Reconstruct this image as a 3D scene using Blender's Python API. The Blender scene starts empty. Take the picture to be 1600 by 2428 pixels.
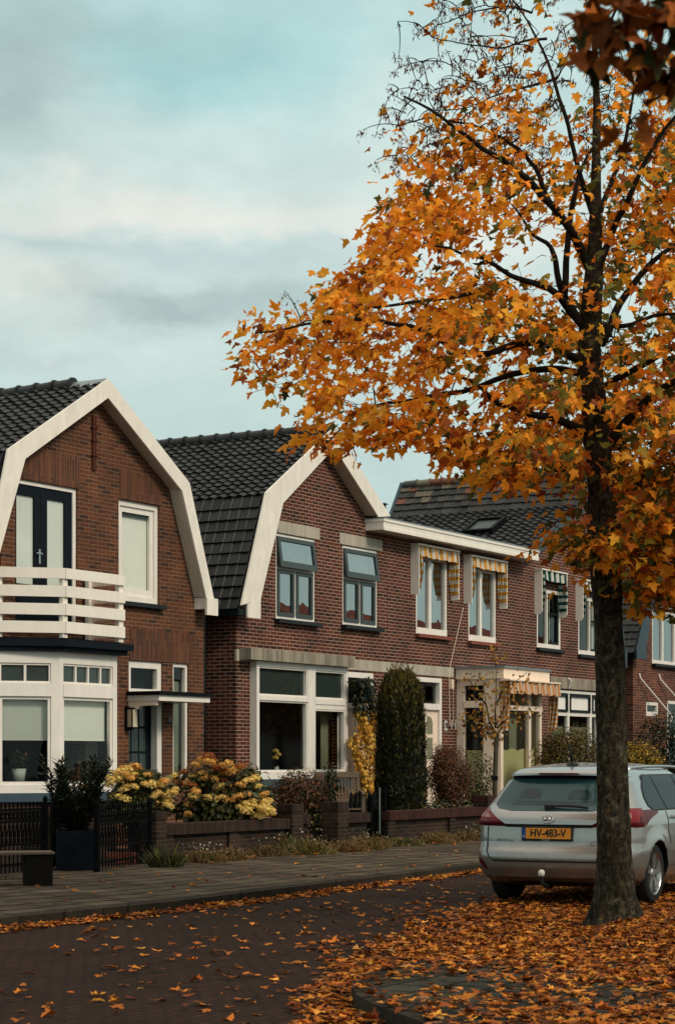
import bpy, math, random
import numpy as np
from mathutils import Vector, Matrix
random.seed(11); RNG = np.random.default_rng(5)
rad = math.radians
sc = bpy.context.scene
COL = sc.collection
# camera model of the place: eye 1.5 m above the road, looking along +Y
F, CX, HY, EYE = 4878.0, 800.0, 1801.0, 1.5

def A(px, py, Y):                      # world point seen in direction (px,py) at distance Y
    return Vector(((px-CX)/F*Y, Y, EYE-(py-HY)/F*Y))
def G(px, py, z=0.0):                  # point of the ground of height z
    Y = (EYE-z)*F/(py-HY)
    return Vector(((px-CX)/F*Y, Y, z))

# ------------------------------------------------------------------ materials
def new_mat(name):
    m = bpy.data.materials.new(name); m.use_nodes = True
    nt = m.node_tree; nt.nodes.clear()
    out = nt.nodes.new('ShaderNodeOutputMaterial')
    return m, nt, out
def N(nt, typ, **kw):
    n = nt.nodes.new(typ)
    for k, v in kw.items():
        if k.startswith('i_'):
            key = k[2:]
            n.inputs[int(key) if key.isdigit() else key.replace('_', ' ')].default_value = v
        else: setattr(n, k, v)
    return n
def ramp(nt, stops, src=None, interp='LINEAR'):
    r = nt.nodes.new('ShaderNodeValToRGB'); cr = r.color_ramp; cr.interpolation = interp
    while len(cr.elements) < len(stops): cr.elements.new(0.5)
    for e, (p, c) in zip(cr.elements, stops):
        e.position = p; e.color = (*c, 1) if len(c) == 3 else c
    if src is not None: nt.links.new(src, r.inputs[0])
    return r
def mix(nt, fac, a, b, mode='MIX'):
    m = nt.nodes.new('ShaderNodeMix'); m.data_type = 'RGBA'; m.blend_type = mode
    for sock, v in ((m.inputs[0], fac), (m.inputs[6], a), (m.inputs[7], b)):
        if hasattr(v, 'is_output') or hasattr(v, 'links'): nt.links.new(v, sock)
        elif isinstance(v, (tuple, list)): sock.default_value = (*v, 1) if len(v) == 3 else v
        else: sock.default_value = v
    return m.outputs[2]
def bump(nt, h, strength=.3, dist=.01):
    b = N(nt, 'ShaderNodeBump'); b.inputs['Strength'].default_value = strength; b.inputs['Distance'].default_value = dist
    nt.links.new(h, b.inputs['Height']); return b.outputs[0]
def noise(nt, vec, scale, detail=4, rough=.55, out=0):
    n = N(nt, 'ShaderNodeTexNoise'); n.inputs['Scale'].default_value = scale
    n.inputs['Detail'].default_value = detail; n.inputs['Roughness'].default_value = rough
    if vec is not None: nt.links.new(vec, n.inputs['Vector'])
    return n.outputs[out]
def bsdf(nt, out, col, rough=.7, nrm=None, spec=.3, metal=0, **kw):
    b = N(nt, 'ShaderNodeBsdfPrincipled')
    for sock, v in ((b.inputs['Base Color'], col), (b.inputs['Roughness'], rough), (b.inputs['Specular IOR Level'], spec), (b.inputs['Metallic'], metal)):
        if hasattr(v, 'links'): nt.links.new(v, sock)
        elif isinstance(v, (tuple, list)): sock.default_value = (*v, 1) if len(v) == 3 else v
        else: sock.default_value = v
    for k, v in kw.items(): b.inputs[k.replace('_', ' ')].default_value = v
    if nrm is not None: nt.links.new(nrm, b.inputs['Normal'])
    nt.links.new(b.outputs[0], out.inputs[0]); return b
def objco(nt): return N(nt, 'ShaderNodeTexCoord').outputs['Object']
def uvco(nt): return N(nt, 'ShaderNodeTexCoord').outputs['UV']
def stretch(nt, vec, s):
    m = N(nt, 'ShaderNodeMapping'); m.inputs['Scale'].default_value = s
    nt.links.new(vec, m.inputs['Vector']); return m.outputs[0]

def m_brick(name, cols, mortar, bw=.22, rh=.0625, mort=.006, dirt=.5, offset=.5, rot=0, bstr=.5):
    m, nt, out = new_mat(name); uv = uvco(nt)
    if rot:
        mp = N(nt, 'ShaderNodeMapping'); mp.inputs['Rotation'].default_value = (0, 0, rot); nt.links.new(uv, mp.inputs['Vector']); uv = mp.outputs[0]
    # slightly wavering courses
    w = N(nt, 'ShaderNodeVectorMath', operation='MULTIPLY_ADD')
    nz = N(nt, 'ShaderNodeTexNoise'); nz.inputs['Scale'].default_value = 3.0; nt.links.new(uv, nz.inputs['Vector'])
    nt.links.new(nz.outputs['Color'], w.inputs[0]); w.inputs[1].default_value = (.008, .008, 0); nt.links.new(uv, w.inputs[2])
    b = N(nt, 'ShaderNodeTexBrick'); b.offset = offset; b.squash = 1
    nt.links.new(w.outputs[0], b.inputs['Vector'])
    for k, v in (('Color1', (0, 0, 0, 1)), ('Color2', (1, 1, 1, 1)), ('Mortar', (.5, .5, .5, 1)), ('Scale', 1), ('Mortar Size', mort), ('Mortar Smooth', .25), ('Bias', 0), ('Brick Width', bw), ('Row Height', rh)):
        b.inputs[k].default_value = v
    k = len(cols)
    r = ramp(nt, [(i/k, c) for i, c in enumerate(cols)], b.outputs['Color'], 'CONSTANT')
    n1 = noise(nt, uv, 25, 3); n2 = noise(nt, uv, .9, 5, .6)
    c = mix(nt, .55, r.outputs[0], mix(nt, n1, (.55, .55, .55), (1.35, 1.35, 1.35)), 'MULTIPLY')
    mc = mix(nt, noise(nt, uv, 1.7, 4), tuple(x*.55 for x in mortar), tuple(min(1, x*1.25) for x in mortar))
    c = mix(nt, b.outputs['Fac'], c, mc)
    d = ramp(nt, [(.3, (1-dirt*.75,)*3), (.7, (1.1, 1.1, 1.1))], n2)
    c = mix(nt, 1.0, c, d.outputs[0], 'MULTIPLY')
    inv = N(nt, 'ShaderNodeMath', operation='SUBTRACT'); inv.inputs[0].default_value = 1; nt.links.new(b.outputs['Fac'], inv.inputs[1])
    ad = N(nt, 'ShaderNodeMath', operation='MULTIPLY_ADD'); nt.links.new(n1, ad.inputs[0]); ad.inputs[1].default_value = .35; nt.links.new(inv.outputs[0], ad.inputs[2])
    bsdf(nt, out, c, .88, bump(nt, ad.outputs[0], bstr, .012), .2); return m

def m_paint(name, col, rough=.45, dirt=.35, streak=True, spec=.35):
    m, nt, out = new_mat(name); o = objco(nt)
    n = noise(nt, stretch(nt, o, (3, 3, 1.1)) if streak else o, 2.2, 6, .65)
    n2 = noise(nt, o, 14, 4, .6)
    c = mix(nt, ramp(nt, [(.38, (0, 0, 0)), (.72, (1, 1, 1))], n).outputs[0], tuple(x*(1-dirt) for x in col), col)
    c = mix(nt, ramp(nt, [(.60, (0, 0, 0)), (.78, (1, 1, 1))], n2).outputs[0], c, tuple(x*(1-dirt*.9) for x in col))
    bsdf(nt, out, c, rough, bump(nt, n2, .12, .004), spec); return m

def m_plain(name, col, rough=.6, spec=.3, metal=0, var=.25, scale=8, bs=.15):
    m, nt, out = new_mat(name); o = objco(nt)
    n = noise(nt, o, scale, 5, .6)
    c = mix(nt, n, tuple(x*(1-var) for x in col), tuple(min(1, x*(1+var)) for x in col))
    bsdf(nt, out, c, rough, bump(nt, n, bs, .006), spec, metal); return m

def m_attr(name, rough=.6, spec=.3, transl=0.0, var=.2, scale=20, bs=0):
    m, nt, out = new_mat(name)
    a = N(nt, 'ShaderNodeAttribute'); a.attribute_name = 'Col'
    o = objco(nt); n = noise(nt, o, scale, 3)
    c = mix(nt, n, mix(nt, 1, a.outputs[0], (1-var,)*3, 'MULTIPLY'), mix(nt, 1, a.outputs[0], (1+var,)*3, 'MULTIPLY'))
    b = bsdf(nt, out, c, rough, bump(nt, n, bs, .006) if bs else None, spec)
    if transl:
        t = N(nt, 'ShaderNodeBsdfTranslucent'); nt.links.new(c, t.inputs[0])
        ms = N(nt, 'ShaderNodeMixShader'); ms.inputs[0].default_value = transl
        nt.links.new(b.outputs[0], ms.inputs[1]); nt.links.new(t.outputs[0], ms.inputs[2]); nt.links.new(ms.outputs[0], out.inputs[0])
    return m

def m_glass(name, tint=(.90, .94, .92), refl=1.5, wav=.02, rough=.0, see=1.0):
    m, nt, out = new_mat(name); o = objco(nt)
    nrm = bump(nt, noise(nt, o, 1.3, 2), wav, .2)
    tr = N(nt, 'ShaderNodeBsdfTransparent'); tr.inputs[0].default_value = (*[t*see for t in tint], 1)
    gl = N(nt, 'ShaderNodeBsdfGlossy'); gl.inputs['Roughness'].default_value = rough; gl.inputs[0].default_value = (.95, 1, .99, 1)
    nt.links.new(nrm, gl.inputs['Normal'])
    fr = N(nt, 'ShaderNodeFresnel'); fr.inputs['IOR'].default_value = refl
    ms = N(nt, 'ShaderNodeMixShader'); nt.links.new(fr.outputs[0], ms.inputs[0])
    nt.links.new(tr.outputs[0], ms.inputs[1]); nt.links.new(gl.outputs[0], ms.inputs[2]); nt.links.new(ms.outputs[0], out.inputs[0])
    return m

def m_stripe(name, c1, c2, w=.07, rough=.8):
    m, nt, out = new_mat(name); uv = uvco(nt)
    wv = N(nt, 'ShaderNodeTexWave', wave_type='BANDS', bands_direction='X'); wv.inputs['Scale'].default_value = .314/(w*2)*1.0
    nt.links.new(uv, wv.inputs['Vector'])
    r = ramp(nt, [(0, c1), (.5, c2)], wv.outputs['Fac'], 'CONSTANT')
    c = mix(nt, noise(nt, uv, 3, 4), mix(nt, 1, r.outputs[0], (.6, .6, .6), 'MULTIPLY'), r.outputs[0])
    bsdf(nt, out, c, rough, None, .1); return m

def m_bark(name):
    m, nt, out = new_mat(name); o = objco(nt)
    n1 = noise(nt, stretch(nt, o, (1, 1, .35)), 30, 6, .7); n2 = noise(nt, o, 16, 5, .75); n3 = noise(nt, o, 55, 3, .6)
    n4 = noise(nt, o, 2.2, 4, .6)
    c = ramp(nt, [(.36, (.006, .005, .004)), (.55, (.048, .038, .026)), (.75, (.135, .108, .074))], n1).outputs[0]
    c = mix(nt, ramp(nt, [(.52, (0, 0, 0)), (.66, (.8, .8, .8))], n2).outputs[0], c, (.17, .15, .095))
    c = mix(nt, ramp(nt, [(.60, (0, 0, 0)), (.68, (.7, .7, .7))], noise(nt, o, 9, 5, .8)).outputs[0], c, (.16, .08, .018))
    c = mix(nt, ramp(nt, [(.64, (0, 0, 0)), (.70, (.7, .7, .7))], n3).outputs[0], c, (.16, .155, .115))
    c = mix(nt, ramp(nt, [(.4, (0, 0, 0)), (.7, (1, 1, 1))], n4).outputs[0], mix(nt, 1, c, (.5, .5, .45), 'MULTIPLY'), c)
    bsdf(nt, out, c, .95, bump(nt, n1, .9, .03), .1); return m

M = {}
M['brick_a'] = m_brick('brick_orange_brown', [(.118, .042, .022), (.145, .051, .025), (.095, .035, .020), (.160, .054, .024), (.130, .047, .023), (.058, .028, .020), (.110, .041, .022), (.140, .048, .022), (.122, .042, .021), (.085, .034, .021)], (.25, .155, .095), dirt=.55)
M['soldier_a'] = m_brick('brick_upright_course', [(.120, .042, .023), (.140, .049, .025), (.10, .037, .022), (.080, .033, .022), (.155, .056, .030), (.112, .040, .021)], (.15, .095, .06), bw=.33, rh=.0625, rot=math.pi/2, offset=.35, dirt=.4)
M['brick_b'] = m_brick('brick_red_brown', [(.092, .026, .016), (.115, .031, .018), (.076, .021, .015), (.036, .015, .013), (.100, .028, .017), (.084, .024, .016), (.050, .018, .014), (.108, .035, .022)], (.44, .275, .20), dirt=.45, mort=.0070)
M['brick_c'] = m_brick('brick_brown_far', [(.14, .046, .028), (.165, .054, .03), (.11, .037, .024), (.075, .03, .022)], (.33, .2, .14))
M['brick_w'] = m_brick('brick_dark_garden_bay_shade', [(.034, .019, .013), (.044, .023, .015), (.027, .016, .012), (.020, .013, .011), (.040, .019, .014)], (.085, .062, .042), dirt=.6)
M['coping'] = m_brick('brick_coping', [(.032, .018, .013), (.042, .022, .015), (.026, .015, .012), (.05, .025, .017)], (.035, .027, .02), bw=.0625, rh=.30, offset=0, dirt=.6)
M['coping_red'] = m_brick('brick_coping_red', [(.05, .014, .011), (.062, .018, .013), (.038, .013, .011)], (.05, .03, .022), bw=.0625, rh=.30, offset=0, dirt=.6)
M['white'] = m_paint('white_paint', (.86, .785, .69), dirt=.10)
M['cream'] = m_paint('weathered_white_paint', (.87, .79, .69), dirt=.16)
M['whiteframe'] = m_paint('window_white', (.84, .775, .70), dirt=.12)
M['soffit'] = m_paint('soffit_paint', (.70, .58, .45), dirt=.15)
M['pink'] = m_paint('pinkish_white_paint', (.90, .72, .57), dirt=.12)
M['navy'] = m_plain('navy_paint', (.004, .007, .012), .6, .12)
M['darkgreen'] = m_plain('dark_green_paint', (.005, .012, .010), .5, .2)
M['black'] = m_plain('black_paint', (.004, .005, .0055), .6, .1)
M['iron'] = m_plain('black_iron', (.0025, .0028, .003), .8, .05)
M['greyframe'] = m_plain('grey_green_paint', (.046, .060, .060), .45, .25, var=.12)
M['slateblue'] = m_plain('slate_blue_paint', (.036, .062, .076), .5, .25, var=.18)
M['bluesill'] = m_plain('blue_grey_sill', (.045, .075, .10), .5, .3)
M['darksill'] = m_plain('dark_sill_tile', (.010, .013, .014), .5, .25)
M['redsill'] = m_plain('red_sill_tile', (.20, .05, .028), .55, .3)
M['roofdark'] = m_plain('roof_underlay', (.012, .013, .013), .8)
M['tile'] = m_attr('dark_roof_tile', .50, .30, 0, .45, 22, .25)
M['zinc'] = m_plain('zinc', (.20, .235, .245), .4, .4, .3)
M['rust'] = m_plain('rusty_iron', (.075, .024, .014), .85, .1, 0, .6)
M['steel'] = m_plain('brushed_steel', (.45, .45, .43), .3, .5, .9)
M['blind'] = m_plain('roller_blind', (.72, .71, .64), .8, .1, 0, .05, 3, 0)
M['blindwhite'] = m_plain('pale_blind', (.80, .76, .70), .8, .1, 0, .05, 3, 0)
M['curtain'] = m_plain('net_curtain', (.50, .50, .44), .85, .1, 0, .1, 4, 0)
M['curtain2'] = m_plain('olive_curtain', (.20, .20, .13), .85, .1, 0, .2, 4, 0)
M['cafe'] = m_plain('yellow_green_half_curtain', (.46, .42, .21), .85, .1, 0, .08, 3, .2)
M['frost'] = m_plain('frosted_glass', (.56, .60, .53), .2, .4, 0, .15, 2.0, 0)
M['obscure'] = m_plain('obscured_glass', (.035, .048, .043), .12, .5, 0, .45, 26, .25)
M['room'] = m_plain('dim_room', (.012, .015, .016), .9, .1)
M['glass'] = m_glass('window_glass', refl=1.42)
M['glass_sky'] = m_glass('upper_window_glass', refl=5.0)
M['glass_dim'] = m_glass('lower_window_glass', refl=1.30)
M['bark'] = m_bark('maple_bark')
M['twig'] = m_plain('twig_bark', (.014, .011, .008), .9, .15)
M['youngbark'] = m_plain('young_bark', (.075, .06, .04), .9, .15, 0, .4, 20)
M['leaf'] = m_attr('leaf', .6, .18, .40, .18, 12)
M['deadleaf'] = m_attr('fallen_leaf', .75, .10, .12, .25, 14)
M['green'] = m_attr('green_leaf', .45, .3, .22, .2, 12)
M['petal'] = m_attr('petal', .7, .15, .25, .12, 30)
M['planter'] = m_plain('blue_grey_planter', (.005, .008, .012), .75, .06, 0, .4, 5)
M['oldwood'] = m_plain('grey_weathered_wood', (.115, .085, .058), .85, .1, 0, .4, 9, .3)
M['benchtop'] = m_plain('worn_bench_timber', (.105, .08, .057), .8, .2, 0, .35, 12, .3)
M['benchend'] = m_plain('dark_bench_timber', (.009, .007, .0055), .85, .1, 0, .4, 12, .3)
M['yellowstripe'] = m_stripe('yellow_white_stripe', (.72, .66, .55), (.72, .33, .05), .075)
M['orangestripe'] = m_stripe('orange_white_stripe', (.60, .46, .34), (.55, .22, .065), .05)
M['greenstripe'] = m_stripe('green_white_stripe', (.62, .62, .56), (.012, .075, .055), .075)
M['redroof'] = m_brick('red_roof_tiles', [(.20, .045, .026), (.25, .055, .03), (.16, .038, .024)], (.07, .02, .014), bw=.22, rh=.30)
M['lampglass'] = m_plain('lantern_glass', (.62, .54, .38), .4, .4, 0, .1)
M['pot'] = m_plain('white_pot', (.62, .62, .56), .4)
def m_concrete(name, col, dark):
    m, nt, out = new_mat(name); o = objco(nt)
    n = noise(nt, stretch(nt, o, (6, 6, .5)), 1.6, 6, .7); n2 = noise(nt, o, 40, 4, .7)
    c = mix(nt, ramp(nt, [(.35, (0, 0, 0)), (.62, (1, 1, 1))], n).outputs[0], dark, col)
    c = mix(nt, .5, c, mix(nt, n2, (.5, .5, .5), (1.4, 1.4, 1.4)), 'MULTIPLY')
    bsdf(nt, out, c, .9, bump(nt, n2, .4, .006), .2); return m
M['concrete'] = m_concrete('weathered_concrete', (.34, .29, .22), (.13, .115, .085))
M['concrete2'] = m_concrete('plain_concrete', (.46, .41, .33), (.33, .29, .23))

# ------------------------------------------------------------------ objects
def tag(o, label=None, cat=None, group=None, kind=None):
    if label: o['label'] = label
    if cat: o['category'] = cat
    if group: o['group'] = group
    if kind: o['kind'] = kind
    return o
def empty(name, loc=(0, 0, 0), rz=0, label=None, cat=None, group=None):
    o = bpy.data.objects.new(name, None); COL.objects.link(o); o.location = loc; o.rotation_euler = (0, 0, rz)
    o.empty_display_size = .2
    return tag(o, label, cat, group)
def link(name, me, mat, parent=None):
    o = bpy.data.objects.new(name, me); COL.objects.link(o)
    for m in (mat if isinstance(mat, (list, tuple)) else [mat]):
        if m is not None and len(me.materials) < 4: me.materials.append(m)
    if parent is not None: o.parent = parent
    return o

class MB:
    """collects faces in local metres; build() links them as one mesh with metre UVs"""
    def __init__(s): s.v = []; s.f = []; s.mi = []; s.cols = None; s.cur = 0
    def pt(s, p): s.v.append(tuple(p)); return len(s.v)-1
    def face(s, *pts):
        s.f.append([s.pt(p) for p in pts]); s.mi.append(s.cur); return s
    def box(s, x0, x1, y0, y1, z0, z1):
        if x0 > x1: x0, x1 = x1, x0
        if y0 > y1: y0, y1 = y1, y0
        if z0 > z1: z0, z1 = z1, z0
        b = len(s.v)
        for z in (z0, z1):
            for x, y in ((x0, y0), (x1, y0), (x1, y1), (x0, y1)): s.v.append((x, y, z))
        for q in ((0, 3, 2, 1), (4, 5, 6, 7), (0, 1, 5, 4), (1, 2, 6, 5), (2, 3, 7, 6), (3, 0, 4, 7)):
            s.f.append([b+i for i in q]); s.mi.append(s.cur)
        return s
    def prism(s, poly, y0, y1):            # poly in (x,z), extruded along y
        n = len(poly); b = len(s.v)
        for y in (y0, y1):
            for x, z in poly: s.v.append((x, y, z))
        s.f.append([b+i for i in range(n)]); s.f.append([b+n+i for i in reversed(range(n))]); s.mi += [s.cur]*2
        for i in range(n):
            j = (i+1) % n; s.f.append([b+i, b+n+i, b+n+j, b+j]); s.mi.append(s.cur)
        return s
    def slab(s, poly, z0, z1):             # poly in (x,y), extruded along z
        n = len(poly); b = len(s.v)
        for z in (z0, z1):
            for x, y in poly: s.v.append((x, y, z))
        s.f.append([b+i for i in reversed(range(n))]); s.f.append([b+n+i for i in range(n)]); s.mi += [s.cur]*2
        for i in range(n):
            j = (i+1) % n; s.f.append([b+i, b+j, b+n+j, b+n+i]); s.mi.append(s.cur)
        return s
    def bar(s, p0, p1, w, h, up=(0, 0, 1)):
        p0 = Vector(p0); p1 = Vector(p1); d = (p1-p0).normalized(); up = Vector(up)
        if abs(d.dot(up)) > .98: up = Vector((1, 0, 0))
        a = d.cross(up).normalized()*w/2; c = a.cross(d).normalized()*h/2
        b = len(s.v)
        for p in (p0, p1):
            for q in (-a-c, a-c, a+c, -a+c): s.v.append(tuple(p+q))
        for q in ((0, 3, 2, 1), (4, 5, 6, 7), (0, 1, 5, 4), (1, 2, 6, 5), (2, 3, 7, 6), (3, 0, 4, 7)):
            s.f.append([b+i for i in q]); s.mi.append(s.cur)
        return s
    def tube(s, pts, rs, n=8, cap=True, squash=None):
        pts = [Vector(p) for p in pts]
        if not isinstance(rs, (list, tuple)): rs = [rs]*len(pts)
        prev = None; rings = []
        for i, p in enumerate(pts):
            d = (pts[min(i+1, len(pts)-1)]-pts[max(i-1, 0)])
            if d.length < 1e-9: d = Vector((0, 0, 1))
            d.normalize()
            if prev is None:
                a = d.cross(Vector((0, 0, 1)) if abs(d.z) < .9 else Vector((1, 0, 0))).normalized()
            else:
                a = (prev-d*prev.dot(d)); a = a.normalized() if a.length > 1e-6 else d.orthogonal().normalized()
            prev = a; c = d.cross(a)
            ring = []
            for k in range(n):
                t = 2*math.pi*k/n
                ring.append(s.pt(p+(a*math.cos(t)+c*math.sin(t))*rs[i]))
            rings.append(ring)
        for r0, r1 in zip(rings, rings[1:]):
            for k in range(n):
                j = (k+1) % n; s.f.append([r0[k], r0[j], r1[j], r1[k]]); s.mi.append(s.cur)
        if cap:
            s.f.append(list(reversed(rings[0]))); s.f.append(rings[-1]); s.mi += [s.cur]*2
        return s
    def lathe(s, prof, n=24, c=(0, 0, 0), axis='z', a0=0, a1=2*math.pi):
        full = abs(a1-a0-2*math.pi) < 1e-6; rings = []
        for r, h in prof:
            ring = []
            for k in range(n if full else n+1):
                t = a0+(a1-a0)*k/n; x, y = r*math.cos(t), r*math.sin(t)
                p = (x, y, h) if axis == 'z' else ((h, x, y) if axis == 'x' else (x, h, y))
                ring.append(s.pt((c[0]+p[0], c[1]+p[1], c[2]+p[2])))
            rings.append(ring)
        m = len(rings[0])
        for r0, r1 in zip(rings, rings[1:]):
            for k in range(m if full else m-1):
                j = (k+1) % m; s.f.append([r0[k], r0[j], r1[j], r1[k]]); s.mi.append(s.cur)
        return s
    def build(s, name, mat, parent=None, smooth=False, angle=None, bevel=0):
        me = bpy.data.meshes.new(name); me.from_pydata(s.v, [], s.f)
        me.polygons.foreach_set('material_index', s.mi)
        uvl = me.uv_layers.new(name='UVMap'); me.update()
        for p in me.polygons:
            n = p.normal; ax, ay, az = abs(n.x), abs(n.y), abs(n.z)
            for li in p.loop_indices:
                c = me.vertices[me.loops[li].vertex_index].co
                if az > ax and az > ay: uvl.data[li].uv = (c.x, c.y)
                elif ax > ay: uvl.data[li].uv = (c.y, c.z)
                else: uvl.data[li].uv = (c.x, c.z)
        if smooth or angle:
            me.polygons.foreach_set('use_smooth', [True]*len(me.polygons))
            if angle: me.set_sharp_from_angle(angle=rad(angle))
        if s.cols is not None:
            ca = me.color_attributes.new('Col', 'FLOAT_COLOR', 'POINT')
            ca.data.foreach_set('color', np.array([(*c[:3], 1) for c in s.cols], dtype=np.float32).ravel())
        o = link(name, me, mat, parent)
        if bevel:
            b = o.modifiers.new('bevel', 'BEVEL'); b.width = bevel; b.segments = 2; b.limit_method = 'ANGLE'; b.angle_limit = rad(40)
        return o

def np_mesh(name, verts, tris, mat, parent=None, cols=None, smooth=False):
    me = bpy.data.meshes.new(name); nv, nt_ = len(verts), len(tris)
    me.vertices.add(nv); me.vertices.foreach_set('co', np.ascontiguousarray(verts, dtype=np.float32).ravel())
    me.loops.add(nt_*3); me.loops.foreach_set('vertex_index', np.ascontiguousarray(tris, dtype=np.int32).ravel())
    me.polygons.add(nt_); me.polygons.foreach_set('loop_start', np.arange(0, nt_*3, 3, dtype=np.int32))
    try: me.polygons.foreach_set('loop_total', np.full(nt_, 3, dtype=np.int32))
    except Exception: pass
    if smooth: me.polygons.foreach_set('use_smooth', np.ones(nt_, dtype=bool))
    me.update(); me.validate()
    if cols is not None:
        ca = me.color_attributes.new('Col', 'FLOAT_COLOR', 'POINT')
        c4 = np.ones((nv, 4), dtype=np.float32); c4[:, :3] = cols; ca.data.foreach_set('color', c4.ravel())
    return link(name, me, mat, parent)

# leaf shapes: (x across, y along, z out), stalk at the origin
def fan(outline, c):
    v = [c]+outline; n = len(outline)
    return np.array(v, dtype=float), np.array([(0, i+1, (i+1) % n+1) for i in range(n)])
_h = [(.0, .0), (.16, -.10), (.37, -.07), (.28, .10), (.40, .20), (.60, .44), (.37, .43), (.23, .50), (.22, .72), (.0, 1.02)]
_out = [(x, y, 0.10*abs(x)) for x, y in _h]+[(-x, y, 0.10*abs(x)) for x, y in reversed(_h[1:-1])]
MAPLE = fan(_out, (0, .30, -.03))
OVAL = (np.array([(0, 0, 0), (.28, .3, .06), (.30, .6, .07), (0, 1, -.03), (-.30, .6, .07), (-.28, .3, .06), (0, .5, 0)], float),
        np.array([(0, 1, 6), (1, 2, 6), (2, 3, 6), (3, 4, 6), (4, 5, 6), (5, 0, 6)]))
LANCE = (np.array([(0, 0, 0), (.14, .35, .04), (0, 1, -.06), (-.14, .35, .04), (0, .4, 0)], float),
         np.array([(0, 1, 4), (1, 2, 4), (2, 3, 4), (3, 0, 4)]))
SPRAY = (np.array([(0, 0, 0), (.10, .4, .03), (.04, 1, 0), (-.04, 1.02, 0), (-.10, .45, .03), (.28, .62, .05), (-.26, .7, .05)], float),
         np.array([(0, 1, 4), (1, 2, 4), (2, 3, 4), (0, 5, 1), (0, 4, 6)]))
PETAL4 = (np.array([(0, 0, 0), (.5, .12, .10), (.42, .5, .14), (.12, .5, .10), (-.12, .5, .10), (-.5, .42, .14), (-.5, -.1, .1), (-.45, -.5, .14), (0, -.5, .1), (.45, -.45, .14), (.5, -.12, .1)], float),
          np.array([(0, 1, 2), (0, 2, 3), (0, 4, 5), (0, 5, 6), (0, 7, 8), (0, 9, 10)]))

def frames(nrm, tip):
    """rotation matrices whose columns are (across, along, out)"""
    z = nrm/np.linalg.norm(nrm, axis=1, keepdims=True)
    y = tip-z*np.sum(tip*z, axis=1, keepdims=True); y /= np.linalg.norm(y, axis=1, keepdims=True)+1e-9
    x = np.cross(y, z); return np.stack([x, y, z], axis=2)
def leaf_mesh(name, mat, parent, shape, pos, nrm, tip, size, cols, curl=.25, crumple=0.0):
    tv, tf = shape; n = len(pos); k = len(tv)
    t = np.repeat(tv[None], n, 0).copy()
    cu = RNG.normal(0, curl, (n, 1)); cy = RNG.normal(0, curl*.8, (n, 1))
    t[:, :, 2] += cu*np.abs(t[:, :, 0])+cy*(t[:, :, 1]-.3)**2
    t[:, :, 0] *= RNG.uniform(.8, 1.1, (n, 1))
    if crumple: t += RNG.normal(0, crumple, t.shape)*np.array([.6, .6, 1.2])
    Rm = frames(nrm, tip)
    v = np.einsum('nij,nkj->nki', Rm, t)*np.asarray(size).reshape(n, 1, 1)+pos[:, None]
    tri = (np.arange(n)*k)[:, None, None]+tf[None]
    c = np.repeat(cols[:, None], k, 1).reshape(-1, 3)
    return np_mesh(name, v.reshape(-1, 3), tri.reshape(-1, 3), mat, parent, c)
def pick(cols, w, n, jit=.15):
    cols = np.array(cols, float); w = np.array(w, float); w /= w.sum()
    c = cols[RNG.choice(len(cols), n, p=w)]
    return np.clip(c*RNG.normal(1, jit, (n, 1))*RNG.normal(1, jit*.3, (n, 3)), .002, 1)
def rdir(n):
    d = RNG.normal(0, 1, (n, 3)); return d/np.linalg.norm(d, axis=1, keepdims=True)
# ------------------------------------------------------------------ house helpers
class Frame:
    """facade frame: x along the facade, y into the house, z up"""
    def __init__(s, px, Y, theta):
        t = rad(theta); s.o = ((px-CX)/F*Y, Y); s.u = (math.sin(t), math.cos(t)); s.v = (-math.cos(t), math.sin(t)); s.rot = math.pi/2-t
    def L(s, px, py, y=0.0):               # on the plane y = const -> (x, z)
        k = (px-CX)/F; ox, oy = s.o[0]+y*s.v[0], s.o[1]+y*s.v[1]
        x = (k*oy-ox)/(s.u[0]-k*s.u[1]); Y = oy+x*s.u[1]
        return x, EYE-(py-HY)/F*Y
    def x(s, px, y=0.0): return s.L(px, HY, y)[0]
    def S(s, px, py, x):                    # on the plane x = const -> (y, z)
        k = (px-CX)/F; ox, oy = s.o[0]+x*s.u[0], s.o[1]+x*s.u[1]
        y = (k*oy-ox)/(s.v[0]-k*s.v[1]); Y = oy+y*s.v[1]
        return y, EYE-(py-HY)/F*Y
    def px(s, x, y, z):
        X = s.o[0]+x*s.u[0]+y*s.v[0]; Y = s.o[1]+x*s.u[1]+y*s.v[1]
        return CX+X/Y*F, HY-(z-EYE)/Y*F
    def W(s, x, y, z=0.0):
        return Vector((s.o[0]+x*s.u[0]+y*s.v[0], s.o[1]+x*s.u[1]+y*s.v[1], z))
    def inv(s, p):
        dx, dy = p[0]-s.o[0], p[1]-s.o[1]
        return dx*s.u[0]+dy*s.u[1], dx*s.v[0]+dy*s.v[1]

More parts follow.
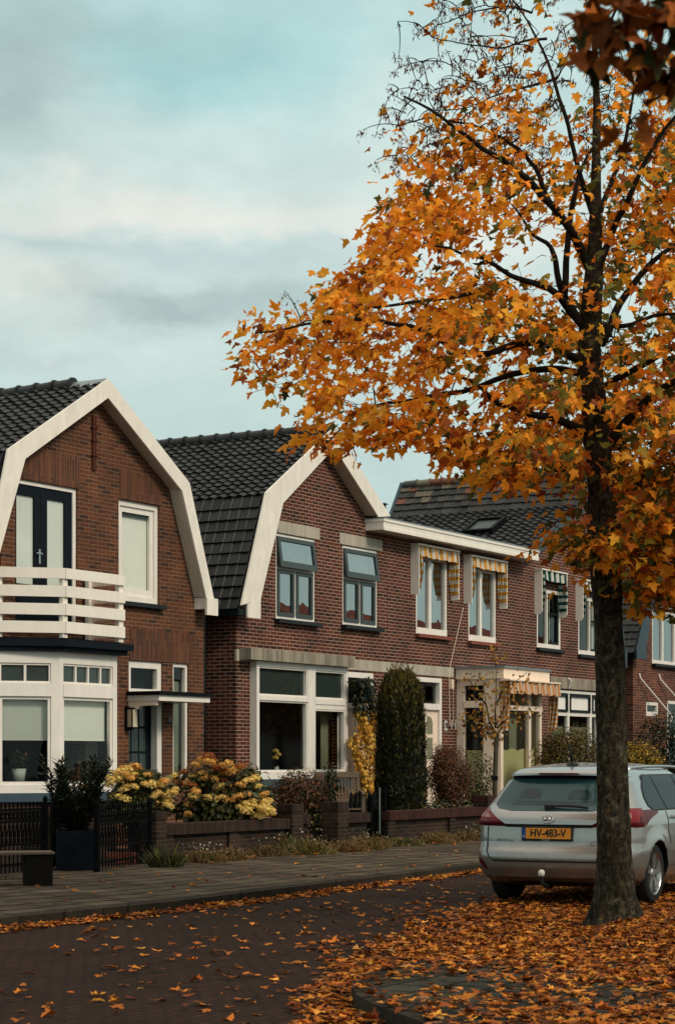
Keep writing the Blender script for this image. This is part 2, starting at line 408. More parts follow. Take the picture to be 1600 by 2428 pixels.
def interp(poly, x):
    for (xa, za), (xb, zb) in zip(poly, poly[1:]):
        if xa-1e-9 <= x <= xb+1e-9:
            return za if xb-xa < 1e-9 else za+(zb-za)*(x-xa)/(xb-xa)
    return poly[0][1] if x < poly[0][0] else poly[-1][1]
def facade(mb, top, z0, holes, y=0.0, reveal=.12):
    xs = sorted(set([round(p[0], 5) for p in top]+[round(v, 5) for h in holes for v in h[:2]]))
    xs = [x for x in xs if top[0][0]-1e-6 <= x <= top[-1][0]+1e-6]
    for xa, xb in zip(xs, xs[1:]):
        if xb-xa < 1e-4: continue
        xm = (xa+xb)/2
        hs = sorted([h[2:4] for h in holes if h[0] <= xm <= h[1]])
        cur = z0
        for ha, hb in hs:
            if ha > cur: mb.face((xa, y, cur), (xb, y, cur), (xb, y, ha), (xa, y, ha))
            cur = max(cur, hb)
        mb.face((xa, y, cur), (xb, y, cur), (xb, y, interp(top, xb)), (xa, y, interp(top, xa)))
    for x0, x1, a, b in holes:
        r = y+reveal
        mb.face((x0, y, a), (x0, r, a), (x0, r, b), (x0, y, b)); mb.face((x1, y, a), (x1, y, b), (x1, r, b), (x1, r, a))
        mb.face((x0, y, b), (x0, r, b), (x1, r, b), (x1, y, b)); mb.face((x0, y, a), (x1, y, a), (x1, r, a), (x0, r, a))

def window(parent, x0, x1, z0, z1, y=.05, fw=.06, fd=.07, mat='whiteframe', vbars=(), hbars=(), bw=.05, glass='glass', blind=None, sill=None, name='window', pane=True, label=None, hseg=None, vseg=None):
    """one window: frame with bars > pane, blind, sill"""
    mb = MB()
    mb.box(x0, x0+fw, y, y+fd, z0, z1).box(x1-fw, x1, y, y+fd, z0, z1)
    mb.box(x0+fw, x1-fw, y, y+fd, z1-fw, z1).box(x0+fw, x1-fw, y, y+fd, z0, z0+fw*1.2)
    for i, v in enumerate(vbars):
        a, b = (z0+fw*1.2, z1-fw) if not vseg else vseg[i]
        mb.box(v-bw/2, v+bw/2, y+.004, y+fd-.004, a, b)
    for i, h in enumerate(hbars):
        a, b = (x0+fw, x1-fw) if not hseg else hseg[i]
        mb.box(a, b, y+.008, y+fd-.008, h-bw/2, h+bw/2)
    o = mb.build(name, M[mat], parent)
    if label: o['label'] = label
    if pane:
        MB().face((x0+fw*.5, y+fd*.6, z0+fw*.5), (x1-fw*.5, y+fd*.6, z0+fw*.5), (x1-fw*.5, y+fd*.6, z1-fw*.5), (x0+fw*.5, y+fd*.6, z1-fw*.5)).build('pane', M[glass], o)
    if blind:
        for (bx0, bx1, bz0, bz1, bm, bn) in blind:
            b = MB(); yy = y+fd+.05
            n = max(2, int((bx1-bx0)/.05)); amp = .012 if 'curtain' in bn else .0
            for i in range(n):
                xa, xb = bx0+(bx1-bx0)*i/n, bx0+(bx1-bx0)*(i+1)/n
                ya, yb = yy+amp*math.sin(i*1.9), yy+amp*math.sin((i+1)*1.9)
                b.face((xa, ya, bz0), (xb, yb, bz0), (xb, yb, bz1), (xa, ya, bz1))
            b.build(bn, M[bm], o)
    if sill:
        sm, ov, dep = sill
        MB().prism([(x0-ov, z0-.002), (x1+ov, z0-.002), (x1+ov, z0-.07), (x0-ov, z0-.07)], -dep, y+.01).build('sill', M[sm], o)
    return o

def tiles(name, parent, p0, U, V, W_, H_, tw, th, prof='pan', tint=(.0105, .0115, .0110), var=.35, accent=None):
    """real roof tiles laid in courses, one mesh"""
    U = Vector(U).normalized(); V = Vector(V).normalized(); Nn = U.cross(V)
    if Nn.z < 0: Nn = -Nn
    mb = MB(); mb.cols = []; p0 = Vector(p0)
    nc = max(1, round(W_/tw)); nr = max(1, round(H_/th)); tw = W_/nc; th = H_/nr
    if prof == 'pan': hs = [(0, .0), (.16, .022), (.34, .030), (.52, .016), (.72, -.004), (1.0, .0)]
    else: hs = [(0, .012), (.07, .020), (.12, .004), (.90, .002), (.95, .016), (1.0, .014)]
    for j in range(nr):
        for i in range(nc):
            jit = random.gauss(0, .003); g = max(.25, random.gauss(1, var))
            c = tuple(max(.002, t*g) for t in tint)
            if accent: c = accent(i/nc, j/nr, c)
            b = len(mb.v); up = min(1, (j+1)*th+.04)
            for (a, h) in hs:
                q = p0+U*((i+a)*tw)
                for (vv, hh) in ((j*th-.01, .0), (j*th-.01, .042+h), ((j+1)*th+.03, .006+h)):
                    mb.v.append(tuple(q+V*vv+Nn*(hh+jit))); mb.cols.append(c)
            for k in range(len(hs)-1):
                r, s_ = b+3*k, b+3*(k+1)
                mb.f.append([r, s_, s_+1, r+1]); mb.f.append([r+1, s_+1, s_+2, r+2]); mb.mi += [0, 0]
    return mb.build(name, M['tile'], parent, angle=35)
def ridge(parent, p0, p1, r=.12, step=.36, tint=(.012, .014, .0135), name='ridge_tiles', accent=None):
    mb = MB(); mb.cols = []
    p0 = Vector(p0); p1 = Vector(p1); L = (p1-p0).length; n = max(1, round(L/step)); d = (p1-p0)/n
    for i in range(n):
        g = random.gauss(1, .2); c = tuple(t*g for t in tint)
        if accent: c = accent(i/n, 1, c)
        k0 = len(mb.v)
        a = p0+d*i
        mb.tube([a-d*.02, a+d*.10, a+d*.11, a+d*1.04], [r*1.18, r*1.18, r*1.02, r*.94], 10)
        mb.cols += [c]*(len(mb.v)-k0)
    return mb.build(name, M['tile'], parent, angle=40)
def roof_shell(parent, prof, y0, y1, t=.05, mat='roofdark'):
    mb = MB()
    low = [(x, z-t) for x, z in prof]
    mb.prism(list(prof)+low[::-1], y0, y1)
    return mb.build('roof', M[mat], parent)
def bargeboard(parent, outer, inner, ya, yb, mat, name='bargeboard'):
    mb = MB()
    for i in range(len(outer)-1):
        q = [outer[i], outer[i+1], inner[i+1], inner[i]]
        mb.prism(q, ya, yb)
    return mb.build(name, M[mat], parent)
def slopes(parent, prof, y0, y1, lat, pitch=('pan',), tw=.21, th=.30, skip=(), **kw):
    for i in range(len(prof)-1):
        if i in skip: continue
        (xa, za), (xb, zb) = prof[i], prof[i+1]
        lo, hi = ((xa, za), (xb, zb)) if zb > za else ((xb, zb), (xa, za))
        V = Vector((hi[0]-lo[0], 0, hi[1]-lo[1]))
        steep = abs(V.z) > 1.5*abs(V.x)
        tiles('roof_tiles', parent, (lo[0], y0, lo[1]), (0, 1, 0), V, y1-y0, V.length, .20 if steep else tw, .215 if steep else th, 'flat' if steep else 'pan', **kw)

def text_obj(name, s, size, mat, parent, loc, rot, ext=.004, bold=0, sx=1.0):
    cu = bpy.data.curves.new(name, 'FONT'); cu.body = s; cu.size = size; cu.extrude = ext; cu.align_x = 'CENTER'; cu.align_y = 'CENTER'; cu.offset = bold
    t = bpy.data.objects.new(name, cu); COL.objects.link(t)
    dg = bpy.context.evaluated_depsgraph_get()
    me = bpy.data.meshes.new_from_object(t.evaluated_get(dg)); bpy.data.objects.remove(t); bpy.data.curves.remove(cu)
    o = link(name, me, mat, parent); o.location = loc; o.rotation_euler = rot; o.scale = (sx, 1, 1); return o
FACE_OUT = (math.pi/2, 0, 0)               # text on a facade, read from the street

def awning(parent, x0, x1, ztop, zbot, d, cloth, mat='white', rounded=False, zc=None):
    """folded drop awning: side boards, top board, gathered striped cloth"""
    mb = MB()
    zc = zc if zc is not None else zbot
    a = MB(); a.box(x0-.03, x1+.03, -d-.01, -.002, ztop, ztop+.03)
    o = a.build('awning', M[mat], parent)
    for xs in (x0, x1):
        b = MB(); zb = zbot
        poly = [(-.003, ztop-.002), (-d, ztop-.002), (-d, zb+.06), (-d*.75, zb), (-.003, zb)] if rounded else [(-.003, ztop-.002), (-d, ztop-.002), (-d, zb), (-.003, zb)]
        n = len(poly); k = len(b.v)
        for xx in (xs-.012, xs+.012):
            for yy, zz in poly: b.v.append((xx, yy, zz))
        b.f.append([k+i for i in range(n)]); b.f.append([k+n+i for i in reversed(range(n))]); b.mi += [0, 0]
        for i in range(n):
            j = (i+1) % n; b.f.append([k+i, k+n+i, k+n+j, k+j]); b.mi.append(0)
        b.build('side_board', M[mat], o)
    # valance: wavy gathered band, scalloped hem
    c = MB(); n = 72; hgt = .20
    def vp(i, top):
        t = i/n; x = x0+.03+(x1-x0-.06)*t
        yy = -d*.80+.035*math.sin(t*n*.35)+(.0 if top else -.02)
        zz = ztop-.012 if top else ztop-hgt-.03*abs(math.sin(t*math.pi*6))-.012*math.sin(t*40)
        return (x, yy, zz)
    for i in range(n): c.face(vp(i, 0), vp(i+1, 0), vp(i+1, 1), vp(i, 1))
    c.build('valance', M[cloth], o, smooth=True)
    # side cloths hanging inside both boards
    for xs, sg in ((x0+.03, 1), (x1-.03, -1)):
        c = MB(); nn = 14; mm = 10; zlow = zc+.12
        for i in range(nn):
            for j in range(mm):
                def q(i, j):
                    t = i/nn; s_ = j/mm
                    z = ztop-.05-(ztop-.05-zlow)*s_
                    return (xs+sg*(.035+.018*math.sin(i*2.4+j*.3)+.03*math.sin(s_*3.1)), -.02-(d+.05*math.sin(s_*3.1))*t*.92, z-.03*math.sin(t*3))
                c.face(q(i, j), q(i+1, j), q(i+1, j+1), q(i, j+1))
        ob = c.build('side_cloth', M[cloth], o, smooth=True)
        uv = ob.data.uv_layers[0].data
        for p in ob.data.polygons:
            for li in p.loop_indices:
                co = ob.data.vertices[ob.data.loops[li].vertex_index].co; uv[li].uv = (co.z, co.y)
    return o

# ================================================================== HOUSE A: left, with balcony
ha = Frame(483, 34.2, 31.0)
HA = empty('brick_house', ha.W(0, 0), ha.rot, 'leftmost brown brick house with a mansard gable, white balcony and black-roofed bay window', 'house')
dA = -.22
oA = [ha.L(*p, dA) for p in ((-42, 1352), (16, 1066), (253.6, 899), (446, 1145), (504, 1421))]
iA = [ha.L(*p, dA) for p in ((10, 1352), (57, 1088), (253, 943.6), (428.6, 1164.6), (486, 1419))]
# the left foot of the gable lies outside the frame: mirror the right one about the ridge
xr = oA[2][0]; oA[0] = (2*xr-oA[4][0]-.02, oA[4][1]); iA[0] = (2*xr-iA[4][0]-.02, iA[4][1])
wl = oA[0][0]+.30                            # left corner of the wall
print('A outer', oA); print('A inner', iA)
lift = .03
topA = [(wl, iA[0][1]+.2)]+[(iA[1][0], iA[1][1]+lift), (iA[2][0], iA[2][1]+lift), (iA[3][0], iA[3][1]+lift), (0.0, iA[4][1]+.25)]
# openings taken from image pixels, cast onto the facade plane
fdx0, fdx1 = ha.x(37), ha.x(184); fdz1 = ha.L(184, 1160)[1]; fdz0 = ha.L(110, 1492)[1]
wx0, wx1 = ha.x(282), ha.x(378.6); wz1 = ha.L(378.6, 1200)[1]; wz0 = ha.L(378.6, 1435)[1]
dx0, dx1 = ha.x(306), ha.x(386); dz1 = ha.L(386, 1571)[1]
nx0, nx1 = ha.x(410.5), ha.x(447.5); nz1 = ha.L(410.5, 1572)[1]; nz0 = ha.L(447, 1846)[1]
D = .65; bxR = ha.x(278, -D); bxL = ha.x(143, -D); holesA = [(bxL-.55, bxR-.12, 1.0, ha.L(143, 1575, -D)[1]), (fdx0, fdx1, fdz0, fdz1), (wx0, wx1, wz0, wz1), (dx0, dx1, .1, dz1), (nx0, nx1, nz0, nz1)]
mb = MB(); facade(mb, topA, .0, holesA, 0, .14)
mb.face((0, 0, 0), (0, 8, 0), (0, 8, topA[-1][1]), (0, 0, topA[-1][1])); mb.face((wl, 0, 0), (wl, 8, 0), (wl, 8, topA[0][1]), (wl, 0, topA[0][1]))
mb.prism([(x, z) for x, z in topA]+[(0, 0), (wl, 0)], 8, 8.2)
mb.build('wall', M['brick_a'], HA)
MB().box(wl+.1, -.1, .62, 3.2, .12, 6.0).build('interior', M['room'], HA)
ridge_tilt = .35                                    # ridge tilted down towards the back to fit its slope in the image
profA = [(oA[0][0], oA[0][1]), oA[1], oA[2], oA[3], (oA[4][0], oA[4][1])]
profA = [(x, z-.06) for x, z in profA]
ro = roof_shell(HA, profA, dA+.02, 8.2)
slopes(ro, profA, dA+.03, 8.2, None, tw=.20, th=.175)
ridge(ro, (xr, .42, oA[2][1]-.05), (xr, 8.2, oA[2][1]-.22))
MB().prism([(xr-.16, oA[2][1]-.13), (xr, oA[2][1]+.015), (xr+.16, oA[2][1]-.13)], dA+.005, .42).build('ridge_flashing', M['zinc'], ro)
bargeboard(HA, oA, iA, dA-.035, dA, 'cream')
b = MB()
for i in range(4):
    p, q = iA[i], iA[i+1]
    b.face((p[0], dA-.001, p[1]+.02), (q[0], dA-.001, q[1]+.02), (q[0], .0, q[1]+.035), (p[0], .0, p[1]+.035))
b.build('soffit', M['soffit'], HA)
# boxed feet of the gable
e = oA[4]; ei = iA[4]
b = MB(); b.box(ei[0], e[0]+.10, dA-.045, dA-.003, e[1]-.27, e[1]+.01); b.build('barge_foot', M['cream'], HA)
b = MB(); b.box(ei[0]+.015, e[0]+.06, dA, .0, e[1]-.17, e[1]+.02); b.build('eave_box', M['cream'], HA)
b = MB(); b.box(e[0]-.06, e[0]+.10, .0, 8.2, e[1]-.16, e[1]+.0); b.build('gutter', M['darkgreen'], HA)
# bands of upright bricks over the openings
for (xa, xb, za, zb) in ((ha.x(53), ha.x(190), fdz1+.01, fdz1+.50), (ha.x(284), ha.x(384), wz1+.01, wz1+.47), (ha.x(308), ha.x(456), dz1+.01, dz1+.50)):
    xa = max(xa, wl+.05)
    MB().box(xa, xb, -.012, .02, za, zb).build('brick_lintel', M['soldier_a'], HA)
# french doors
fy = .05
fr = MB(); fr.box(fdx0, fdx0+.03, fy-.02, fy+.09, fdz0, fdz1).box(fdx1-.075, fdx1, fy-.02, fy+.09, fdz0, fdz1).box(fdx0+.03, fdx1-.075, fy-.02, fy+.09, fdz1-.06, fdz1)
fd = fr.build('french_door', M['whiteframe'], HA); fd['label'] = 'white framed opening with two navy glazed door leaves'
mid = ha.x(103); a0, a1 = fdx0+.03, fdx1-.075
for (xa, xb, ga, gb) in ((a0, mid-.003, ha.x(46), ha.x(88)), (mid+.003, a1, ha.x(119), ha.x(160))):
    zt = fdz1-.06; gt = zt-.16; g0 = ha.L(100, 1388)[1]
    l = MB(); l.box(xa, ga, fy, fy+.05, fdz0+.01, zt).box(gb, xb, fy, fy+.05, fdz0+.01, zt).box(ga, gb, fy, fy+.05, gt, zt).box(ga, gb, fy, fy+.05, fdz0+.01, g0)
    l.build('door_leaf', M['navy'], fd)
    MB().face((ga, fy+.03, g0), (gb, fy+.03, g0), (gb, fy+.03, gt), (ga, fy+.03, gt)).build('pane', M['frost'], fd)
h = MB(); hx, hz = ha.L(100, 1316)
h.box(hx-.018, hx+.018, fy-.012, fy, hz-.13, hz+.09).bar((hx, fy-.012, hz+.02), (hx, fy-.06, hz+.02), .02, .02).bar((hx, fy-.06, hz+.02), (hx-.12, fy-.06, hz+.02), .018, .018)
h.build('handle', M['steel'], fd)
# right upper window with a drawn blind
bx0, bx1 = wx0+.10, ha.x(354); w = window(HA, wx0, wx1, wz0, wz1, y=.04, fw=.085, fd=.08, sill=('darksill', .07, .10), glass='glass_dim', pane=False, label='white framed upstairs window with a pale blind drawn down')
inn = MB(); ix0, ix1, iz0, iz1 = wx0+.085, wx1-.085, wz0+.10, wz1-.085
inn.box(ix0, ix0+.09, .07, .12, iz0, iz1).box(ix1-.09, ix1, .07, .12, iz0, iz1).box(ix0+.09, ix1-.09, .07, .12, iz1-.09, iz1).box(ix0+.09, ix1-.09, .07, .12, iz0, iz0+.12).build('sash', M['whiteframe'], w)
MB().face((ix0+.08, .135, iz0+.1), (ix1-.08, .135, iz0+.1), (ix1-.08, .135, iz1-.15), (ix0+.08, .135, iz1-.15)).build('blind', M['blindwhite'], w)
MB().box(ix0+.09, ix1-.09, .10, .14, iz1-.15, iz1-.09).build('blind_box', M['greyframe'], w)
MB().face((ix0+.08, .10, iz0+.1), (ix1-.08, .10, iz0+.1), (ix1-.08, .10, iz1-.08), (ix0+.08, .10, iz1-.08)).build('pane', M['glass_dim'], w)
# wall anchor
ax, az1 = ha.L(222, 985); az0 = ha.L(222, 1116)[1]
a = MB(); a.box(ax-.045, ax+.045, -.03, -.001, az0, az1)
for t in (.28, .55, .78): a.box(ax-.07, ax+.07, -.045, -.031, az0+(az1-az0)*t-.02, az0+(az1-az0)*t+.02)
a.build('wall_anchor', M['rust'], HA)
# ---- bay window (canted) with flat black roof and balcony
D = .65; bxR = ha.x(278, -D); bxL = ha.x(143, -D); cant = math.tan(rad(50))*D*1.0
cx_ = D/math.tan(rad(40))                    # run of the canted side
bayL, bayR = bxL-cx_, bxR+.10
zr = ha.L(143, 1516, -D-.1)[1]               # top of the black roof edge
z_c0 = ha.L(143, 1544, -D-.08)[1]            # underside
z_sill0, z_sill1 = ha.L(143, 1901, -D)[1], ha.L(143, 1880, -D)[1]
print('bay', bxL, bxR, cx_, zr, z_c0, z_sill0)
def canted(off, z0, z1, mat, name, parent, xr_=0):
    o = off; poly = [(bayL-o*.45, .0-.002), (bxL-o*.36, -D-o), (bxR+o*.9+xr_, -D-o), (bayR+o*.9+xr_, -.002)]
    m_ = MB(); m_.slab(poly, z0, z1); return m_.build(name, M[mat], parent)
bay = canted(-.01, .05, z_sill0, 'brick_w', 'bay_window', HA); bay['label'] = 'canted white bay window with pale roller blinds'  # dark garden brick stands in for the shade below the bay sill
canted(.06, z_sill0, z_sill1, 'bluesill', 'sill', bay)
ztr0, ztr1 = ha.L(143, 1640, -D)[1], ha.L(143, 1622, -D)[1]     # transom
def bay_face(p, q, lights, post0, post1):
    """glazed face of the bay between plan points p and q"""
    P = Vector((p[0], p[1], 0)); Q = Vector((q[0], q[1], 0)); d = (Q-P); L = d.length; d.normalize(); n = Vector((d.y, -d.x, 0))
    fm = MB()
    def bx(a, b, z0, z1, o0=0.0, o1=-.08):
        b0 = len(fm.v)
        for z in (z0, z1):
            for t, o in ((a, o0), (b, o0), (b, o1), (a, o1)): fm.v.append(tuple(P+d*t+n*o+Vector((0, 0, z))))
        for f in ((0, 3, 2, 1), (4, 5, 6, 7), (0, 1, 5, 4), (1, 2, 6, 5), (2, 3, 7, 6), (3, 0, 4, 7)):
            fm.f.append([b0+i for i in f]); fm.mi.append(0)
    z0, z1 = z_sill1, z_c0
    bx(0, post0, z0, z1); bx(L-post1, L, z0, z1); bx(post0, L-post1, z1-.17, z1); bx(post0, L-post1, z0, z0+.12)
    bx(post0, L-post1, ztr0-.07, ztr1+.01, .012, -.08)
    zb0, zb1 = z0+.12, ztr0-.07; zt0, zt1 = ztr1+.01, z1-.17; s = .045
    bx(post0, post0+s, zb0, zb1, -.02); bx(L-post1-s, L-post1, zb0, zb1, -.02); bx(post0+s, L-post1-s, zb1-s, zb1, -.02); bx(post0+s, L-post1-s, zb0, zb0+s, -.02)
    n_ = len(lights)+1; wv = (L-post0-post1)
    bx(post0, post0+.03, zt0, zt1, -.02); bx(L-post1-.03, L-post1, zt0, zt1, -.02); bx(post0+.03, L-post1-.03, zt0, zt0+.03, -.02); bx(post0+.03, L-post1-.03, zt1-.03, zt1, -.02)
    for t in lights: bx(post0+wv*t-.018, post0+wv*t+.018, zt0+.03, zt1-.03, -.022)
    fo = fm.build('window_frame', M['whiteframe'], bay)
    def quad(a, b, za, zb, o, mat, name):
        MB().face(*[tuple(P+d*t+n*o+Vector((0, 0, z))) for t, z in ((a, za), (b, za), (b, zb), (a, zb))]).build(name, M[mat], bay)
    quad(post0+.01, L-post1-.01, zb0, zb1, -.05, 'glass_dim', 'pane')
    quad(post0+.01, L-post1-.01, zt0, zt1, -.055, 'obscure', 'top_light')
    quad(post0+.02, L-post1-.02, zb1-(zb1-zb0)*.475, zb1, -.14, 'blind', 'roller_blind')
    quad(post0+.02, L-post1-.02, zb1-(zb1-zb0)*.475-.03, zb1-(zb1-zb0)*.475, -.136, 'blindwhite', 'blind_hem')
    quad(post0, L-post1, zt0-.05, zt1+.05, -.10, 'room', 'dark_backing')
bay_face((bxL, -D), (bxR, -D), (.27, .52, .77), .075, .10)
bay_face((bayL, 0), (bxL, -D), (.5,), .13, .13)
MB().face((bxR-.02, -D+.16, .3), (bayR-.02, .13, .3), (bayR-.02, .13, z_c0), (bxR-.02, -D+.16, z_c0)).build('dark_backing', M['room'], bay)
rc = MB(); rc.bar((bxR, -D+.02, (z_sill1+z_c0)/2), (bayR-.03, -.01, (z_sill1+z_c0)/2), .05, z_c0-z_sill1-.01); rc.build('return_panel', M['whiteframe'], bay)
canted(.12, z_c0+.001, z_c0+.07, 'navy', 'cornice', bay)
canted(.19, z_c0+.071, zr, 'navy', 'bay_roof', bay)
# things standing inside on the sill
pz = z_sill1+.12
def inside(px_, py_, dy): return ha.L(px_, py_, dy)
# balcony railing
bal = MB().slab([(bayL-.02, -.01), (bxL-.03, -D-.06), (bxR-.02, -D-.06), (bayR-.03, -.01)], zr+.001, zr+.03).build('balcony', M['black'], HA)
rail_z = []
for (t0, t1) in ((1345.5, 1370.5), (1387.5, 1414), (1430, 1457), (1472.5, 1500)):
    rail_z.append((ha.L(143, t1, -D-.1)[1], ha.L(143, t0, -D-.1)[1]))
rp = [(bayL-.02, .0), (bxL, -D-.10), (bxR+.05, -D-.10), (bayR+.03, -.02)]
for (za, zb) in rail_z:
    r = MB()
    for p, q in zip(rp[:2], rp[1:3]): r.bar((p[0], p[1], (za+zb)/2), (q[0], q[1], (za+zb)/2), .035, zb-za)
    r.build('rail', M['white'], bal)
    MB().bar((rp[2][0]-.05, rp[2][1]+.02, (za+zb)/2), (rp[3][0]-.05, rp[3][1], (za+zb)/2), .03, zb-za-.02).build('side_rail', M['pink'], bal)
for (x, y) in ((bxL+.02, -D-.045), (bxR+.0, -D-.045), (bayR-.07, -.10), (bayL+.1, -.06)):
    MB().box(x-.055, x+.055, y-.035, y+.035, zr+.031, rail_z[0][1]-.03).build('post', M['white'], bal)
# ---- entrance: recessed navy door, transom, canopy, lantern, narrow side window
rz = ha.L(340, 1650)[1]
tw_ = window(HA, dx0-.02, dx1, rz-.02, dz1, y=.03, fw=.11, fd=.1, glass='glass_dim', name='transom_window')
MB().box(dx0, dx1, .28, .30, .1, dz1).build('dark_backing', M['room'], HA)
jam = MB().box(dx1-.125, dx1-.0, .02, .14, .1, rz-.03).build('door_frame', M['whiteframe'], HA)
d_ = MB().box(dx0, dx1-.126, .16, .21, .1, rz-.03)
dr = d_.build('front_door', M['navy'], HA); dr['label'] = 'dark navy front door glazed in small panes'
g = MB(); gx0, gx1 = dx0+.06, dx1-.23
for i in range(3):
    for j in range(5):
        xa = gx0+(gx1-gx0)*i/3; zb = rz-.12-j*.40
        g.face((xa+.02, .158, zb-.36), (xa+(gx1-gx0)/3-.02, .158, zb-.36), (xa+(gx1-gx0)/3-.02, .158, zb), (xa+.02, .158, zb))
g.build('pane', M['obscure'], dr)
cz1 = ha.L(386, 1640, -.6)[1]; cxa, cxb = ha.x(302, 0), ha.x(498, -.62)
cz0 = ha.L(498, 1666, -.62)[1]; czt = ha.L(498, 1653, -.62)[1]
can = MB().box(cxa, cxb, -.62, -.005, cz0, czt).build('canopy', M['white'], HA); can['label'] = 'flat white canopy with black roofing over the front door'
MB().box(cxa-.03, cxb+.02, -.66, -.004, czt+.002, czt+.062).build('canopy_roofing', M['black'], can)
br = MB(); k = len(br.v); poly = [(-.01, cz0-.002), (-.56, cz0-.002), (-.55, cz0-.07), (-.24, cz0-.08), (-.20, cz0-.13), (-.01, cz0-.13)]
for xx in (cxa+.01, cxa+.07):
    for yy, zz in poly: br.v.append((xx, yy, zz))
n = len(poly); br.f += [[k+i for i in range(n)], [k+n+i for i in reversed(range(n))]]; br.mi += [0, 0]
for i in range(n): j = (i+1) % n; br.f.append([k+i, k+n+i, k+n+j, k+j]); br.mi.append(0)
br.build('bracket', M['pink'], can)
lx, lz = ha.L(303.5, 1703); lam = MB(); lam.box(lx-.09, lx+.09, -.04, -.004, lz-.19, lz+.19).box(lx-.08, lx+.08, -.15, -.041, lz-.165, lz-.14).box(lx-.08, lx+.08, -.15, -.041, lz+.14, lz+.165)
for sx_, sy_ in ((-.08, -.15), (.065, -.15)): lam.box(lx+sx_, lx+sx_+.015, sy_, sy_+.015, lz-.14, lz+.14)
lo = lam.build('wall_lantern', M['black'], HA)
MB().box(lx-.064, lx+.064, -.142, -.045, lz-.139, lz+.139).build('lantern_glass', M['lampglass'], lo)
narrow_b = [(nx0+.05, nx1-.08, nz0+.1, nz0+1.6, 'curtain2', 'curtain')]
window(HA, nx0, nx1, nz0, nz1, y=.03, fw=.06, fd=.08, hbars=(ha.L(430, 1648)[1],), bw=.10, glass='glass', blind=narrow_b, name='side_window')
sx_, sz_ = ha.L(401, 1706); text_obj('house_number', '5', .13, M['zinc'], HA, (sx_, -.012, sz_), FACE_OUT)
for zz in (2.2,):
    MB().tube([(.12, .10, .1), (.12, .10, oA[4][1]-.2)], .05, 10).build('downpipe', M['black'], HA, smooth=True)

# ================================================================== HOUSE B: middle gable
hb = Frame(560, 35.0, 30.06)
dB = -.25
HB = empty('brick_house', hb.W(0, 0), hb.rot, 'middle red brick house whose dark tiled mansard gable has two grey hopper windows', 'house')
oB = [hb.L(*p, dB) for p in ((569, 1435), (627, 1168), (789, 1013), (922, 1224))]
iB = [hb.L(*p, dB) for p in ((614, 1422), (668, 1193), (789, 1062), (894, 1226))]
print('B outer', oB); print('B inner', iB)
xg = 5.32; xgab = 4.62                                     # right end of the gable
gz = hb.L(909, 1255, -.40)[1]; gzt = hb.L(909, 1229, -.40)[1]
print('gutter', gz, gzt)
topB = [(0, oB[0][1]+.0), (max(.02, iB[1][0]), iB[1][1]+.03), (iB[2][0], iB[2][1]+.03), (xgab, gzt+.05), (xgab+.001, gzt), (xg, gzt)]
def R4(pa, pb, pt, pbm):                      # opening from pixel of left-top / right / bottom
    return pa, pb, pbm, pt
u1 = (hb.x(654), hb.x(747.4), hb.L(654, 1467)[1], hb.L(654, 1263)[1])
u2 = (hb.x(812), hb.x(895), hb.L(812, 1481)[1], hb.L(812, 1292)[1])
door1 = (hb.x(800), hb.x(884.5), .1, hb.L(884, 1597)[1])
bwin = (hb.x(612), hb.x(812), .9, hb.L(612, 1585)[1])
mb = MB(); facade(mb, topB, 0, [u1, u2, (door1[0], door1[1], .1, door1[3]), (bwin[0], door1[0], bwin[2], bwin[3])], 0, .12)
mb.face((0, 0, 0), (0, 8.5, 0), (0, 8.5, topB[0][1]), (0, 0, topB[0][1]))
mb.prism(topB+[(xg, 0), (0, 0)], 8.5, 8.6)
mb.build('wall', M['brick_b'], HB)
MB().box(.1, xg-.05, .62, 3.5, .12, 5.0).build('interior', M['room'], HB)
MB().box(xgab+.1, xg, .002, 8.5, gzt-.06, gzt-.01).build('flat_roof', M['roofdark'], HB)
profB = [(x, z-.06) for x, z in oB]
ro = roof_shell(HB, profB, dB+.02, 8.6); slopes(ro, profB, dB+.03, 8.6, None, tw=.20, th=.175, tint=(.0105, .0118, .0108))
ridge(ro, (oB[2][0], dB+.02, oB[2][1]-.05), (oB[2][0], 8.6, oB[2][1]-.05))
bargeboard(HB, oB, iB, dB-.035, dB, 'cream')
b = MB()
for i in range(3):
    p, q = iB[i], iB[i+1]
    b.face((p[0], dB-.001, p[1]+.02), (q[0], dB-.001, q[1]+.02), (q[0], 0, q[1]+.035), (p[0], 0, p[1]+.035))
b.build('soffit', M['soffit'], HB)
e = oB[0]; f0x, f0z = hb.L(583, 1464, dB); f1x = hb.x(614, dB)
MB().prism([(f0x, f0z), (f1x, f0z), (f1x, iB[0][1]+.02), (f0x, oB[0][1]+.03)], dB-.038, dB-.003).build('barge_foot', M['cream'], HB)
MB().box(e[0]-.02, -.001, dB+.01, 8.5, f0z+.03, e[1]-.06).build('gutter', M['darkgreen'], HB)
MB().box(iB[3][0]-.14, iB[3][0]-.02, dB-.01, -.001, interp(iB[2:], 3.9)-.15, interp(iB[2:], 3.9)-.03).build('purlin_end', M['soffit'], HB)
vx, vz = hb.L(911, 1196, .8)
v_ = MB().tube([(vx, .8, vz-.5), (vx, .8, vz)], .035, 8).tube([(vx, .8, vz), (vx, .8, vz+.03)], [.09, .02], 8); v_.build('vent_pipe', M['black'], HB)
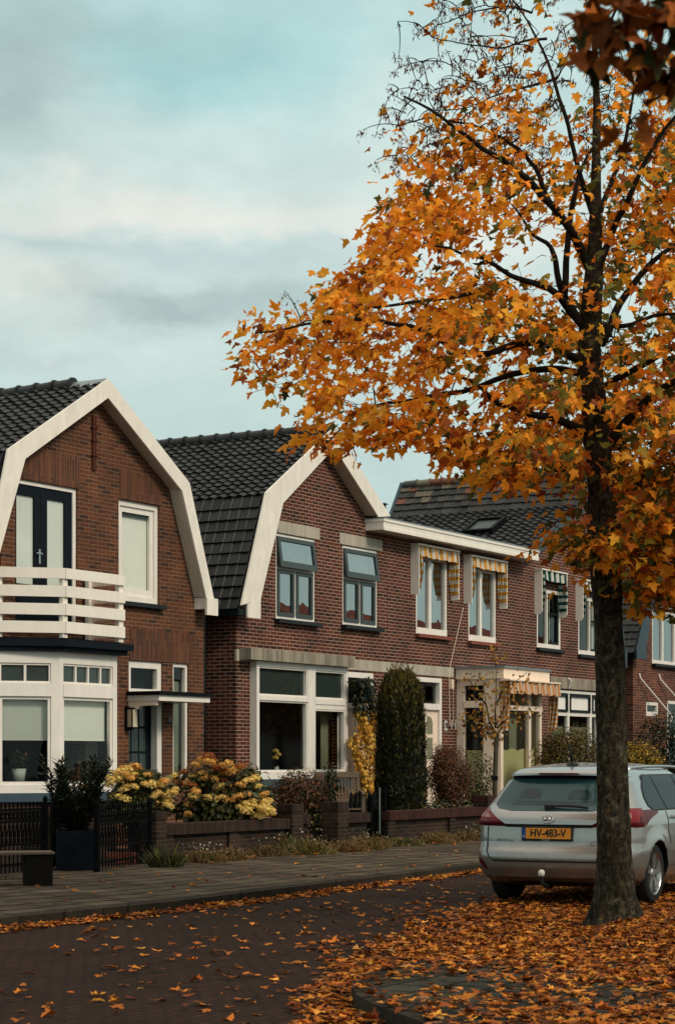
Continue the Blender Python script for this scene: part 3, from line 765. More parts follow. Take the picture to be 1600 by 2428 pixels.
# lintels over the upper windows
for (xa, xb, zz) in ((hb.x(657.5), hb.x(757), u1[3]+.012), (hb.x(804), hb.x(905), u2[3]+.012)):
    MB().box(xa, xb, -.012, .05, zz, zz+.21).build('lintel', M['concrete2'], HB)
def grey_window(parent, u, label):
    x0, x1, z0, z1 = u; fw = .06
    w = window(parent, x0, x1, z0, z1, y=.02, fw=fw, fd=.08, sill=('darksill', .07, .12), pane=False, label=label,
               vbars=((x0+x1)/2,), vseg=((z0+.05, z1-.60),), hbars=(z1-.59,), bw=.06)
    zm = z1-.625; xm = (x0+x1)/2
    for (xa, xb) in ((x0+fw+.012, xm-.035), (xm+.035, x1-fw-.012)):
        s = MB(); t = .070
        s.box(xa, xa+t, .0, .06, z0+.06, zm).box(xb-t, xb, .0, .06, z0+.06, zm).box(xa+t, xb-t, .0, .06, zm-t, zm).box(xa+t, xb-t, .0, .06, z0+.06, z0+.06+t)
        s.build('casement', M['greyframe'], w)
        MB().face((xa+t*.8, .03, z0+.06+t*.8), (xb-t*.8, .03, z0+.06+t*.8), (xb-t*.8, .03, zm-t*.8), (xa+t*.8, .03, zm-t*.8)).build('pane', M['glass_sky'], w)
    MB().face((x0+.06, .17, z0), (x1-.06, .17, z0), (x1-.06, .17, z1), (x0+.06, .17, z1)).build('net_curtain', M['curtain'], w)
    # hopper tilted open at the foot
    def hp(x, t, o):                           # t down the sash 0..1
        return (x, .035-.075*t-o, z1-.05-.54*t)
    s = MB()
    def hbar(xa, xb, ta, tb):
        k = len(s.v)
        for o in (0, .045):
            for x, t in ((xa, ta), (xb, ta), (xb, tb), (xa, tb)): s.v.append(hp(x, t, o))
        for q in ((0, 3, 2, 1), (4, 5, 6, 7), (0, 1, 5, 4), (1, 2, 6, 5), (2, 3, 7, 6), (3, 0, 4, 7)): s.f.append([k+i for i in q]); s.mi.append(0)
    xa, xb = x0+.045, x1-.045
    hbar(xa, xa+.085, 0, 1); hbar(xb-.085, xb, 0, 1); hbar(xa+.085, xb-.085, 0, .14); hbar(xa+.085, xb-.085, .80, 1)
    so = s.build('hopper_sash', M['greyframe'], w)
    MB().face(hp(xa+.07, .8, .02), hp(xb-.07, .8, .02), hp(xb-.07, .12, .02), hp(xa+.07, .12, .02)).build('pane', M['glass_sky'], w)
grey_window(HB, u1, 'grey window with tilted hopper, left of the two in the gable')
grey_window(HB, u2, 'grey window with tilted hopper, right of the two in the gable')
# concrete band and projecting slab over the ground floor window
bz1 = hb.L(560, 1539)[1]; bz0 = hb.L(560, 1567)[1]
MB().box(-.004, xg, -.012, .03, bz0, bz1).build('concrete_band', M['concrete2'], HB)
slx0, slx1 = hb.x(596, -.26), hb.x(842, -.26); slz1 = hb.L(842, 1557, -.26)[1]; slz0 = hb.L(842, 1582.5, -.26)[1]
MB().box(slx0, slx1, -.26, -.013, slz0, slz1).build('window_canopy', M['concrete'], HB)
yb = -.14
x0, x1 = hb.x(609, yb), hb.x(825, yb); z1 = slz0-.003; z0 = hb.L(609, 1848, yb)[1]
xm = hb.x(740, yb); xq = (hb.x(730.5, yb), hb.x(748.5, yb)); zt0 = hb.L(612, 1659, yb)[1]; zt1 = hb.L(612, 1648, yb)[1]
bl = [(x0+.08, xm-.1, z0+.95, zt0, 'curtain2', 'valance_cloth')]
bw_ = MB(); fw = .085
bw_.box(x0, x0+fw, yb, .03, z0, z1).box(x1-fw, x1, yb, .03, z0, z1).box(x0+fw, x1-fw, yb, -.02, z1-.09, z1).box(x0+fw, x1-fw, yb, -.02, z0, z0+.13).box(xq[0], xq[1], yb+.003, -.03, z0+.13, z1-.09)
bw_.box(x0+fw, xq[0], yb-.005, -.03, zt0, zt1).box(xq[1], x1-fw, yb-.005, -.03, zt0-.03, zt1-.01)
for (xa, xb, za, zb) in ((x0+fw, xq[0], z0+.13, zt0), (x0+fw, xq[0], zt1, z1-.09), (xq[1], x1-fw, z0+.13, zt0-.12), (xq[1], x1-fw, zt1-.01, z1-.09)):
    t = .03; bw_.box(xa, xa+t, yb+.02, -.04, za, zb).box(xb-t, xb, yb+.02, -.04, za, zb).box(xa+t, xb-t, yb+.02, -.04, zb-t, zb).box(xa+t, xb-t, yb+.02, -.04, za, za+t)
bw_.box(xq[1], x1-fw, yb+.01, -.04, zt0-.12, zt0-.031)
wo = bw_.build('bay_window', M['whiteframe'], HB); wo['label'] = 'large white four-light ground floor window under a concrete slab'
MB().face((x0+.05, -.06, z0+.1), (x1-.05, -.06, z0+.1), (x1-.05, -.06, z1-.05), (x0+.05, -.06, z1-.05)).build('pane', M['glass_dim'], wo)
ob = MB()
for xa, xb in ((x0+.06, xq[0]), (xq[1], x1-.06)): ob.face((xa, -.055, zt1), (xb, -.055, zt1), (xb, -.055, z1-.08), (xa, -.055, z1-.08))
ob.build('top_light', M['obscure'], wo)
MB().box(x0+.02, x1-.02, yb-.08, .0, z0-.16, z0-.002).build('sill', M['bluesill'], wo)
MB().box(x0+.05, x1-.05, yb+.02, -.001, .05, z0-.161).build('plinth', M['brick_b'], wo)
c = MB()
for i in range(10):
    xa = x1-.42+.03*i; c.face((xa, .20+.02*(i % 2), z0+.1), (xa+.03, .20+.02*((i+1) % 2), z0+.1), (xa+.03, .20+.02*((i+1) % 2), zt0), (xa, .20+.02*(i % 2), zt0))
c.build('curtain', M['curtain2'], wo)
# white door frame behind the climber
dfr = MB(); fx0, fx1, fz1 = door1[0]-.0, door1[1], door1[3]
dfr.box(fx1-.085, fx1, .0, .12, .1, fz1).box(fx0, fx0+.08, .0, .12, .1, fz1).box(fx0+.08, fx1-.085, .0, .12, fz1-.10, fz1).box(fx0+.08, fx1-.085, .01, .11, fz1-.68, fz1-.58)
do = dfr.build('front_door', M['whiteframe'], HB); do['label'] = 'white framed front door behind the yellow climber'
MB().box(fx0+.08, fx1-.085, .05, .09, .1, fz1-.68).build('door_leaf', M['pink'], do)
MB().face((fx0+.07, .07, fz1-.6), (fx1-.08, .07, fz1-.6), (fx1-.08, .07, fz1-.08), (fx0+.07, .07, fz1-.08)).build('pane', M['glass'], do)

# ================================================================== HOUSE C: flat fronted, yellow awnings
HC = empty('brick_house', hb.W(xg+.001, 0), hb.rot, 'flat-roofed red brick house with two yellow-striped awnings and a pinkish square bay', 'house')
class Off:                                     # same frame, local x shifted to the house's own corner
    def __init__(s, f, dx): s.f, s.dx = f, dx
    def L(s, px, py, y=0.): x, z = s.f.L(px, py, y); return x-s.dx, z
    def x(s, px, y=0.): return s.f.x(px, y)-s.dx
    def S(s, px, py, x): return s.f.S(px, py, x+s.dx)
    def W(s, x, y, z=0.): return s.f.W(x+s.dx, y, z)
hc = Off(hb, xg+.001)
xcR = hc.x(1276, -.40)                        # right end
wc = xcR+.02
q1 = (hc.x(986), hc.x(1060), hc.L(986, 1502)[1], hc.L(986, 1322)[1]+.06)
q2 = (hc.x(1110), hc.x(1175.5), hc.L(1110, 1519)[1], hc.L(1110, 1350)[1]+.06)
dr2 = (hc.x(984), hc.x(1047), .1, hc.L(1047, 1609)[1])
nw = (hc.x(900.5), hc.x(925), 1.2, hc.L(901, 1598)[1])
byR = hc.x(1285, -1.0); byL = hc.x(1082)
bayhole = (byL+.1, byR-.1, .8, hc.L(1082, 1612)[1]-.1)
mb = MB(); facade(mb, [(0, gzt), (wc, gzt)], 0, [q1, q2, dr2, nw, bayhole], 0, .12)
mb.face((0, 7.9, 0), (wc, 7.9, 0), (wc, 7.9, gzt), (0, 7.9, gzt)); mb.face((0, 0, 0), (0, 7.9, 0), (0, 7.9, gzt), (0, 0, gzt)); mb.face((wc, 0, 0), (wc, 7.9, 0), (wc, 7.9, gzt), (wc, 0, gzt))
mb.build('wall', M['brick_b'], HC)
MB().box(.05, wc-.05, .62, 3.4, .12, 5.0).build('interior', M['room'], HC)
MB().box(-.02, wc, .001, 8.0, gzt-.06, gzt-.01).build('roof', M['roofdark'], HC)
gu = MB(); gx0 = hc.x(909, -.40)
gu.box(gx0, xcR, -.40, -.001, gz, gzt).box(gx0-.01, xcR+.01, -.42, -.0, gzt-.05, gzt+.0).box(gx0+.01, xcR-.01, -.412, -.38, gz-.01, gz+.05)
gu.build('gutter', M['white'], HC)
MB().box(gx0-.012, xcR+.012, -.425, .02, gzt+.002, gzt+.025).build('gutter_lining', M['zinc'], HC)
def white_window(parent, u, label, sillm, glass='glass_sky', extra=None):
    x0, x1, z0, z1 = u
    xm = x0+(x1-x0)*.47
    w = window(parent, x0, x1, z0, z1, y=.015, fw=.065, fd=.08, vbars=(xm,), bw=.10, glass=glass, sill=(sillm, .05, .10), label=label,
               blind=[(x0+(x1-x0)*.74, x1-.06, z0+.05, z1, 'curtain', 'curtain')])
    MB().box(x0+.002, x1-.002, .005, .016, z0+.0, z0+.13).build('frame_foot', M['whiteframe'], w)
    return w
white_window(HC, q1, 'white two-light window under the left yellow-striped awning', 'redsill')
white_window(HC, q2, 'white two-light window under the right yellow-striped awning', 'redsill')
for (pa, pt, pb, pr, lab) in (((975, 1292), 1292, 1409, 1091, 'folded yellow and white striped awning, left one'), ((1100, 1319), 1319, 1431, 1205, 'folded yellow and white striped awning, right one')):
    xa, zt = hc.L(pa[0]+9, pt, -.1); zb = hc.L(pa[0]+9, pb, -.1)[1]; xb = hc.x(pr-5, -.17)
    o = awning(HC, xa, xb, zt, zb, .19, 'yellowstripe'); o['label'] = lab
MB().box(0, hc.x(1074), -.012, .03, bz0, bz1).build('concrete_band', M['concrete2'], HC)
# door with arched panes
x0, x1, _, z1 = dr2; zt = hc.L(1030, 1676)[1]
df = MB(); df.box(x0, x0+.08, .0, .12, .1, z1).box(x1-.10, x1, .0, .12, .1, z1).box(x0+.08, x1-.10, .0, .12, z1-.09, z1).box(x0+.08, x1-.10, -.01, .12, zt-.06, zt+.06)
df = df.build('front_door', M['whiteframe'], HC); df['label'] = 'pale pinkish front door with arched glazing'
MB().face((x0+.07, .08, zt), (x1-.09, .08, zt), (x1-.09, .08, z1-.05), (x0+.07, .08, z1-.05)).build('pane', M['glass'], df)
MB().box(x0+.081, x1-.101, .05, .10, .1, zt-.061).build('door_leaf', M['pink'], df)
g = MB(); cxm = (x0+x1)/2-.02
for sgn in (-1, 1):
    for (za, zb, arch) in ((zt-.55, zt-.18, 1), (zt-1.05, zt-.62, 0)):
        xa, xb = cxm+sgn*.03, cxm+sgn*.28
        if arch: g.face((xa, .046, za), (xb, .046, za), (xb, .046, zb-.12), (xa+(xb-xa)*.7, .046, zb-.03), (xa, .046, zb))
        else: g.face((xa, .046, za), (xb, .046, za), (xb, .046, zb), (xa, .046, zb))
g.build('door_pane', M['curtain2'], df)
window(HC, nw[0], nw[1], nw[2], nw[3], y=.02, fw=.06, fd=.08, name='side_window', glass='glass', hbars=(nw[3]-.62,))
nx, nz = hc.L(1055, 1720.5)
pl = MB().box(nx-.045, nx+.045, -.02, -.002, nz-.10, nz+.10).build('number_plate', M['pot'], HC)
text_obj('house_number', '8', .15, M['navy'], pl, (nx, -.024, nz), FACE_OUT)
for pxx in (1065.5, 1074):
    cx0, cz0_ = hc.L(pxx, 1718)
    MB().box(cx0-.014, cx0+.014, -.04, -.002, cz0_-.02, cz0_+.02).bar((cx0-.006, -.05, cz0_-.10), (cx0+.006, -.05, cz0_+.10), .014, .014).build('rope_cleat', M['pot'], HC)
p0 = hc.L(1098, 1440, -.03); p1 = hc.L(1064, 1590, -.03); p2 = hc.L(1065.5, 1715, -.04)
MB().tube([(p0[0], -.03, p0[1]), (p1[0], -.03, p1[1]), (p2[0], -.045, p2[1])], .006, 5).build('awning_rope', M['pink'], HC)
r0 = hc.L(1074, 1625, -.03); MB().tube([(r0[0], -.03, r0[1]), (hc.x(1074, -.03), -.03, hc.L(1074, 1715, -.03)[1])], .005, 5).build('awning_rope', M['soffit'], HC)
jx, jz = hc.L(1066, 1618); MB().box(jx-.045, jx+.045, -.07, -.002, jz-.13, jz+.06).build('rope_box', M['pink'], HC)
# square bay
zf1 = hc.L(1082, 1587)[1]; zf0 = hc.L(1082, 1611)[1]; zs = .72
yF = -1.0; ce = zf0
bf = MB(); t = .10
def boxL(x0, x1, y0, y1, z0, z1): bf.box(x0, x1, y0, y1, z0, z1)
yp0, yp1 = hc.S(1145, 1700, byL)[0], hc.S(1099, 1700, byL)[0]
# left side: posts, solid panel, rails
boxL(byL, byL+t, yp1, -.001, .3, ce); boxL(byL, byL+t, yF, yp0, .3, ce); boxL(byL, byL+t, yp0, yp1, ce-.13, ce)
ztr = hc.S(1120, 1671, byL)[1]; ztu = hc.S(1120, 1680, byL)[1]
boxL(byL-.008, byL+t, yp0, yp1, ztr-.06, ztr+.08); boxL(byL, byL+t, yp0, yp1, .3, zs)
# front
for px_ in (1190, 1256, 1281):
    xx = hc.x(px_, yF); boxL(max(byL+t, xx-.05), min(byR, xx+.05), yF, yF+.09, zs, ce)
boxL(byL+t, byR, yF, yF+.08, ce-.12, ce); zfr = hc.L(1230, 1679, yF)[1]
boxL(byL+t, byR, yF-.006, yF+.08, zfr-.05, zfr+.05); boxL(byL+t, byR, yF-.02, yF+.08, zs-.12, zs)
boxL(byR-.08, byR, yF+.09, -.001, .3, ce)
by = bf.build('square_bay', M['pink'], HC); by['label'] = 'square pinkish white bay with tall panes and a flat roof'
MB().box(byL+.01, byR-.01, yF+.012, -.002, .05, zs-.121).build('plinth', M['navy'], by)
MB().face((byL+.05, yp0, zs), (byL+.05, yp1, zs), (byL+.05, yp1, ce-.1), (byL+.05, yp0, ce-.1)).build('side_pane', M['glass_dim'], by)
MB().face((byL+t, yF+.04, zs), (byR, yF+.04, zs), (byR, yF+.04, ce-.1), (byL+t, yF+.04, ce-.1)).build('front_pane', M['glass_dim'], by)
zcafe = hc.L(1230, 1777, yF)[1]
cf = MB(); n = 24
for i in range(n):
    xa, xb = byL+t+(byR-byL-t)*i/n, byL+t+(byR-byL-t)*(i+1)/n; ya, yb2 = yF+.13+.012*math.sin(i*1.1), yF+.13+.012*math.sin((i+1)*1.1)
    cf.face((xa, ya, zs), (xb, yb2, zs), (xb, yb2, zcafe+.02*math.sin((i+1)*.9)), (xa, ya, zcafe+.02*math.sin(i*.9)))
cf.face((byL+.13, yp0, zs), (byL+.13, yp1, zs), (byL+.13, yp1, zcafe-.02), (byL+.13, yp0, zcafe-.02))
cf.build('half_curtain', M['cafe'], by)
cu_ = MB()
for (a0, a1) in ((0.06, .22), (.42, .6), (.84, .97)):
    for i in range(10):
        xa = byL+(byR-byL)*(a0+(a1-a0)*i/10); xb = byL+(byR-byL)*(a0+(a1-a0)*(i+1)/10)
        cu_.face((xa, yF+.22+.02*(i % 2), zs), (xb, yF+.22+.02*((i+1) % 2), zs), (xb, yF+.22+.02*((i+1) % 2), zfr), (xa, yF+.22+.02*(i % 2), zfr))
cu_.build('curtain', M['curtain2'], by)
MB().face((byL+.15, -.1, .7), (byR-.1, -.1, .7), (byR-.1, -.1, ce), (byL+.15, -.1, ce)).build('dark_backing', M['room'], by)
fa = MB(); fa.box(byL-.07, hc.x(1302, -1.1), yF-.10, -.014, zf0, zf1); fa.build('bay_fascia', M['pink'], by)
MB().box(byL-.11, hc.x(1304, -1.12), yF-.14, -.013, zf1+.002, zf1+.05).build('bay_roofing', M['zinc'], by)
# small awning on the bay front
axa, axb = hc.x(1188, yF-.12), hc.x(1317, yF-.2); azt = zf0-.02
aw = MB().box(axa, axb, yF-.32, yF-.10, azt-.03, azt).build('awning', M['pink'], by); aw['label'] = 'orange striped awning over the bay front'
c = MB(); n = 64
for i in range(n):
    def vp(i, top):
        t_ = i/n; return (axa+(axb-axa)*t_, yF-.28+.03*math.sin(t_*50)+(0 if top else -.03), azt-.032 if top else azt-.25-.05*abs(math.sin(t_*math.pi*7)))
    c.face(vp(i, 0), vp(i+1, 0), vp(i+1, 1), vp(i, 1))
c.build('awning_cloth', M['orangestripe'], by, smooth=True)
for xs in (axa+.05, axb-.07):
    c = MB()
    for i in range(8):
        for j in range(10):
            def q(i, j): return (xs+.04*math.sin(i*2.2+j*.2)+.05*math.sin(j/10*3.1), yF-.03-.27*i/8*(1-.25*j/10), azt-.04-1.0*j/10)
            c.face(q(i, j), q(i+1, j), q(i+1, j+1), q(i, j+1))
    ob = c.build('awning_side_cloth', M['orangestripe'], by, smooth=True)
    uv = ob.data.uv_layers[0].data
    for p in ob.data.polygons:
        for li in p.loop_indices:
            co = ob.data.vertices[ob.data.loops[li].vertex_index].co; uv[li].uv = (co.z, co.y)

# ================================================================== HOUSE D: green awnings, old tiled roof
xd0 = xg+.001+wc+.001
hd = Off(hb, xd0)
HD = empty('brick_house', hb.W(xd0, 0), hb.rot, 'brick house with green-striped awnings and patchy old tiled roof behind the maple trunk', 'house')
wd = 16.62-xd0
sD = lambda s, z: (s-xd0, z)
profD = [sD(11.50, 6.04), sD(14.28, 7.34), sD(14.85, 8.17), sD(15.95, 7.0), sD(16.80, 3.95)]
topD = [(0, 5.95), sD(14.2, 7.1), sD(14.85, 7.95), sD(15.85, 6.85), (wd, 4.1)]
g1 = (hd.x(1272), hd.x(1329), hd.L(1272, 1535)[1], hd.L(1272, 1393)[1])
g2 = (hd.x(1370), hd.x(1432), hd.L(1370, 1551)[1], hd.L(1370, 1412)[1])
gl = (hd.x(1309), hd.x(1455), .95, hd.L(1312, 1634)[1])
mb = MB(); facade(mb, topD, 0, [g1, g2, gl], 0, .12)
mb.face((wd, 0, 0), (wd, 4.6, 0), (wd, 4.6, 4.1), (wd, 0, 4.1))
mb.prism(topD+[(wd, 0), (0, 0)], 4.6, 4.7); mb.build('wall', M['brick_b'], HD)
MB().box(.05, wd-.05, .62, 3.4, .12, 4.8).build('interior', M['room'], HD)
ro = roof_shell(HD, profD, -.22, 4.75)
def moss(u, v, c):
    r = random.random()
    if u > .45 and v > .35:
        if r < .20: return (.10, .082, .052)
        if r < .30: return (.14, .042, .020)
        if r < .55: return (.042, .039, .030)
    return c
def moss2(u, v, c):
    r = random.random()
    return (.06, .055, .045) if r < .12 and u > .5 else c
(xa, za), (xb, zb), (xc_, zc_) = profD[0], profD[1], profD[2]
V1 = Vector((xb-xa, 0, zb-za)); V2 = Vector((xc_-xb, 0, zc_-zb))
tiles('roof_tiles', ro, (xa, -.20, za), (0, 1, 0), V1, 4.95, V1.length, .22, .20, 'pan', tint=(.013, .0145, .0145), accent=moss2)
tiles('roof_tiles', ro, (xb, -.20, zb), (0, 1, 0), V2, 4.95, V2.length, .22, .20, 'flat', tint=(.016, .017, .0155), accent=moss)
for i in (2, 3):
    (p, q), (r_, s_) = profD[i], profD[i+1]; V = Vector((p-r_, 0, q-s_))
    tiles('roof_tiles', ro, (r_, -.2, s_), (0, 1, 0), V, 4.95, V.length, .28, .34, 'flat')
ridge(ro, (xc_, -.2, zc_+.03), (xc_, 4.7, zc_+.03), .10, .36, (.05, .05, .045), accent=lambda u, v, c: (.15, .05, .028) if (u > .6 and random.random() < .5) else ((.16, .135, .09) if random.random() < .35 else c))
# dark blue verge at the back, slate blue bargeboard in front
po = [(x, z+.10) for x, z in profD]; pi_ = [(x+.02, z-.16) for x, z in profD[:2]]+[(profD[2][0], profD[2][1]-.2)]+[(x-.06, z-.18) for x, z in profD[3:]]
bargeboard(HD, po, pi_, -.26, -.222, 'slateblue')
bargeboard(HD, po[:3], pi_[:3], 4.76, 4.84, 'slateblue', 'back_verge')
ft = profD[4]; MB().box(ft[0]-.30, ft[0]+.06, -.27, -.20, ft[1]-.25, ft[1]+.12).build('barge_foot', M['slateblue'], HD)
# skylight
def on_slope(px_, py_):
    for k in range(400):                       # march along the view ray until it meets the lower slope
        Y = 44+k*.02; p = A(px_, py_, Y); s_, y_ = hb.inv(p); s_ -= xd0
        if p.z < za+(s_-xa)*V1.z/V1.x+.05 and s_ > xa: return s_, y_
    return 1.5, 1.5
s1, y1 = on_slope(1150, 1250); print('skylight', s1, y1)
V1n = V1.normalized(); Nn = Vector((-V1n.z, 0, V1n.x))
def sk(a, b, h): p = Vector((xa, 0, za))+V1n*a+Nn*h; return (p.x, b, p.z)
a0 = (s1-xa)/V1n.x
k = MB()
def skbox(a_, b_, c_, d_, h0, h1):
    n0 = len(k.v)
    for h in (h0, h1):
        for aa, bb in ((a_, c_), (b_, c_), (b_, d_), (a_, d_)): k.v.append(sk(aa, bb, h))
    for q in ((0, 3, 2, 1), (4, 5, 6, 7), (0, 1, 5, 4), (1, 2, 6, 5), (2, 3, 7, 6), (3, 0, 4, 7)): k.f.append([n0+i for i in q]); k.mi.append(0)
hw, hl = .38, .42
skbox(a0-hl, a0+hl, y1-hw, y1-hw+.08, .02, .15); skbox(a0-hl, a0+hl, y1+hw-.08, y1+hw, .02, .15); skbox(a0-hl, a0-hl+.08, y1-hw+.08, y1+hw-.08, .02, .14); skbox(a0+hl-.08, a0+hl, y1-hw+.08, y1+hw-.08, .02, .16)
so = k.build('skylight', M['black'], ro)
k = MB(); skbox(a0-hl+.08, a0+hl-.08, y1-hw+.08, y1+hw-.08, .04, .10); k.build('skylight_pane', M['greyframe'], so)
# windows and awnings
def green_window(u, label):
    x0, x1, z0, z1 = u; w = window(HD, x0, x1, z0, z1, y=.015, fw=.085, fd=.08, vbars=((x0+x1)/2-.06,), bw=.05, glass='glass', sill=('darksill', .05, .09), label=label,
        blind=[(x0+.05, x0+.22, z0, z1, 'curtain', 'curtain'), (x1-.5, x1-.33, z0, z1, 'curtain', 'curtain')])
    s = MB(); xm = (x0+x1)/2-.03
    s.box(xm, xm+.06, .02, .07, z0+.09, z1-.09).box(x1-.15, x1-.088, .02, .07, z0+.09, z1-.09).box(xm+.06, x1-.15, .02, .07, z0+.09, z0+.16).box(xm+.06, x1-.15, .02, .07, (z0+z1)/2+.1, (z0+z1)/2+.15).build('casement', M['darkgreen'], w)
green_window(g1, 'dark sashed window under the left green-striped awning'); green_window(g2, 'dark sashed window under the right green-striped awning, partly behind the trunk')
for (pa, pt, pb, pr, lab) in ((1267, 1351, 1456, 1347, 'green and white striped awning, left one'), (1364, 1376, 1472, 1446, 'green and white striped awning, right one by the trunk')):
    x_a, zt = hd.L(pa+9, pt, -.1); zb = hd.L(pa+9, pb, -.1)[1]; x_b = hd.x(pr-5, -.17)
    o = awning(HD, x_a, x_b, zt, zb, .19, 'greenstripe', rounded=True); o['label'] = lab
lz1, lz0 = hd.L(1310, 1605)[1], hd.L(1310, 1631)[1]
MB().box(hd.x(1303), wd-.3, -.03, .02, lz0, lz1).build('lintel', M['concrete'], HD)
x0, x1, z0, z1 = gl; xs_ = [hd.x(1349), hd.x(1402), hd.x(1418)]
zt = hd.L(1320, 1690)[1]
w = window(HD, x0, x1, z0, z1, y=.02, fw=.07, fd=.08, vbars=xs_, bw=.12, hbars=(zt,), hseg=None, glass='glass_dim', name='wide_window', label='wide white window with pale top blinds behind the hedge', blind=[(x0+.1, x1-.1, z0, zt-.3, 'curtain2', 'curtain')])
edges = [x0+.07]+[v for xx in xs_ for v in (xx-.06, xx+.06)]+[x1-.07]
for i in range(0, len(edges)-1, 2):
    xa_, xb_ = edges[i], edges[i+1]
    if xb_-xa_ < .1: continue
    s = MB(); t = .055; za_, zb_ = zt+.03, z1-.07
    s.box(xa_, xa_+t, .0, .06, za_, zb_).box(xb_-t, xb_, .0, .06, za_, zb_).box(xa_+t, xb_-t, .0, .06, zb_-t*1.3, zb_).box(xa_+t, xb_-t, .0, .06, za_, za_+t).build('top_sash', M['darkgreen'], w)
    MB().face((xa_+t, .05, za_+t), (xb_-t, .05, za_+t), (xb_-t, .05, zb_-t), (xa_+t, .05, zb_-t)).build('top_blind', M['blindwhite'], w)
hx_, hz_ = hd.L(1347, 1622, -.05); MB().tube([(hx_-.03, -.05, hz_+.14), (hx_, -.12, hz_+.08), (hx_+.02, -.05, hz_-.1)], .018, 6).build('awning_hook', M['whiteframe'], HD)

# ================================================================== HOUSE E: far right
xe0 = hb.x(1499.5)
he = Off(hb, xe0)
HE = empty('brick_house', hb.W(xe0, 0), hb.rot, 'rightmost brick house with slate blue bargeboard and white awning arms beyond the trunk', 'house')
oE = [he.L(*p, dB) for p in ((1505, 1543), (1540, 1395))]; iE = [he.L(*p, dB) for p in ((1527, 1543), (1549, 1395))]
vx_ = oE[1][0]-oE[0][0]; vz_ = oE[1][1]-oE[0][1]
k_ = 3.05/vz_; oE[1] = (oE[0][0]+vx_*k_, oE[0][1]+3.05); iE[1] = (iE[0][0]+(iE[1][0]-iE[0][0])*k_, oE[1][1]-.1)
oE += [(oE[1][0]+1.9, oE[1][1]+1.5), (oE[1][0]+3.8, oE[1][1]), (oE[1][0]+4.6, oE[0][1])]; iE += [(oE[2][0], oE[2][1]-.42), (oE[3][0]-.3, oE[3][1]-.1), (oE[4][0]-.3, oE[4][1])]
topE = [(0, oE[0][1]+.1), (iE[1][0], iE[1][1]), (iE[2][0], iE[2][1]), (iE[3][0], iE[3][1]), (oE[4][0]-.2, oE[4][1]+.1)]
e1 = (he.x(1545), he.x(1640), he.L(1545, 1573)[1], he.L(1545, 1443)[1]); e2 = (he.x(1531), he.x(1560), he.L(1531, 1697)[1], he.L(1531, 1663)[1]); e3 = (he.x(1581), he.x(1660), .1, he.L(1581, 1660)[1])
mb = MB(); facade(mb, topE, 0, [e1, e2, e3], 0, .12); mb.face((0, 0, 0), (0, 8, 0), (0, 8, oE[0][1]+.1), (0, 0, oE[0][1]+.1)); mb.prism(topE+[(topE[-1][0], 0), (0, 0)], 8, 8.1)
mb.build('wall', M['brick_c'], HE)
MB().box(.1, topE[-1][0]-.1, .62, 3.4, .12, 5.0).build('interior', M['room'], HE)
profE = [(x, z-.06) for x, z in oE]; ro = roof_shell(HE, profE, dB+.02, 8.1); slopes(ro, profE, dB+.03, 8.1, None, tint=(.016, .019, .020))
ridge(ro, (oE[2][0], dB, oE[2][1]-.05), (oE[2][0], 8.1, oE[2][1]-.05))
bargeboard(HE, oE, iE, dB-.035, dB, 'slateblue')
MB().box(oE[0][0]+.0, he.x(1528, dB), dB-.045, dB-.003, he.L(1510, 1562, dB)[1], oE[0][1]+.02).build('barge_foot', M['slateblue'], HE)
MB().box(oE[0][0]-.0, -.001, dB+.01, 8, he.L(1510, 1560, dB)[1], oE[0][1]-.07).build('gutter', M['black'], HE)
window(HE, e1[0], e1[1], e1[2], e1[3], y=.015, fw=.08, fd=.08, vbars=(he.x(1572), he.x(1600)), bw=.09, glass='glass_sky', sill=('darksill', .05, .12), label='white upstairs window right of the slate blue bargeboard', blind=[(e1[0]+.1, he.x(1567), e1[2], e1[3], 'curtain', 'curtain')])
MB().box(e1[0]-.02, e1[1]+.3, -.10, -.002, e1[3]+.05, e1[3]+.17).build('awning_box', M['zinc'], HE)
window(HE, e2[0], e2[1], e2[2], e2[3], y=.015, fw=.09, fd=.08, glass='glass_dim', name='small_window', label='small square white framed window near the corner')
window(HE, e3[0], e3[1], e3[2], e3[3], y=.015, fw=.09, fd=.08, glass='glass_dim', name='doorway', hbars=(2.1,))
for (p0_, p1_) in (((1516, 1608), (1590, 1693)), ((1563, 1610), (1640, 1695))):
    a_, b_ = he.L(p0_[0], p0_[1], -.05), he.L(p1_[0], p1_[1], -.35)
    MB().tube([(a_[0], -.03, a_[1]+.12), (a_[0], -.06, a_[1]), (b_[0], -.33, b_[1]), (b_[0]+.06, -.35, b_[1]-.1), (b_[0]-.05, -.35, b_[1]-.2)], .022, 7).build('awning_arm', M['white'], HE, smooth=True)

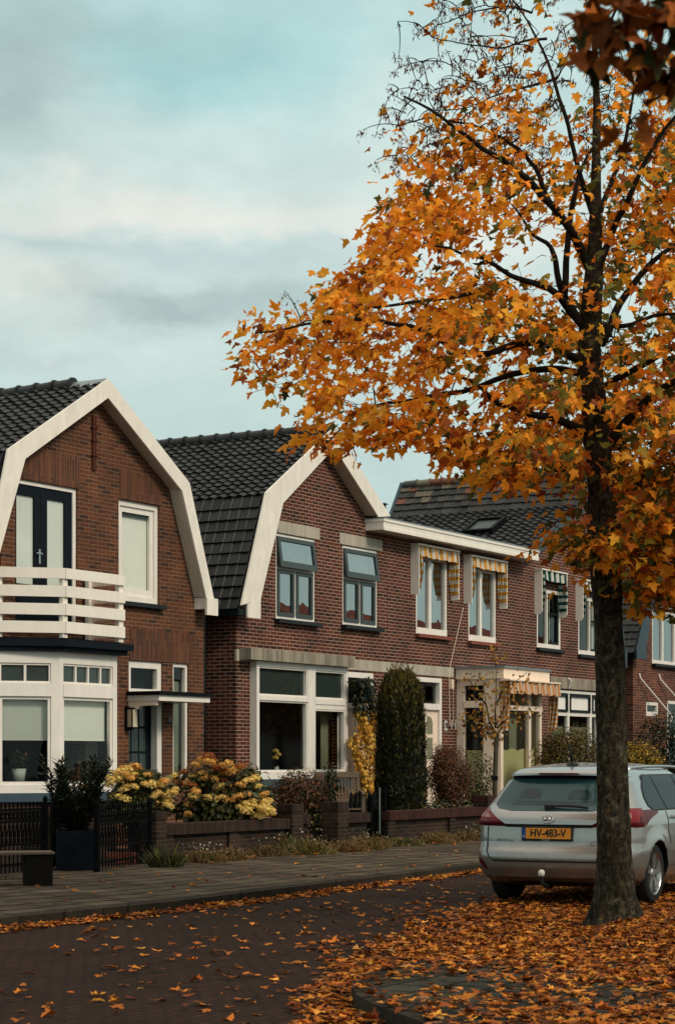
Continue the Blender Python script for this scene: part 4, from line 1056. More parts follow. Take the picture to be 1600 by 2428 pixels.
# ================================================================== HOUSES ACROSS THE STREET (seen mirrored in the upper windows)
for i in range(2):
    fo = Frame(800, 1, 30); P_ = Vector((15.2, 48.5))+Vector((.501, .866))*i*9.2
    o = empty('brick_house', (P_.x, P_.y, 0), rad(60), ('nearer', 'farther')[i]+' red-roofed brick house across the street, right of the picture', 'house')
    mb = MB(); mb.prism([(0, 0), (9, 0), (9, 3.9), (0, 3.9)], -7.6, -.01); mb.build('wall', M['brick_c'], o)
    mb = MB(); mb.face((-.3, .4, 3.8), (9.1, .4, 3.8), (9.1, -3.8, 6.0), (-.3, -3.8, 6.0)); mb.face((-.3, -8, 3.8), (9.1, -8, 3.8), (9.1, -3.8, 6.0), (-.3, -3.8, 6.0)); mb.face((-.3, .4, 3.8), (-.3, -8, 3.8), (-.3, -3.8, 6.0)); mb.face((9.1, .4, 3.8), (9.1, -8, 3.8), (9.1, -3.8, 6.0)); mb.build('roof', M['redroof'], o)
    MB().box(-.25, 9.05, .1, .42, 3.65, 3.79).build('gutter', M['white'], o)
    for x in (1.2, 4.0, 6.6):
        for z in (1.0,):
            w_ = MB().box(x, x+1.3, .001, .05, z, z+1.5).build('window', M['whiteframe'], o); MB().box(x+.1, x+1.2, .051, .06, z+.1, z+1.4).build('pane', M['obscure'], w_)
# ================================================================== GROUND
def m_paving(name, bw, rh, cols, joint, mort, scale_n=1.2, off=.5, bstr=.5, stain=.5):
    m, nt, out = new_mat(name); o = objco(nt)
    w = N(nt, 'ShaderNodeVectorMath', operation='MULTIPLY_ADD'); nz = N(nt, 'ShaderNodeTexNoise'); nz.inputs['Scale'].default_value = 2.2
    nt.links.new(o, nz.inputs['Vector']); nt.links.new(nz.outputs['Color'], w.inputs[0]); w.inputs[1].default_value = (.035, .035, 0); nt.links.new(o, w.inputs[2])
    b = N(nt, 'ShaderNodeTexBrick'); b.offset = off; nt.links.new(w.outputs[0], b.inputs['Vector'])
    for k, v in (('Color1', (0, 0, 0, 1)), ('Color2', (1, 1, 1, 1)), ('Scale', 1), ('Mortar Size', mort), ('Mortar Smooth', .3), ('Bias', 0), ('Brick Width', bw), ('Row Height', rh)): b.inputs[k].default_value = v
    r = ramp(nt, [(i/len(cols), c) for i, c in enumerate(cols)], b.outputs['Color'], 'CONSTANT')
    n1 = noise(nt, o, 45, 4, .7); n2 = noise(nt, o, scale_n, 5, .6)
    c = mix(nt, b.outputs['Fac'], r.outputs[0], joint)
    c = mix(nt, .7, c, mix(nt, n1, (.55, .55, .55), (1.4, 1.4, 1.4)), 'MULTIPLY')
    c = mix(nt, 1, c, ramp(nt, [(.3, (1-stain,)*3), (.7, (1.15, 1.15, 1.15))], n2).outputs[0], 'MULTIPLY')
    inv = N(nt, 'ShaderNodeMath', operation='SUBTRACT'); inv.inputs[0].default_value = 1; nt.links.new(b.outputs['Fac'], inv.inputs[1])
    ad = N(nt, 'ShaderNodeMath', operation='MULTIPLY_ADD'); nt.links.new(n1, ad.inputs[0]); ad.inputs[1].default_value = .4; nt.links.new(inv.outputs[0], ad.inputs[2])
    bsdf(nt, out, c, .85, bump(nt, ad.outputs[0], bstr, .015), .06); return m
M['road'] = m_paving('road_clinkers', .20, .075, [(.033, .0165, .0105), (.039, .019, .012), (.027, .014, .0095), (.035, .018, .012), (.030, .016, .010)], (.012, .0075, .0055), .012, .8, bstr=.45, stain=.3)
M['paving'] = m_paving('pavement_slabs', .60, .40, [(.094, .073, .049), (.112, .086, .058), (.076, .060, .042), (.100, .079, .054)], (.014, .011, .008), .030, .9, bstr=.9)
M['paving2'] = m_paving('pavement_slabs_near', .30, .30, [(.055, .053, .040), (.068, .065, .049), (.043, .042, .033), (.06, .058, .045)], (.012, .011, .009), .016, .8, bstr=.9, stain=.65)
M['kerb'] = m_paving('kerb_stone', 1.0, .5, [(.034, .027, .020), (.040, .032, .023)], (.015, .014, .012), .01, 2)
M['soil'] = m_plain('garden_soil', (.018, .012, .008), .95, .1, 0, .5, 12, .6)
M['farground'] = m_plain('far_ground', (.05, .045, .035), .95, .1, 0, .4, .5, .2)

def struct(o): o['kind'] = 'structure'; return o
struct(MB().face((-400, -60, -.03), (400, -60, -.03), (400, 900, -.03), (-400, 900, -.03)).build('ground', M['farground']))
KERB = [(-16.0, -2.6), (-9.7, 7.55), (-2.99, 18.25), (-1.64, 20.4), (.1, 23.9), (1.92, 27.7), (3.6, 30.9), (30, 76.5)]
NEAR = [(.95, 15.0), (.55, 14.35), (.31, 13.9), (.16, 13.45), (.085, 12.9), (.11, 12.35), (.21, 11.85), (.43, 11.1), (.85, 10.0), (1.6, 8.2), (4.2, 2.0), (5.5, -3.0)]
NEAR_BACK = [(22, -3.0), (26, 34), (12.2, 34.5)]
def to_frame(pts): return [hb.inv(p) for p in pts]
def framed(o): o.location = hb.W(0, 0); o.rotation_euler = (0, 0, hb.rot); return o
def offset(poly, d):
    out = []
    for i, p in enumerate(poly):
        a, b = Vector(poly[max(i-1, 0)]), Vector(poly[min(i+1, len(poly)-1)])
        t = (b-a).normalized(); out.append((p[0]-t.y*d, p[1]+t.x*d))
    return out
# road as one sheet, laid in the street's direction
struct(framed(MB().slab(to_frame([(-18, -4), (24, -4), (34, 80), (-22, 80)]), -.02, 0.0).build('road', M['road'])))
kin = offset(KERB, .14)
# far pavement: from the kerb to the garden walls
poly = kin+[tuple(hb.W(75, -2.9))[:2], tuple(hb.W(-36, -2.9))[:2]]
struct(framed(MB().slab(to_frame(poly), .004, .10).build('pavement', M['paving'])))
def kerb_strip(line, w, z, name):
    o2 = offset(line, w); m = MB()
    for i in range(len(line)-1):
        a, b, c, d = line[i], line[i+1], o2[i+1], o2[i]
        m.face((*a, z-.012), (*b, z-.012), (*c, z+.004), (*d, z+.004)); m.face((*a, -.01), (*b, -.01), (*b, z-.012), (*a, z-.012)); m.face((*d, z+.004), (*c, z+.004), (*c, 0), (*d, 0))
    return struct(m.build(name, M['kerb']))
kerb_strip(KERB, .14, .105, 'kerb')
kerb_strip(NEAR[::-1], -.16, .105, 'kerb')
nin = offset(NEAR, .16)
nin = [p for p in nin]
near_poly = nin+NEAR_BACK
struct(framed(MB().slab(to_frame(near_poly[::1]), .004, .10).build('near_pavement', M['paving2'])))
struct(framed(MB().slab([(-36, -2.9), (75, -2.9), (75, 9), (-36, 9)], .005, .104).build('garden_ground', M['soil'])))
def in_poly(x, y, poly):
    c = np.zeros(len(x), bool); n = len(poly); j = n-1
    for i in range(n):
        xi, yi = poly[i]; xj, yj = poly[j]
        c ^= ((yi > y) != (yj > y)) & (x < (xj-xi)*(y-yi)/(yj-yi+1e-12)+xi); j = i
    return c
far_poly = KERB+[tuple(hb.W(75, 5))[:2], tuple(hb.W(-36, 5))[:2]]
near_full = NEAR+NEAR_BACK
def ground_z(x, y):
    return np.where(in_poly(x, y, near_full) | in_poly(x, y, far_poly), .105, .004)

# ================================================================== GARDEN WALLS, FENCES, FURNITURE
def wall_thing(x0, x1, ztop, label, y=-3.0, coping='coping', piers=(), brick='brick_w', name='garden_wall', group='low brick garden walls'):
    o = empty(name, hb.W(x0, y, .1), hb.rot, label, 'garden wall', group); L = x1-x0; h = ztop-.1
    m = MB(); m.box(0, L, .05, .22, 0, h-.15); m.box(0, L, .0, .22, 0, .16)
    for p in piers: m.box(p, p+.24, .001, .225, .16, h-.151)
    m.build('wall', M[brick], o)
    MB().box(-.01, L+.01, -.03, .25, h-.149, h).build('coping', M[coping], o); return o
def pillar(x0, x1, ztop, label, y=-3.06, dep=.3, brick='brick_w', coping='coping'):
    o = empty('brick_pillar', hb.W(x0, y, .1), hb.rot, label, 'pillar', 'brick pillars of the garden walls')
    MB().box(0, x1-x0, 0, dep, 0, ztop-.1-.11).build('shaft', M[brick], o)
    MB().box(-.008, x1-x0+.008, -.008, dep+.008, ztop-.209, ztop-.1).build('cap', M[coping], o); return o
Y0 = -3.0
p1a, p1b = hb.x(371, -3.06), hb.x(395, -3.06)
pillar(p1a, p1b, .80, 'brick pillar beside the black iron gate, in front of the hydrangeas', dep=.28)
p2a, p2b = hb.x(693, -3.06), hb.x(719, -3.06)
wall_thing(p1b+.02, p2a-.02, .62, 'long low brick wall in front of the yellow hydrangeas', piers=(0.0, (p2a-p1b)*.50))
pillar(p2a, p2b, .83, 'brick pillar at the right end of the hydrangea wall', dep=.26)
p3a, p3b = hb.x(801, -3.06), hb.x(826, -3.06)
wall_thing(p2b+.02, p3a-.3, .66, 'short set back brick wall between two pillars with a climbing plant', y=-2.72)
pillar(p3a, p3b, .84, 'broad brick pillar in front of the wooden garden chair', dep=.30)
p4 = hb.x(874, Y0)
wall_thing(p3b+.02, p4, .655, 'very short brick wall left of the black picket gate')
p5, p6 = hb.x(921, Y0), hb.x(1148, Y0)
wall_thing(p5, p6, .66, 'low brick wall with red coping in front of the conifer and round shrub', coping='coping_red', piers=(0.0, (p6-p5)*.62))
p7 = hb.x(1178, Y0)
pillar(p6+.02, p7, .86, 'reddish brick pillar beside the young tree', dep=.3, coping='coping_red')
wall_thing(p7+.02, p7+7.5, .66, 'low brick wall hidden behind the silver car', coping='coping_red')
# black picket fence and gate
o = empty('picket_fence', hb.W(hb.x(828, -2.0), -2.0, .1), hb.rot, 'black wooden picket fence behind the garden chair', 'fence')
xl = hb.x(892, -2.0)-hb.x(828, -2.0)
m = MB()
for z in (.22, .60): m.box(0, xl, .03, .06, z, z+.07)
m.build('rail', M['black'], o)
n = 6
for i in range(n):
    x = xl*(i+.3)/n; MB().prism([(x, .02), (x+.09, .02), (x+.09, .80), (x+.045, .85), (x, .80)], .0, .028).build('picket', M['black'], o)
o = empty('garden_gate', hb.W(hb.x(880, -2.9), -2.9, .1), hb.rot, 'dark garden gate between two low brick walls by the conifer', 'gate')
xl = hb.x(916, -2.9)-hb.x(880, -2.9); m = MB()
m.box(0, .05, 0, .05, 0, .82).box(xl-.05, xl, 0, .05, 0, .95).box(.05, xl-.05, .01, .04, .12, .17).box(.05, xl-.05, .01, .04, .60, .65); m.build('gate_frame', M['iron'], o)
m = MB()
for i in range(1, 7): x = .05+(xl-.1)*i/7; m.box(x-.008, x+.008, .018, .034, .171, .599)
m.build('bar', M['iron'], o)
MB().box(.055, xl-.055, .042, .05, .14, .58).build('panel', M['black'], o)
MB().box(xl*.52, xl*.52+.02, -.01, .008, .2, .95).build('latch_rod', M['zinc'], o)

def iron_panel(name, p, q, z0, ztop, label, cat, group=None, step=.105, lattice=True, posts=True):
    """iron fence panel between two ground points: rails, bars, ring band, posts with knobs"""
    p = Vector((p[0], p[1], 0)); q = Vector((q[0], q[1], 0)); d = q-p; L = d.length; ang = math.atan2(d.y, d.x)
    o = empty(name, (p.x, p.y, .1), ang, label, cat, group); h = ztop-.1
    m = MB()
    for z in (z0, h-.25, h-.11): m.box(0, L, -.012, .012, z, z+.028)
    m.build('rail', M['iron'], o)
    n = max(2, int(L/step)); m = MB()
    for i in range(n+1):
        x = L*i/n; m.box(x-.007, x+.007, -.007, .007, z0-.08, h-.082)
        m.tube([(x, 0, h-.081), (x, 0, h-.05), (x, 0, h-.015), (x, 0, h)], [.006, .016, .014, .002], 6)
    m.build('bar', M['iron'], o)
    if lattice:
        m = MB()
        for i in range(n):
            x = L*(i+.5)/n
            for k in range(8):
                a, b = 2*math.pi*k/8, 2*math.pi*(k+1)/8
                m.bar((x+.03*math.cos(a), 0, h-.168+.045*math.sin(a)), (x+.03*math.cos(b), 0, h-.168+.045*math.sin(b)), .012, .010, (0, 1, 0))
            m.bar((x-.03, 0, h-.50), (x+.03, 0, h-.27), .01, .01); m.bar((x+.03, .012, h-.50), (x-.03, .012, h-.27), .01, .01)
        m.box(0, L, -.012, .012, h-.53, h-.505)
        m.build('ring_band', M['iron'], o)
    if posts:
        for x in (0, L):
            m = MB().box(x-.03, x+.03, -.03, .03, -.02, h-.02); m.tube([(x, 0, h-.02), (x, 0, h+.0), (x, 0, h+.04), (x, 0, h+.065)], [.018, .036, .03, .004], 8); m.build('post', M['iron'], o)
    return o
gq = hb.W(p1a-.10, -3.02); gp = G(230, 2068, .1)
iron_panel('iron_gate', gp, gq, .10, .93, 'black iron gate with ring ornament standing open by the brick pillar', 'gate')
fa_ = A(108, 1990, 25.6); fb_ = A(-190, 1990, 22.6)
iron_panel('iron_fence', (fb_.x, fb_.y), (fa_.x, fa_.y), .12, .99, 'black iron fence with ring ornaments behind the bench', 'fence')
fc_ = A(150, 1990, 27.6)
iron_panel('iron_fence', (fa_.x+.06, fa_.y+.08), (fc_.x, fc_.y), .12, .97, 'short black iron fence return beside the planter', 'fence', posts=False)
q_ = A(116, 1990, 27.0); m = empty('brick_pillar', (q_.x-.12, q_.y, .1), hb.rot, 'dark brick pillar between the iron fence and the blue planter', 'pillar')
MB().box(0, .28, 0, .28, 0, .62).build('shaft', M['brick_w'], m); MB().box(-.01, .29, -.01, .29, .621, .72).build('cap', M['coping'], m)
# bench at the left edge
bp = G(86, 2098, .1); b_ = empty('street_bench', (bp.x, bp.y, .1), rad(14), 'low timber bench at the left edge, with dark block ends', 'bench')
MB().box(-1.9, .19, -.20, .22, .345, .375).build('seat', M['benchtop'], b_, bevel=.006)
for x in (-1.75, -.13): MB().box(x, x+.30, -.17, .19, .0, .344).build('end_block', M['benchend'], b_, bevel=.008)
# planter with laurel
pp = G(178, 2064, .1); pl = empty('planter_box', (pp.x, pp.y+.25, .1), rad(8), 'tall blue-grey planter box standing by the open iron gate', 'planter')
hw = .27
m = MB(); m.box(-hw, hw, -hw, -hw+.03, 0, .50).box(-hw, hw, hw-.03, hw, 0, .50).box(-hw, -hw+.03, -hw+.03, hw-.03, 0, .50).box(hw-.03, hw, -hw+.03, hw-.03, 0, .50); m.build('box', M['planter'], pl, bevel=.006)
MB().box(-hw+.031, hw-.031, -hw+.031, hw-.031, .1, .45).build('soil', M['soil'], pl)
# red bricks lying behind the gate
bq = G(262, 2052, .1)
bo = empty('brick_stack', (bq.x, bq.y+.6, .1), .3, 'few loose red bricks lying behind the iron gate', 'bricks')
for i, (x, z) in enumerate(((0, 0), (.23, 0), (.11, .072), (-.12, .072))): MB().box(x, x+.2, -.05, .05, z, z+.07).build('brick', M['redsill'], bo, bevel=.004)
# wooden garden seat seen over the pillar
sx = hb.x(800, -1.7); st = empty('garden_chair', hb.W(sx, -1.75, .1), hb.rot-rad(52), 'weathered wooden garden chair with slatted back, behind the brick pillar', 'seat')
w2 = .36
m = MB()
def backz(t): return .68+.46*t
def bk(x, t, o=0): return (x, .22+.16*t+.04*math.sin(t*3.1)+o, backz(t))
for i in range(12):
    x = -w2+.06+(2*w2-.12)*i/11
    for j in range(5): m.bar(bk(x, j/5), bk(x, (j+1)/5), .026, .02, (0, 1, 0))
m.build('back_slats', M['oldwood'], st)
for x in (-w2, w2):
    m = MB()
    for j in range(6): m.bar(bk(x, j/6*1.02), bk(x, (j+1)/6*1.02), .055, .05, (0, 1, 0))
    m.box(x-.028, x+.028, .19, .25, 0, .68); m.build('back_post', M['oldwood'], st)
    MB().box(x-.028, x+.028, -.26, -.20, 0, .82).build('front_leg', M['oldwood'], st)
    m = MB(); pts = [(x, -.30+.56*t, .82+.05*math.sin(t*3.1)) for t in [k/8 for k in range(9)]]
    for a, b in zip(pts, pts[1:]): m.bar(a, b, .06, .028)
    m.build('armrest', M['oldwood'], st)
m = MB(); m.bar(bk(-w2-.03, 1.0), bk(w2+.03, 1.0), .035, .10, (0, .3, 1)); m.build('top_rail', M['oldwood'], st)
m = MB(); m.bar(bk(-w2, .02), bk(w2, .02), .035, .09, (0, .3, 1)); m.build('bottom_rail', M['oldwood'], st)
m = MB()
for i in range(6): y = -.25+i*.085; m.box(-w2-.02, w2+.02, y, y+.065, .56, .585)
m.build('seat', M['oldwood'], st)

# ================================================================== PLANTS
def blob_points(c, r, n, shell=.35, clump=40, sig=.22, low=-1.0):
    """points in leafy clumps spread over an ellipsoid, with outward directions"""
    c = np.array(c, float); r = np.array(r, float)
    d = rdir(clump); d[:, 2] = np.where(d[:, 2] < low, -d[:, 2], d[:, 2])
    cc = d*(shell+(1-shell)*RNG.random((clump, 1))**.5)*.88
    k = RNG.integers(0, clump, n)
    p = cc[k]+RNG.normal(0, sig, (n, 3))
    L = np.linalg.norm(p, axis=1, keepdims=True); p = np.where(L > 1.12, p/L*1.12*RNG.uniform(.85, 1, (n, 1)), p)
    nd = p/np.maximum(np.linalg.norm(p, axis=1, keepdims=True), .1)
    return c+p*r, nd
def place(pxl, pxr, pyt, pyb, yp, zbase=.1):
    """ground position, half width and heights for a plant seen between these edges at garden depth yp"""
    pm = (pxl+pxr)/2; x = hb.x(pm, yp); w = hb.W(x, yp); Y = w.y
    return w, (pxr-pxl)/F*Y/2, EYE-(pyt-HY)/F*Y, EYE-(pyb-HY)/F*Y
def stems(parent, base, tops, r=.012, mat='twig', name='stem'):
    m = MB()
    for t in tops:
        t = Vector(t); b = Vector(base)+Vector((random.uniform(-.06, .06), random.uniform(-.06, .06), 0)); mid = b.lerp(t, .55)+Vector((random.gauss(0, .04), random.gauss(0, .04), .05))
        m.tube([b, mid, t], [r, r*.7, r*.3], 5)
    return m.build(name, M[mat], parent)
def bush(name, label, cat, pxl, pxr, pyt, pyb, yp, n, size, cols, w, shape=OVAL, mat='green', group=None, clump=45, sig=.2, depth=.8, droop=.2, world=None, zb=.1, nstem=10):
    W_, hw_, zt, zl = place(pxl, pxr, pyt, pyb, yp) if world is None else world
    o = empty(name, (W_.x, W_.y, zb), 0, label, cat, group)
    cz = (zt+zl)/2-zb; rz = (zt-zl)/2
    p, nd = blob_points((0, 0, cz), (hw_, hw_*depth, rz), n, clump=clump, sig=sig)
    p[:, 2] = np.maximum(p[:, 2], .02)
    nr = nd*.8+RNG.normal(0, .6, (n, 3))+np.array([0, 0, .5]); tip = nd+RNG.normal(0, .5, (n, 3))+np.array([0, 0, -droop])
    leaf_mesh('foliage', M[mat], o, shape, p, nr, tip, size*RNG.uniform(.65, 1.25, n), pick(cols, w, n), .3)
    stems(o, (0, 0, 0), p[RNG.choice(n, nstem)])
    return o
DG = (.013, .019, .009); MG = (.032, .040, .014); YG = (.16, .13, .022); OC = (.34, .17, .022); RB = (.13, .042, .018); DB = (.05, .028, .014)
# laurel in the planter: upright stems with pointed leaves
lb = empty('laurel_bush', (pp.x, pp.y+.25, .55), 0, 'dark laurel with upright pointed leaves growing in the blue-grey planter', 'shrub')
P, Nd, T = [], [], []; tops = []
for i in range(46):
    a = random.uniform(0, 6.28); rr = random.uniform(0, .14); b = Vector((rr*math.cos(a), rr*math.sin(a), -.02))
    hgt = random.choice((random.uniform(.55, .75), random.uniform(.78, 1.0))); sp = random.uniform(.12, .52)
    t = Vector((sp*math.cos(a), sp*math.sin(a)*.7, hgt if abs(math.cos(a)) > .35 else hgt*.72)); tops.append(t)
    for k in range(64):
        u = (k/64)**.8*.95+.05; q = b.lerp(t, u)+Vector((math.cos(a), math.sin(a), 0))*.05*math.sin(u*3.1)
        aa = k*2.4+i; out = Vector((math.cos(aa), math.sin(aa), .55))
        P.append(q); T.append(out); Nd.append(Vector((-math.cos(aa)*.6, -math.sin(aa)*.6, 1)))
n = len(P)
leaf_mesh('foliage', M['green'], lb, LANCE, np.array(P), np.array(Nd)+RNG.normal(0, .25, (n, 3)), np.array(T)+RNG.normal(0, .2, (n, 3)), RNG.uniform(.085, .145, n), pick([DG, (.018, .028, .012), (.036, .044, .015)], [5, 3, .8], n), .2)
stems(lb, (0, 0, -.05), tops, .008)

# hydrangeas: leafy bush with separate flower heads
def head_mesh(i, cols, w):
    n = 170; d = rdir(n); d[:, 2] = np.where(d[:, 2] < -.3, -d[:, 2], d[:, 2]); r = np.array([1, 1, .82])
    p = d*r*(1+.14*np.sin(d[:, :1]*5+i)*np.cos(d[:, 1:2]*6))*RNG.uniform(.70, 1.10, (n, 1)); o = leaf_mesh('flower_head', M['petal'], None, PETAL4, p, d+RNG.normal(0, .25, (n, 3)), RNG.normal(0, 1, (n, 3)), RNG.uniform(.22, .38, n), pick(cols, w, n, .20), .3)
    me = o.data; bpy.data.objects.remove(o); return me
HEADS = {'y': [head_mesh(i, [(.80, .54, .15), (.86, .63, .22), (.72, .44, .10), (.64, .50, .14)], [4, 4, 2, 1]) for i in range(3)],
         't': [head_mesh(i, [(.72, .38, .09), (.80, .48, .14), (.54, .22, .05)], [4, 3, 2]) for i in range(3)],
         'r': [head_mesh(i, [(.36, .105, .03), (.44, .15, .04), (.24, .07, .025)], [4, 3, 2]) for i in range(3)]}
def hydrangea(label, pxl, pxr, pyt, pyb, yp, heads, n=4200, rs=.076):
    W_, hw_, zt, zl = place(pxl, pxr, pyt, pyb, yp); o = empty('hydrangea_bush', (W_.x, W_.y, .1), 0, label, 'hydrangea', 'hydrangeas in front of the houses')
    cz = (zt+zl)/2-.1-.05; rz = (zt-zl)/2*.92
    p, nd = blob_points((0, .05, cz), (hw_*.92, hw_*.55, rz), n, clump=50, sig=.2)
    p[:, 2] = np.maximum(p[:, 2], .03)
    leaf_mesh('foliage', M['green'], o, OVAL, p, nd*.7+RNG.normal(0, .5, (n, 3))+np.array([0, -.2, .6]), nd+RNG.normal(0, .5, (n, 3))+np.array([0, 0, -.4]), RNG.uniform(.07, .13, n), pick([(.030, .036, .012), (.05, .055, .016), (.11, .10, .02), (.09, .045, .018)], [5, 4, 2, 1], n), .3)
    tops = []
    for (px_, py_, kind) in heads:
        q = A(px_, py_, W_.y-random.uniform(.05, .55)*hw_); h = bpy.data.objects.new('flower_head', random.choice(HEADS[kind])); COL.objects.link(h); h.parent = o
        h.location = (q.x-W_.x, q.y-W_.y, q.z-.1); s = rs*random.uniform(.75, 1.25); h.scale = (s*random.uniform(.95, 1.35), s, s*random.uniform(.8, 1.05)); h.rotation_euler = (random.uniform(-.5, .2), random.uniform(-.3, .3), random.uniform(0, 6))
        tops.append((q.x-W_.x, q.y-W_.y+.02, q.z-.15))
    stems(o, (0, 0, 0), tops, .007)
    return o
def c1(x, y): return 340+x/3.733, 1760+y/3.733          # measured on an enlargement of the photograph
big = [(575,140,'r'),(520,160,'t'),(610,170,'r'),(465,205,'t'),(585,190,'t'),(360,270,'r'),(520,285,'t'),(430,305,'y'),(285,315,'y'),(610,280,'y'),(650,300,'t'),(685,215,'t'),(740,205,'t'),(670,240,'r'),(800,265,'t'),(720,270,'r'),(860,225,'r'),(800,300,'r'),(940,265,'t'),(985,325,'y'),(925,355,'y'),(1010,395,'y'),(690,335,'r'),(755,370,'t'),(660,400,'y'),(700,395,'y'),(850,320,'y'),(385,365,'t'),(440,385,'r'),(300,375,'r'),(250,380,'r'),(450,480,'y'),(465,440,'t'),(415,560,'t'),(395,640,'t'),(260,450,'y'),(225,465,'y'),(690,490,'y'),(755,450,'y'),(750,515,'t'),(815,420,'t'),(860,385,'t'),(840,495,'t'),(920,460,'t'),(1015,465,'t'),(1075,465,'t'),(1040,490,'y'),(860,580,'y'),(915,550,'y'),(915,610,'y'),(970,530,'y'),(980,570,'y'),(1090,530,'y'),(1050,610,'y'),(1085,600,'y'),(1030,650,'y'),(1140,638,'y'),(700,600,'y'),(690,650,'y'),(610,500,'y'),(1060,550,'y'),(865,450,'y'),(540,330,'t'),(625,340,'t'),(715,340,'r')]
hydrangea('large hydrangea with yellow and rust flower heads over the low brick wall', 395, 650, 1795, 1955, -2.35, [(*c1(x, y), k) for x, y, k in big], 3000)
def c2(x, y): return x/3.733, 1700+y/3.733
lft = [(1195,455,'t'),(1090,462,'t'),(1135,470,'y'),(1010,500,'y'),(1060,495,'y'),(1120,510,'t'),(1180,520,'y'),(1160,545,'t'),(1215,540,'t'),(1295,525,'t'),(980,560,'y'),(1040,560,'y'),(1100,545,'y'),(1255,560,'y'),(1150,575,'y'),(1285,600,'y'),(1330,605,'y'),(1130,625,'y'),(1190,620,'y'),(960,605,'y'),(1110,655,'y'),(985,700,'y'),(1035,705,'y'),(1100,730,'y'),(740,630,'t'),(1115,800,'y'),(1150,800,'y'),(1330,690,'t'),(1395,675,'y'),(1370,710,'y'),(1400,760,'y'),(1400,805,'y'),(1440,740,'y'),(1480,755,'y'),(1490,790,'y'),(1430,600,'y'),(1400,620,'t'),(1460,570,'t'),(1380,660,'t'),(1500,690,'y'),(1540,680,'y'),(1550,650,'y')]
hydrangea('smaller hydrangea with pale yellow flower heads above the iron gate', 250, 412, 1816, 1950, -2.2, [(*c2(x, y), k) for x, y, k in lft], 3600, .071)
bush('low_shrub', 'low reddish brown shrub under the big white window', 'shrub', 645, 775, 1822, 1925, -2.1, 5000, .042, [DB, RB, (.14, .055, .02), (.17, .09, .025), MG], [3, 2.5, 2, 1, 2], clump=50, sig=.22)
bush('low_shrub', 'dark green shrub with pale yellow flowers between the two pillars', 'shrub', 715, 800, 1880, 1985, -2.3, 1100, .055, [DG, MG, (.30, .24, .05)], [4, 2, .8], clump=30)
bush('climbing_plant', 'small climbing rose stem with leaves against the garden chair', 'plant', 768, 800, 1810, 1905, -2.5, 420, .055, [DG, MG, (.17, .075, .02)], [3, 2, 1], clump=14, sig=.3)
# climber on the door: green above, yellow below
def climber():
    o = empty('climbing_plant', hb.W(hb.x(852, -.35), -.35, .1), hb.rot, 'yellow-leaved climber covering a white front door, green at the top', 'climber')
    xa, xb = hb.x(828, -.2)-hb.x(852, -.35), hb.x(880, -.2)-hb.x(852, -.35)
    ztop = hb.L(850, 1608, -.2)[1]-.1; zmid = hb.L(850, 1690, -.2)[1]-.1
    for nm, za, zb, n, cols, w in (('yellow_foliage', .25, zmid+.05, 4200, [(.66, .36, .05), (.74, .46, .08), (.50, .24, .03), (.20, .14, .02)], [4, 3, 2, 1]), ('green_foliage', zmid-.1, ztop, 1500, [DG, (.028, .038, .016), MG, (.5, .27, .04)], [5, 3, 1, .35])):
        z = RNG.uniform(za, zb, n); u = RNG.random(n)
        wob = .06*np.sin(z*5)+.05*np.sin(z*11+1)
        x = xa+(xb-xa)*u+wob*(u-.5)*2+RNG.normal(0, .03, n)
        if nm[0] == 'g': x = np.where((z > ztop-.3) & (u > .6), x-.25, x)
        y = -np.abs(RNG.normal(.02, .10, n))+.10-.06*np.sin(z*7+x*9)
        nr = RNG.normal(0, .55, (n, 3))+np.array([.0, -1, .45]); tip = RNG.normal(0, .5, (n, 3))+np.array([0, -.3, -.9])
        leaf_mesh(nm, M['green'], o, OVAL, np.stack([x, y, z], 1), nr, tip, RNG.uniform(.05, .095, n), pick(cols, w, n), .3)
    m = MB()
    for i in range(5):
        x = xa+(xb-xa)*(.15+.17*i); m.tube([(x, .1, 0), (x+.04, .08, .8), (x-.03, .1, 1.6), (x+.02, .09, ztop-.3)], [.018, .014, .01, .005], 6)
    m.build('stem', M['twig'], o)
climber()
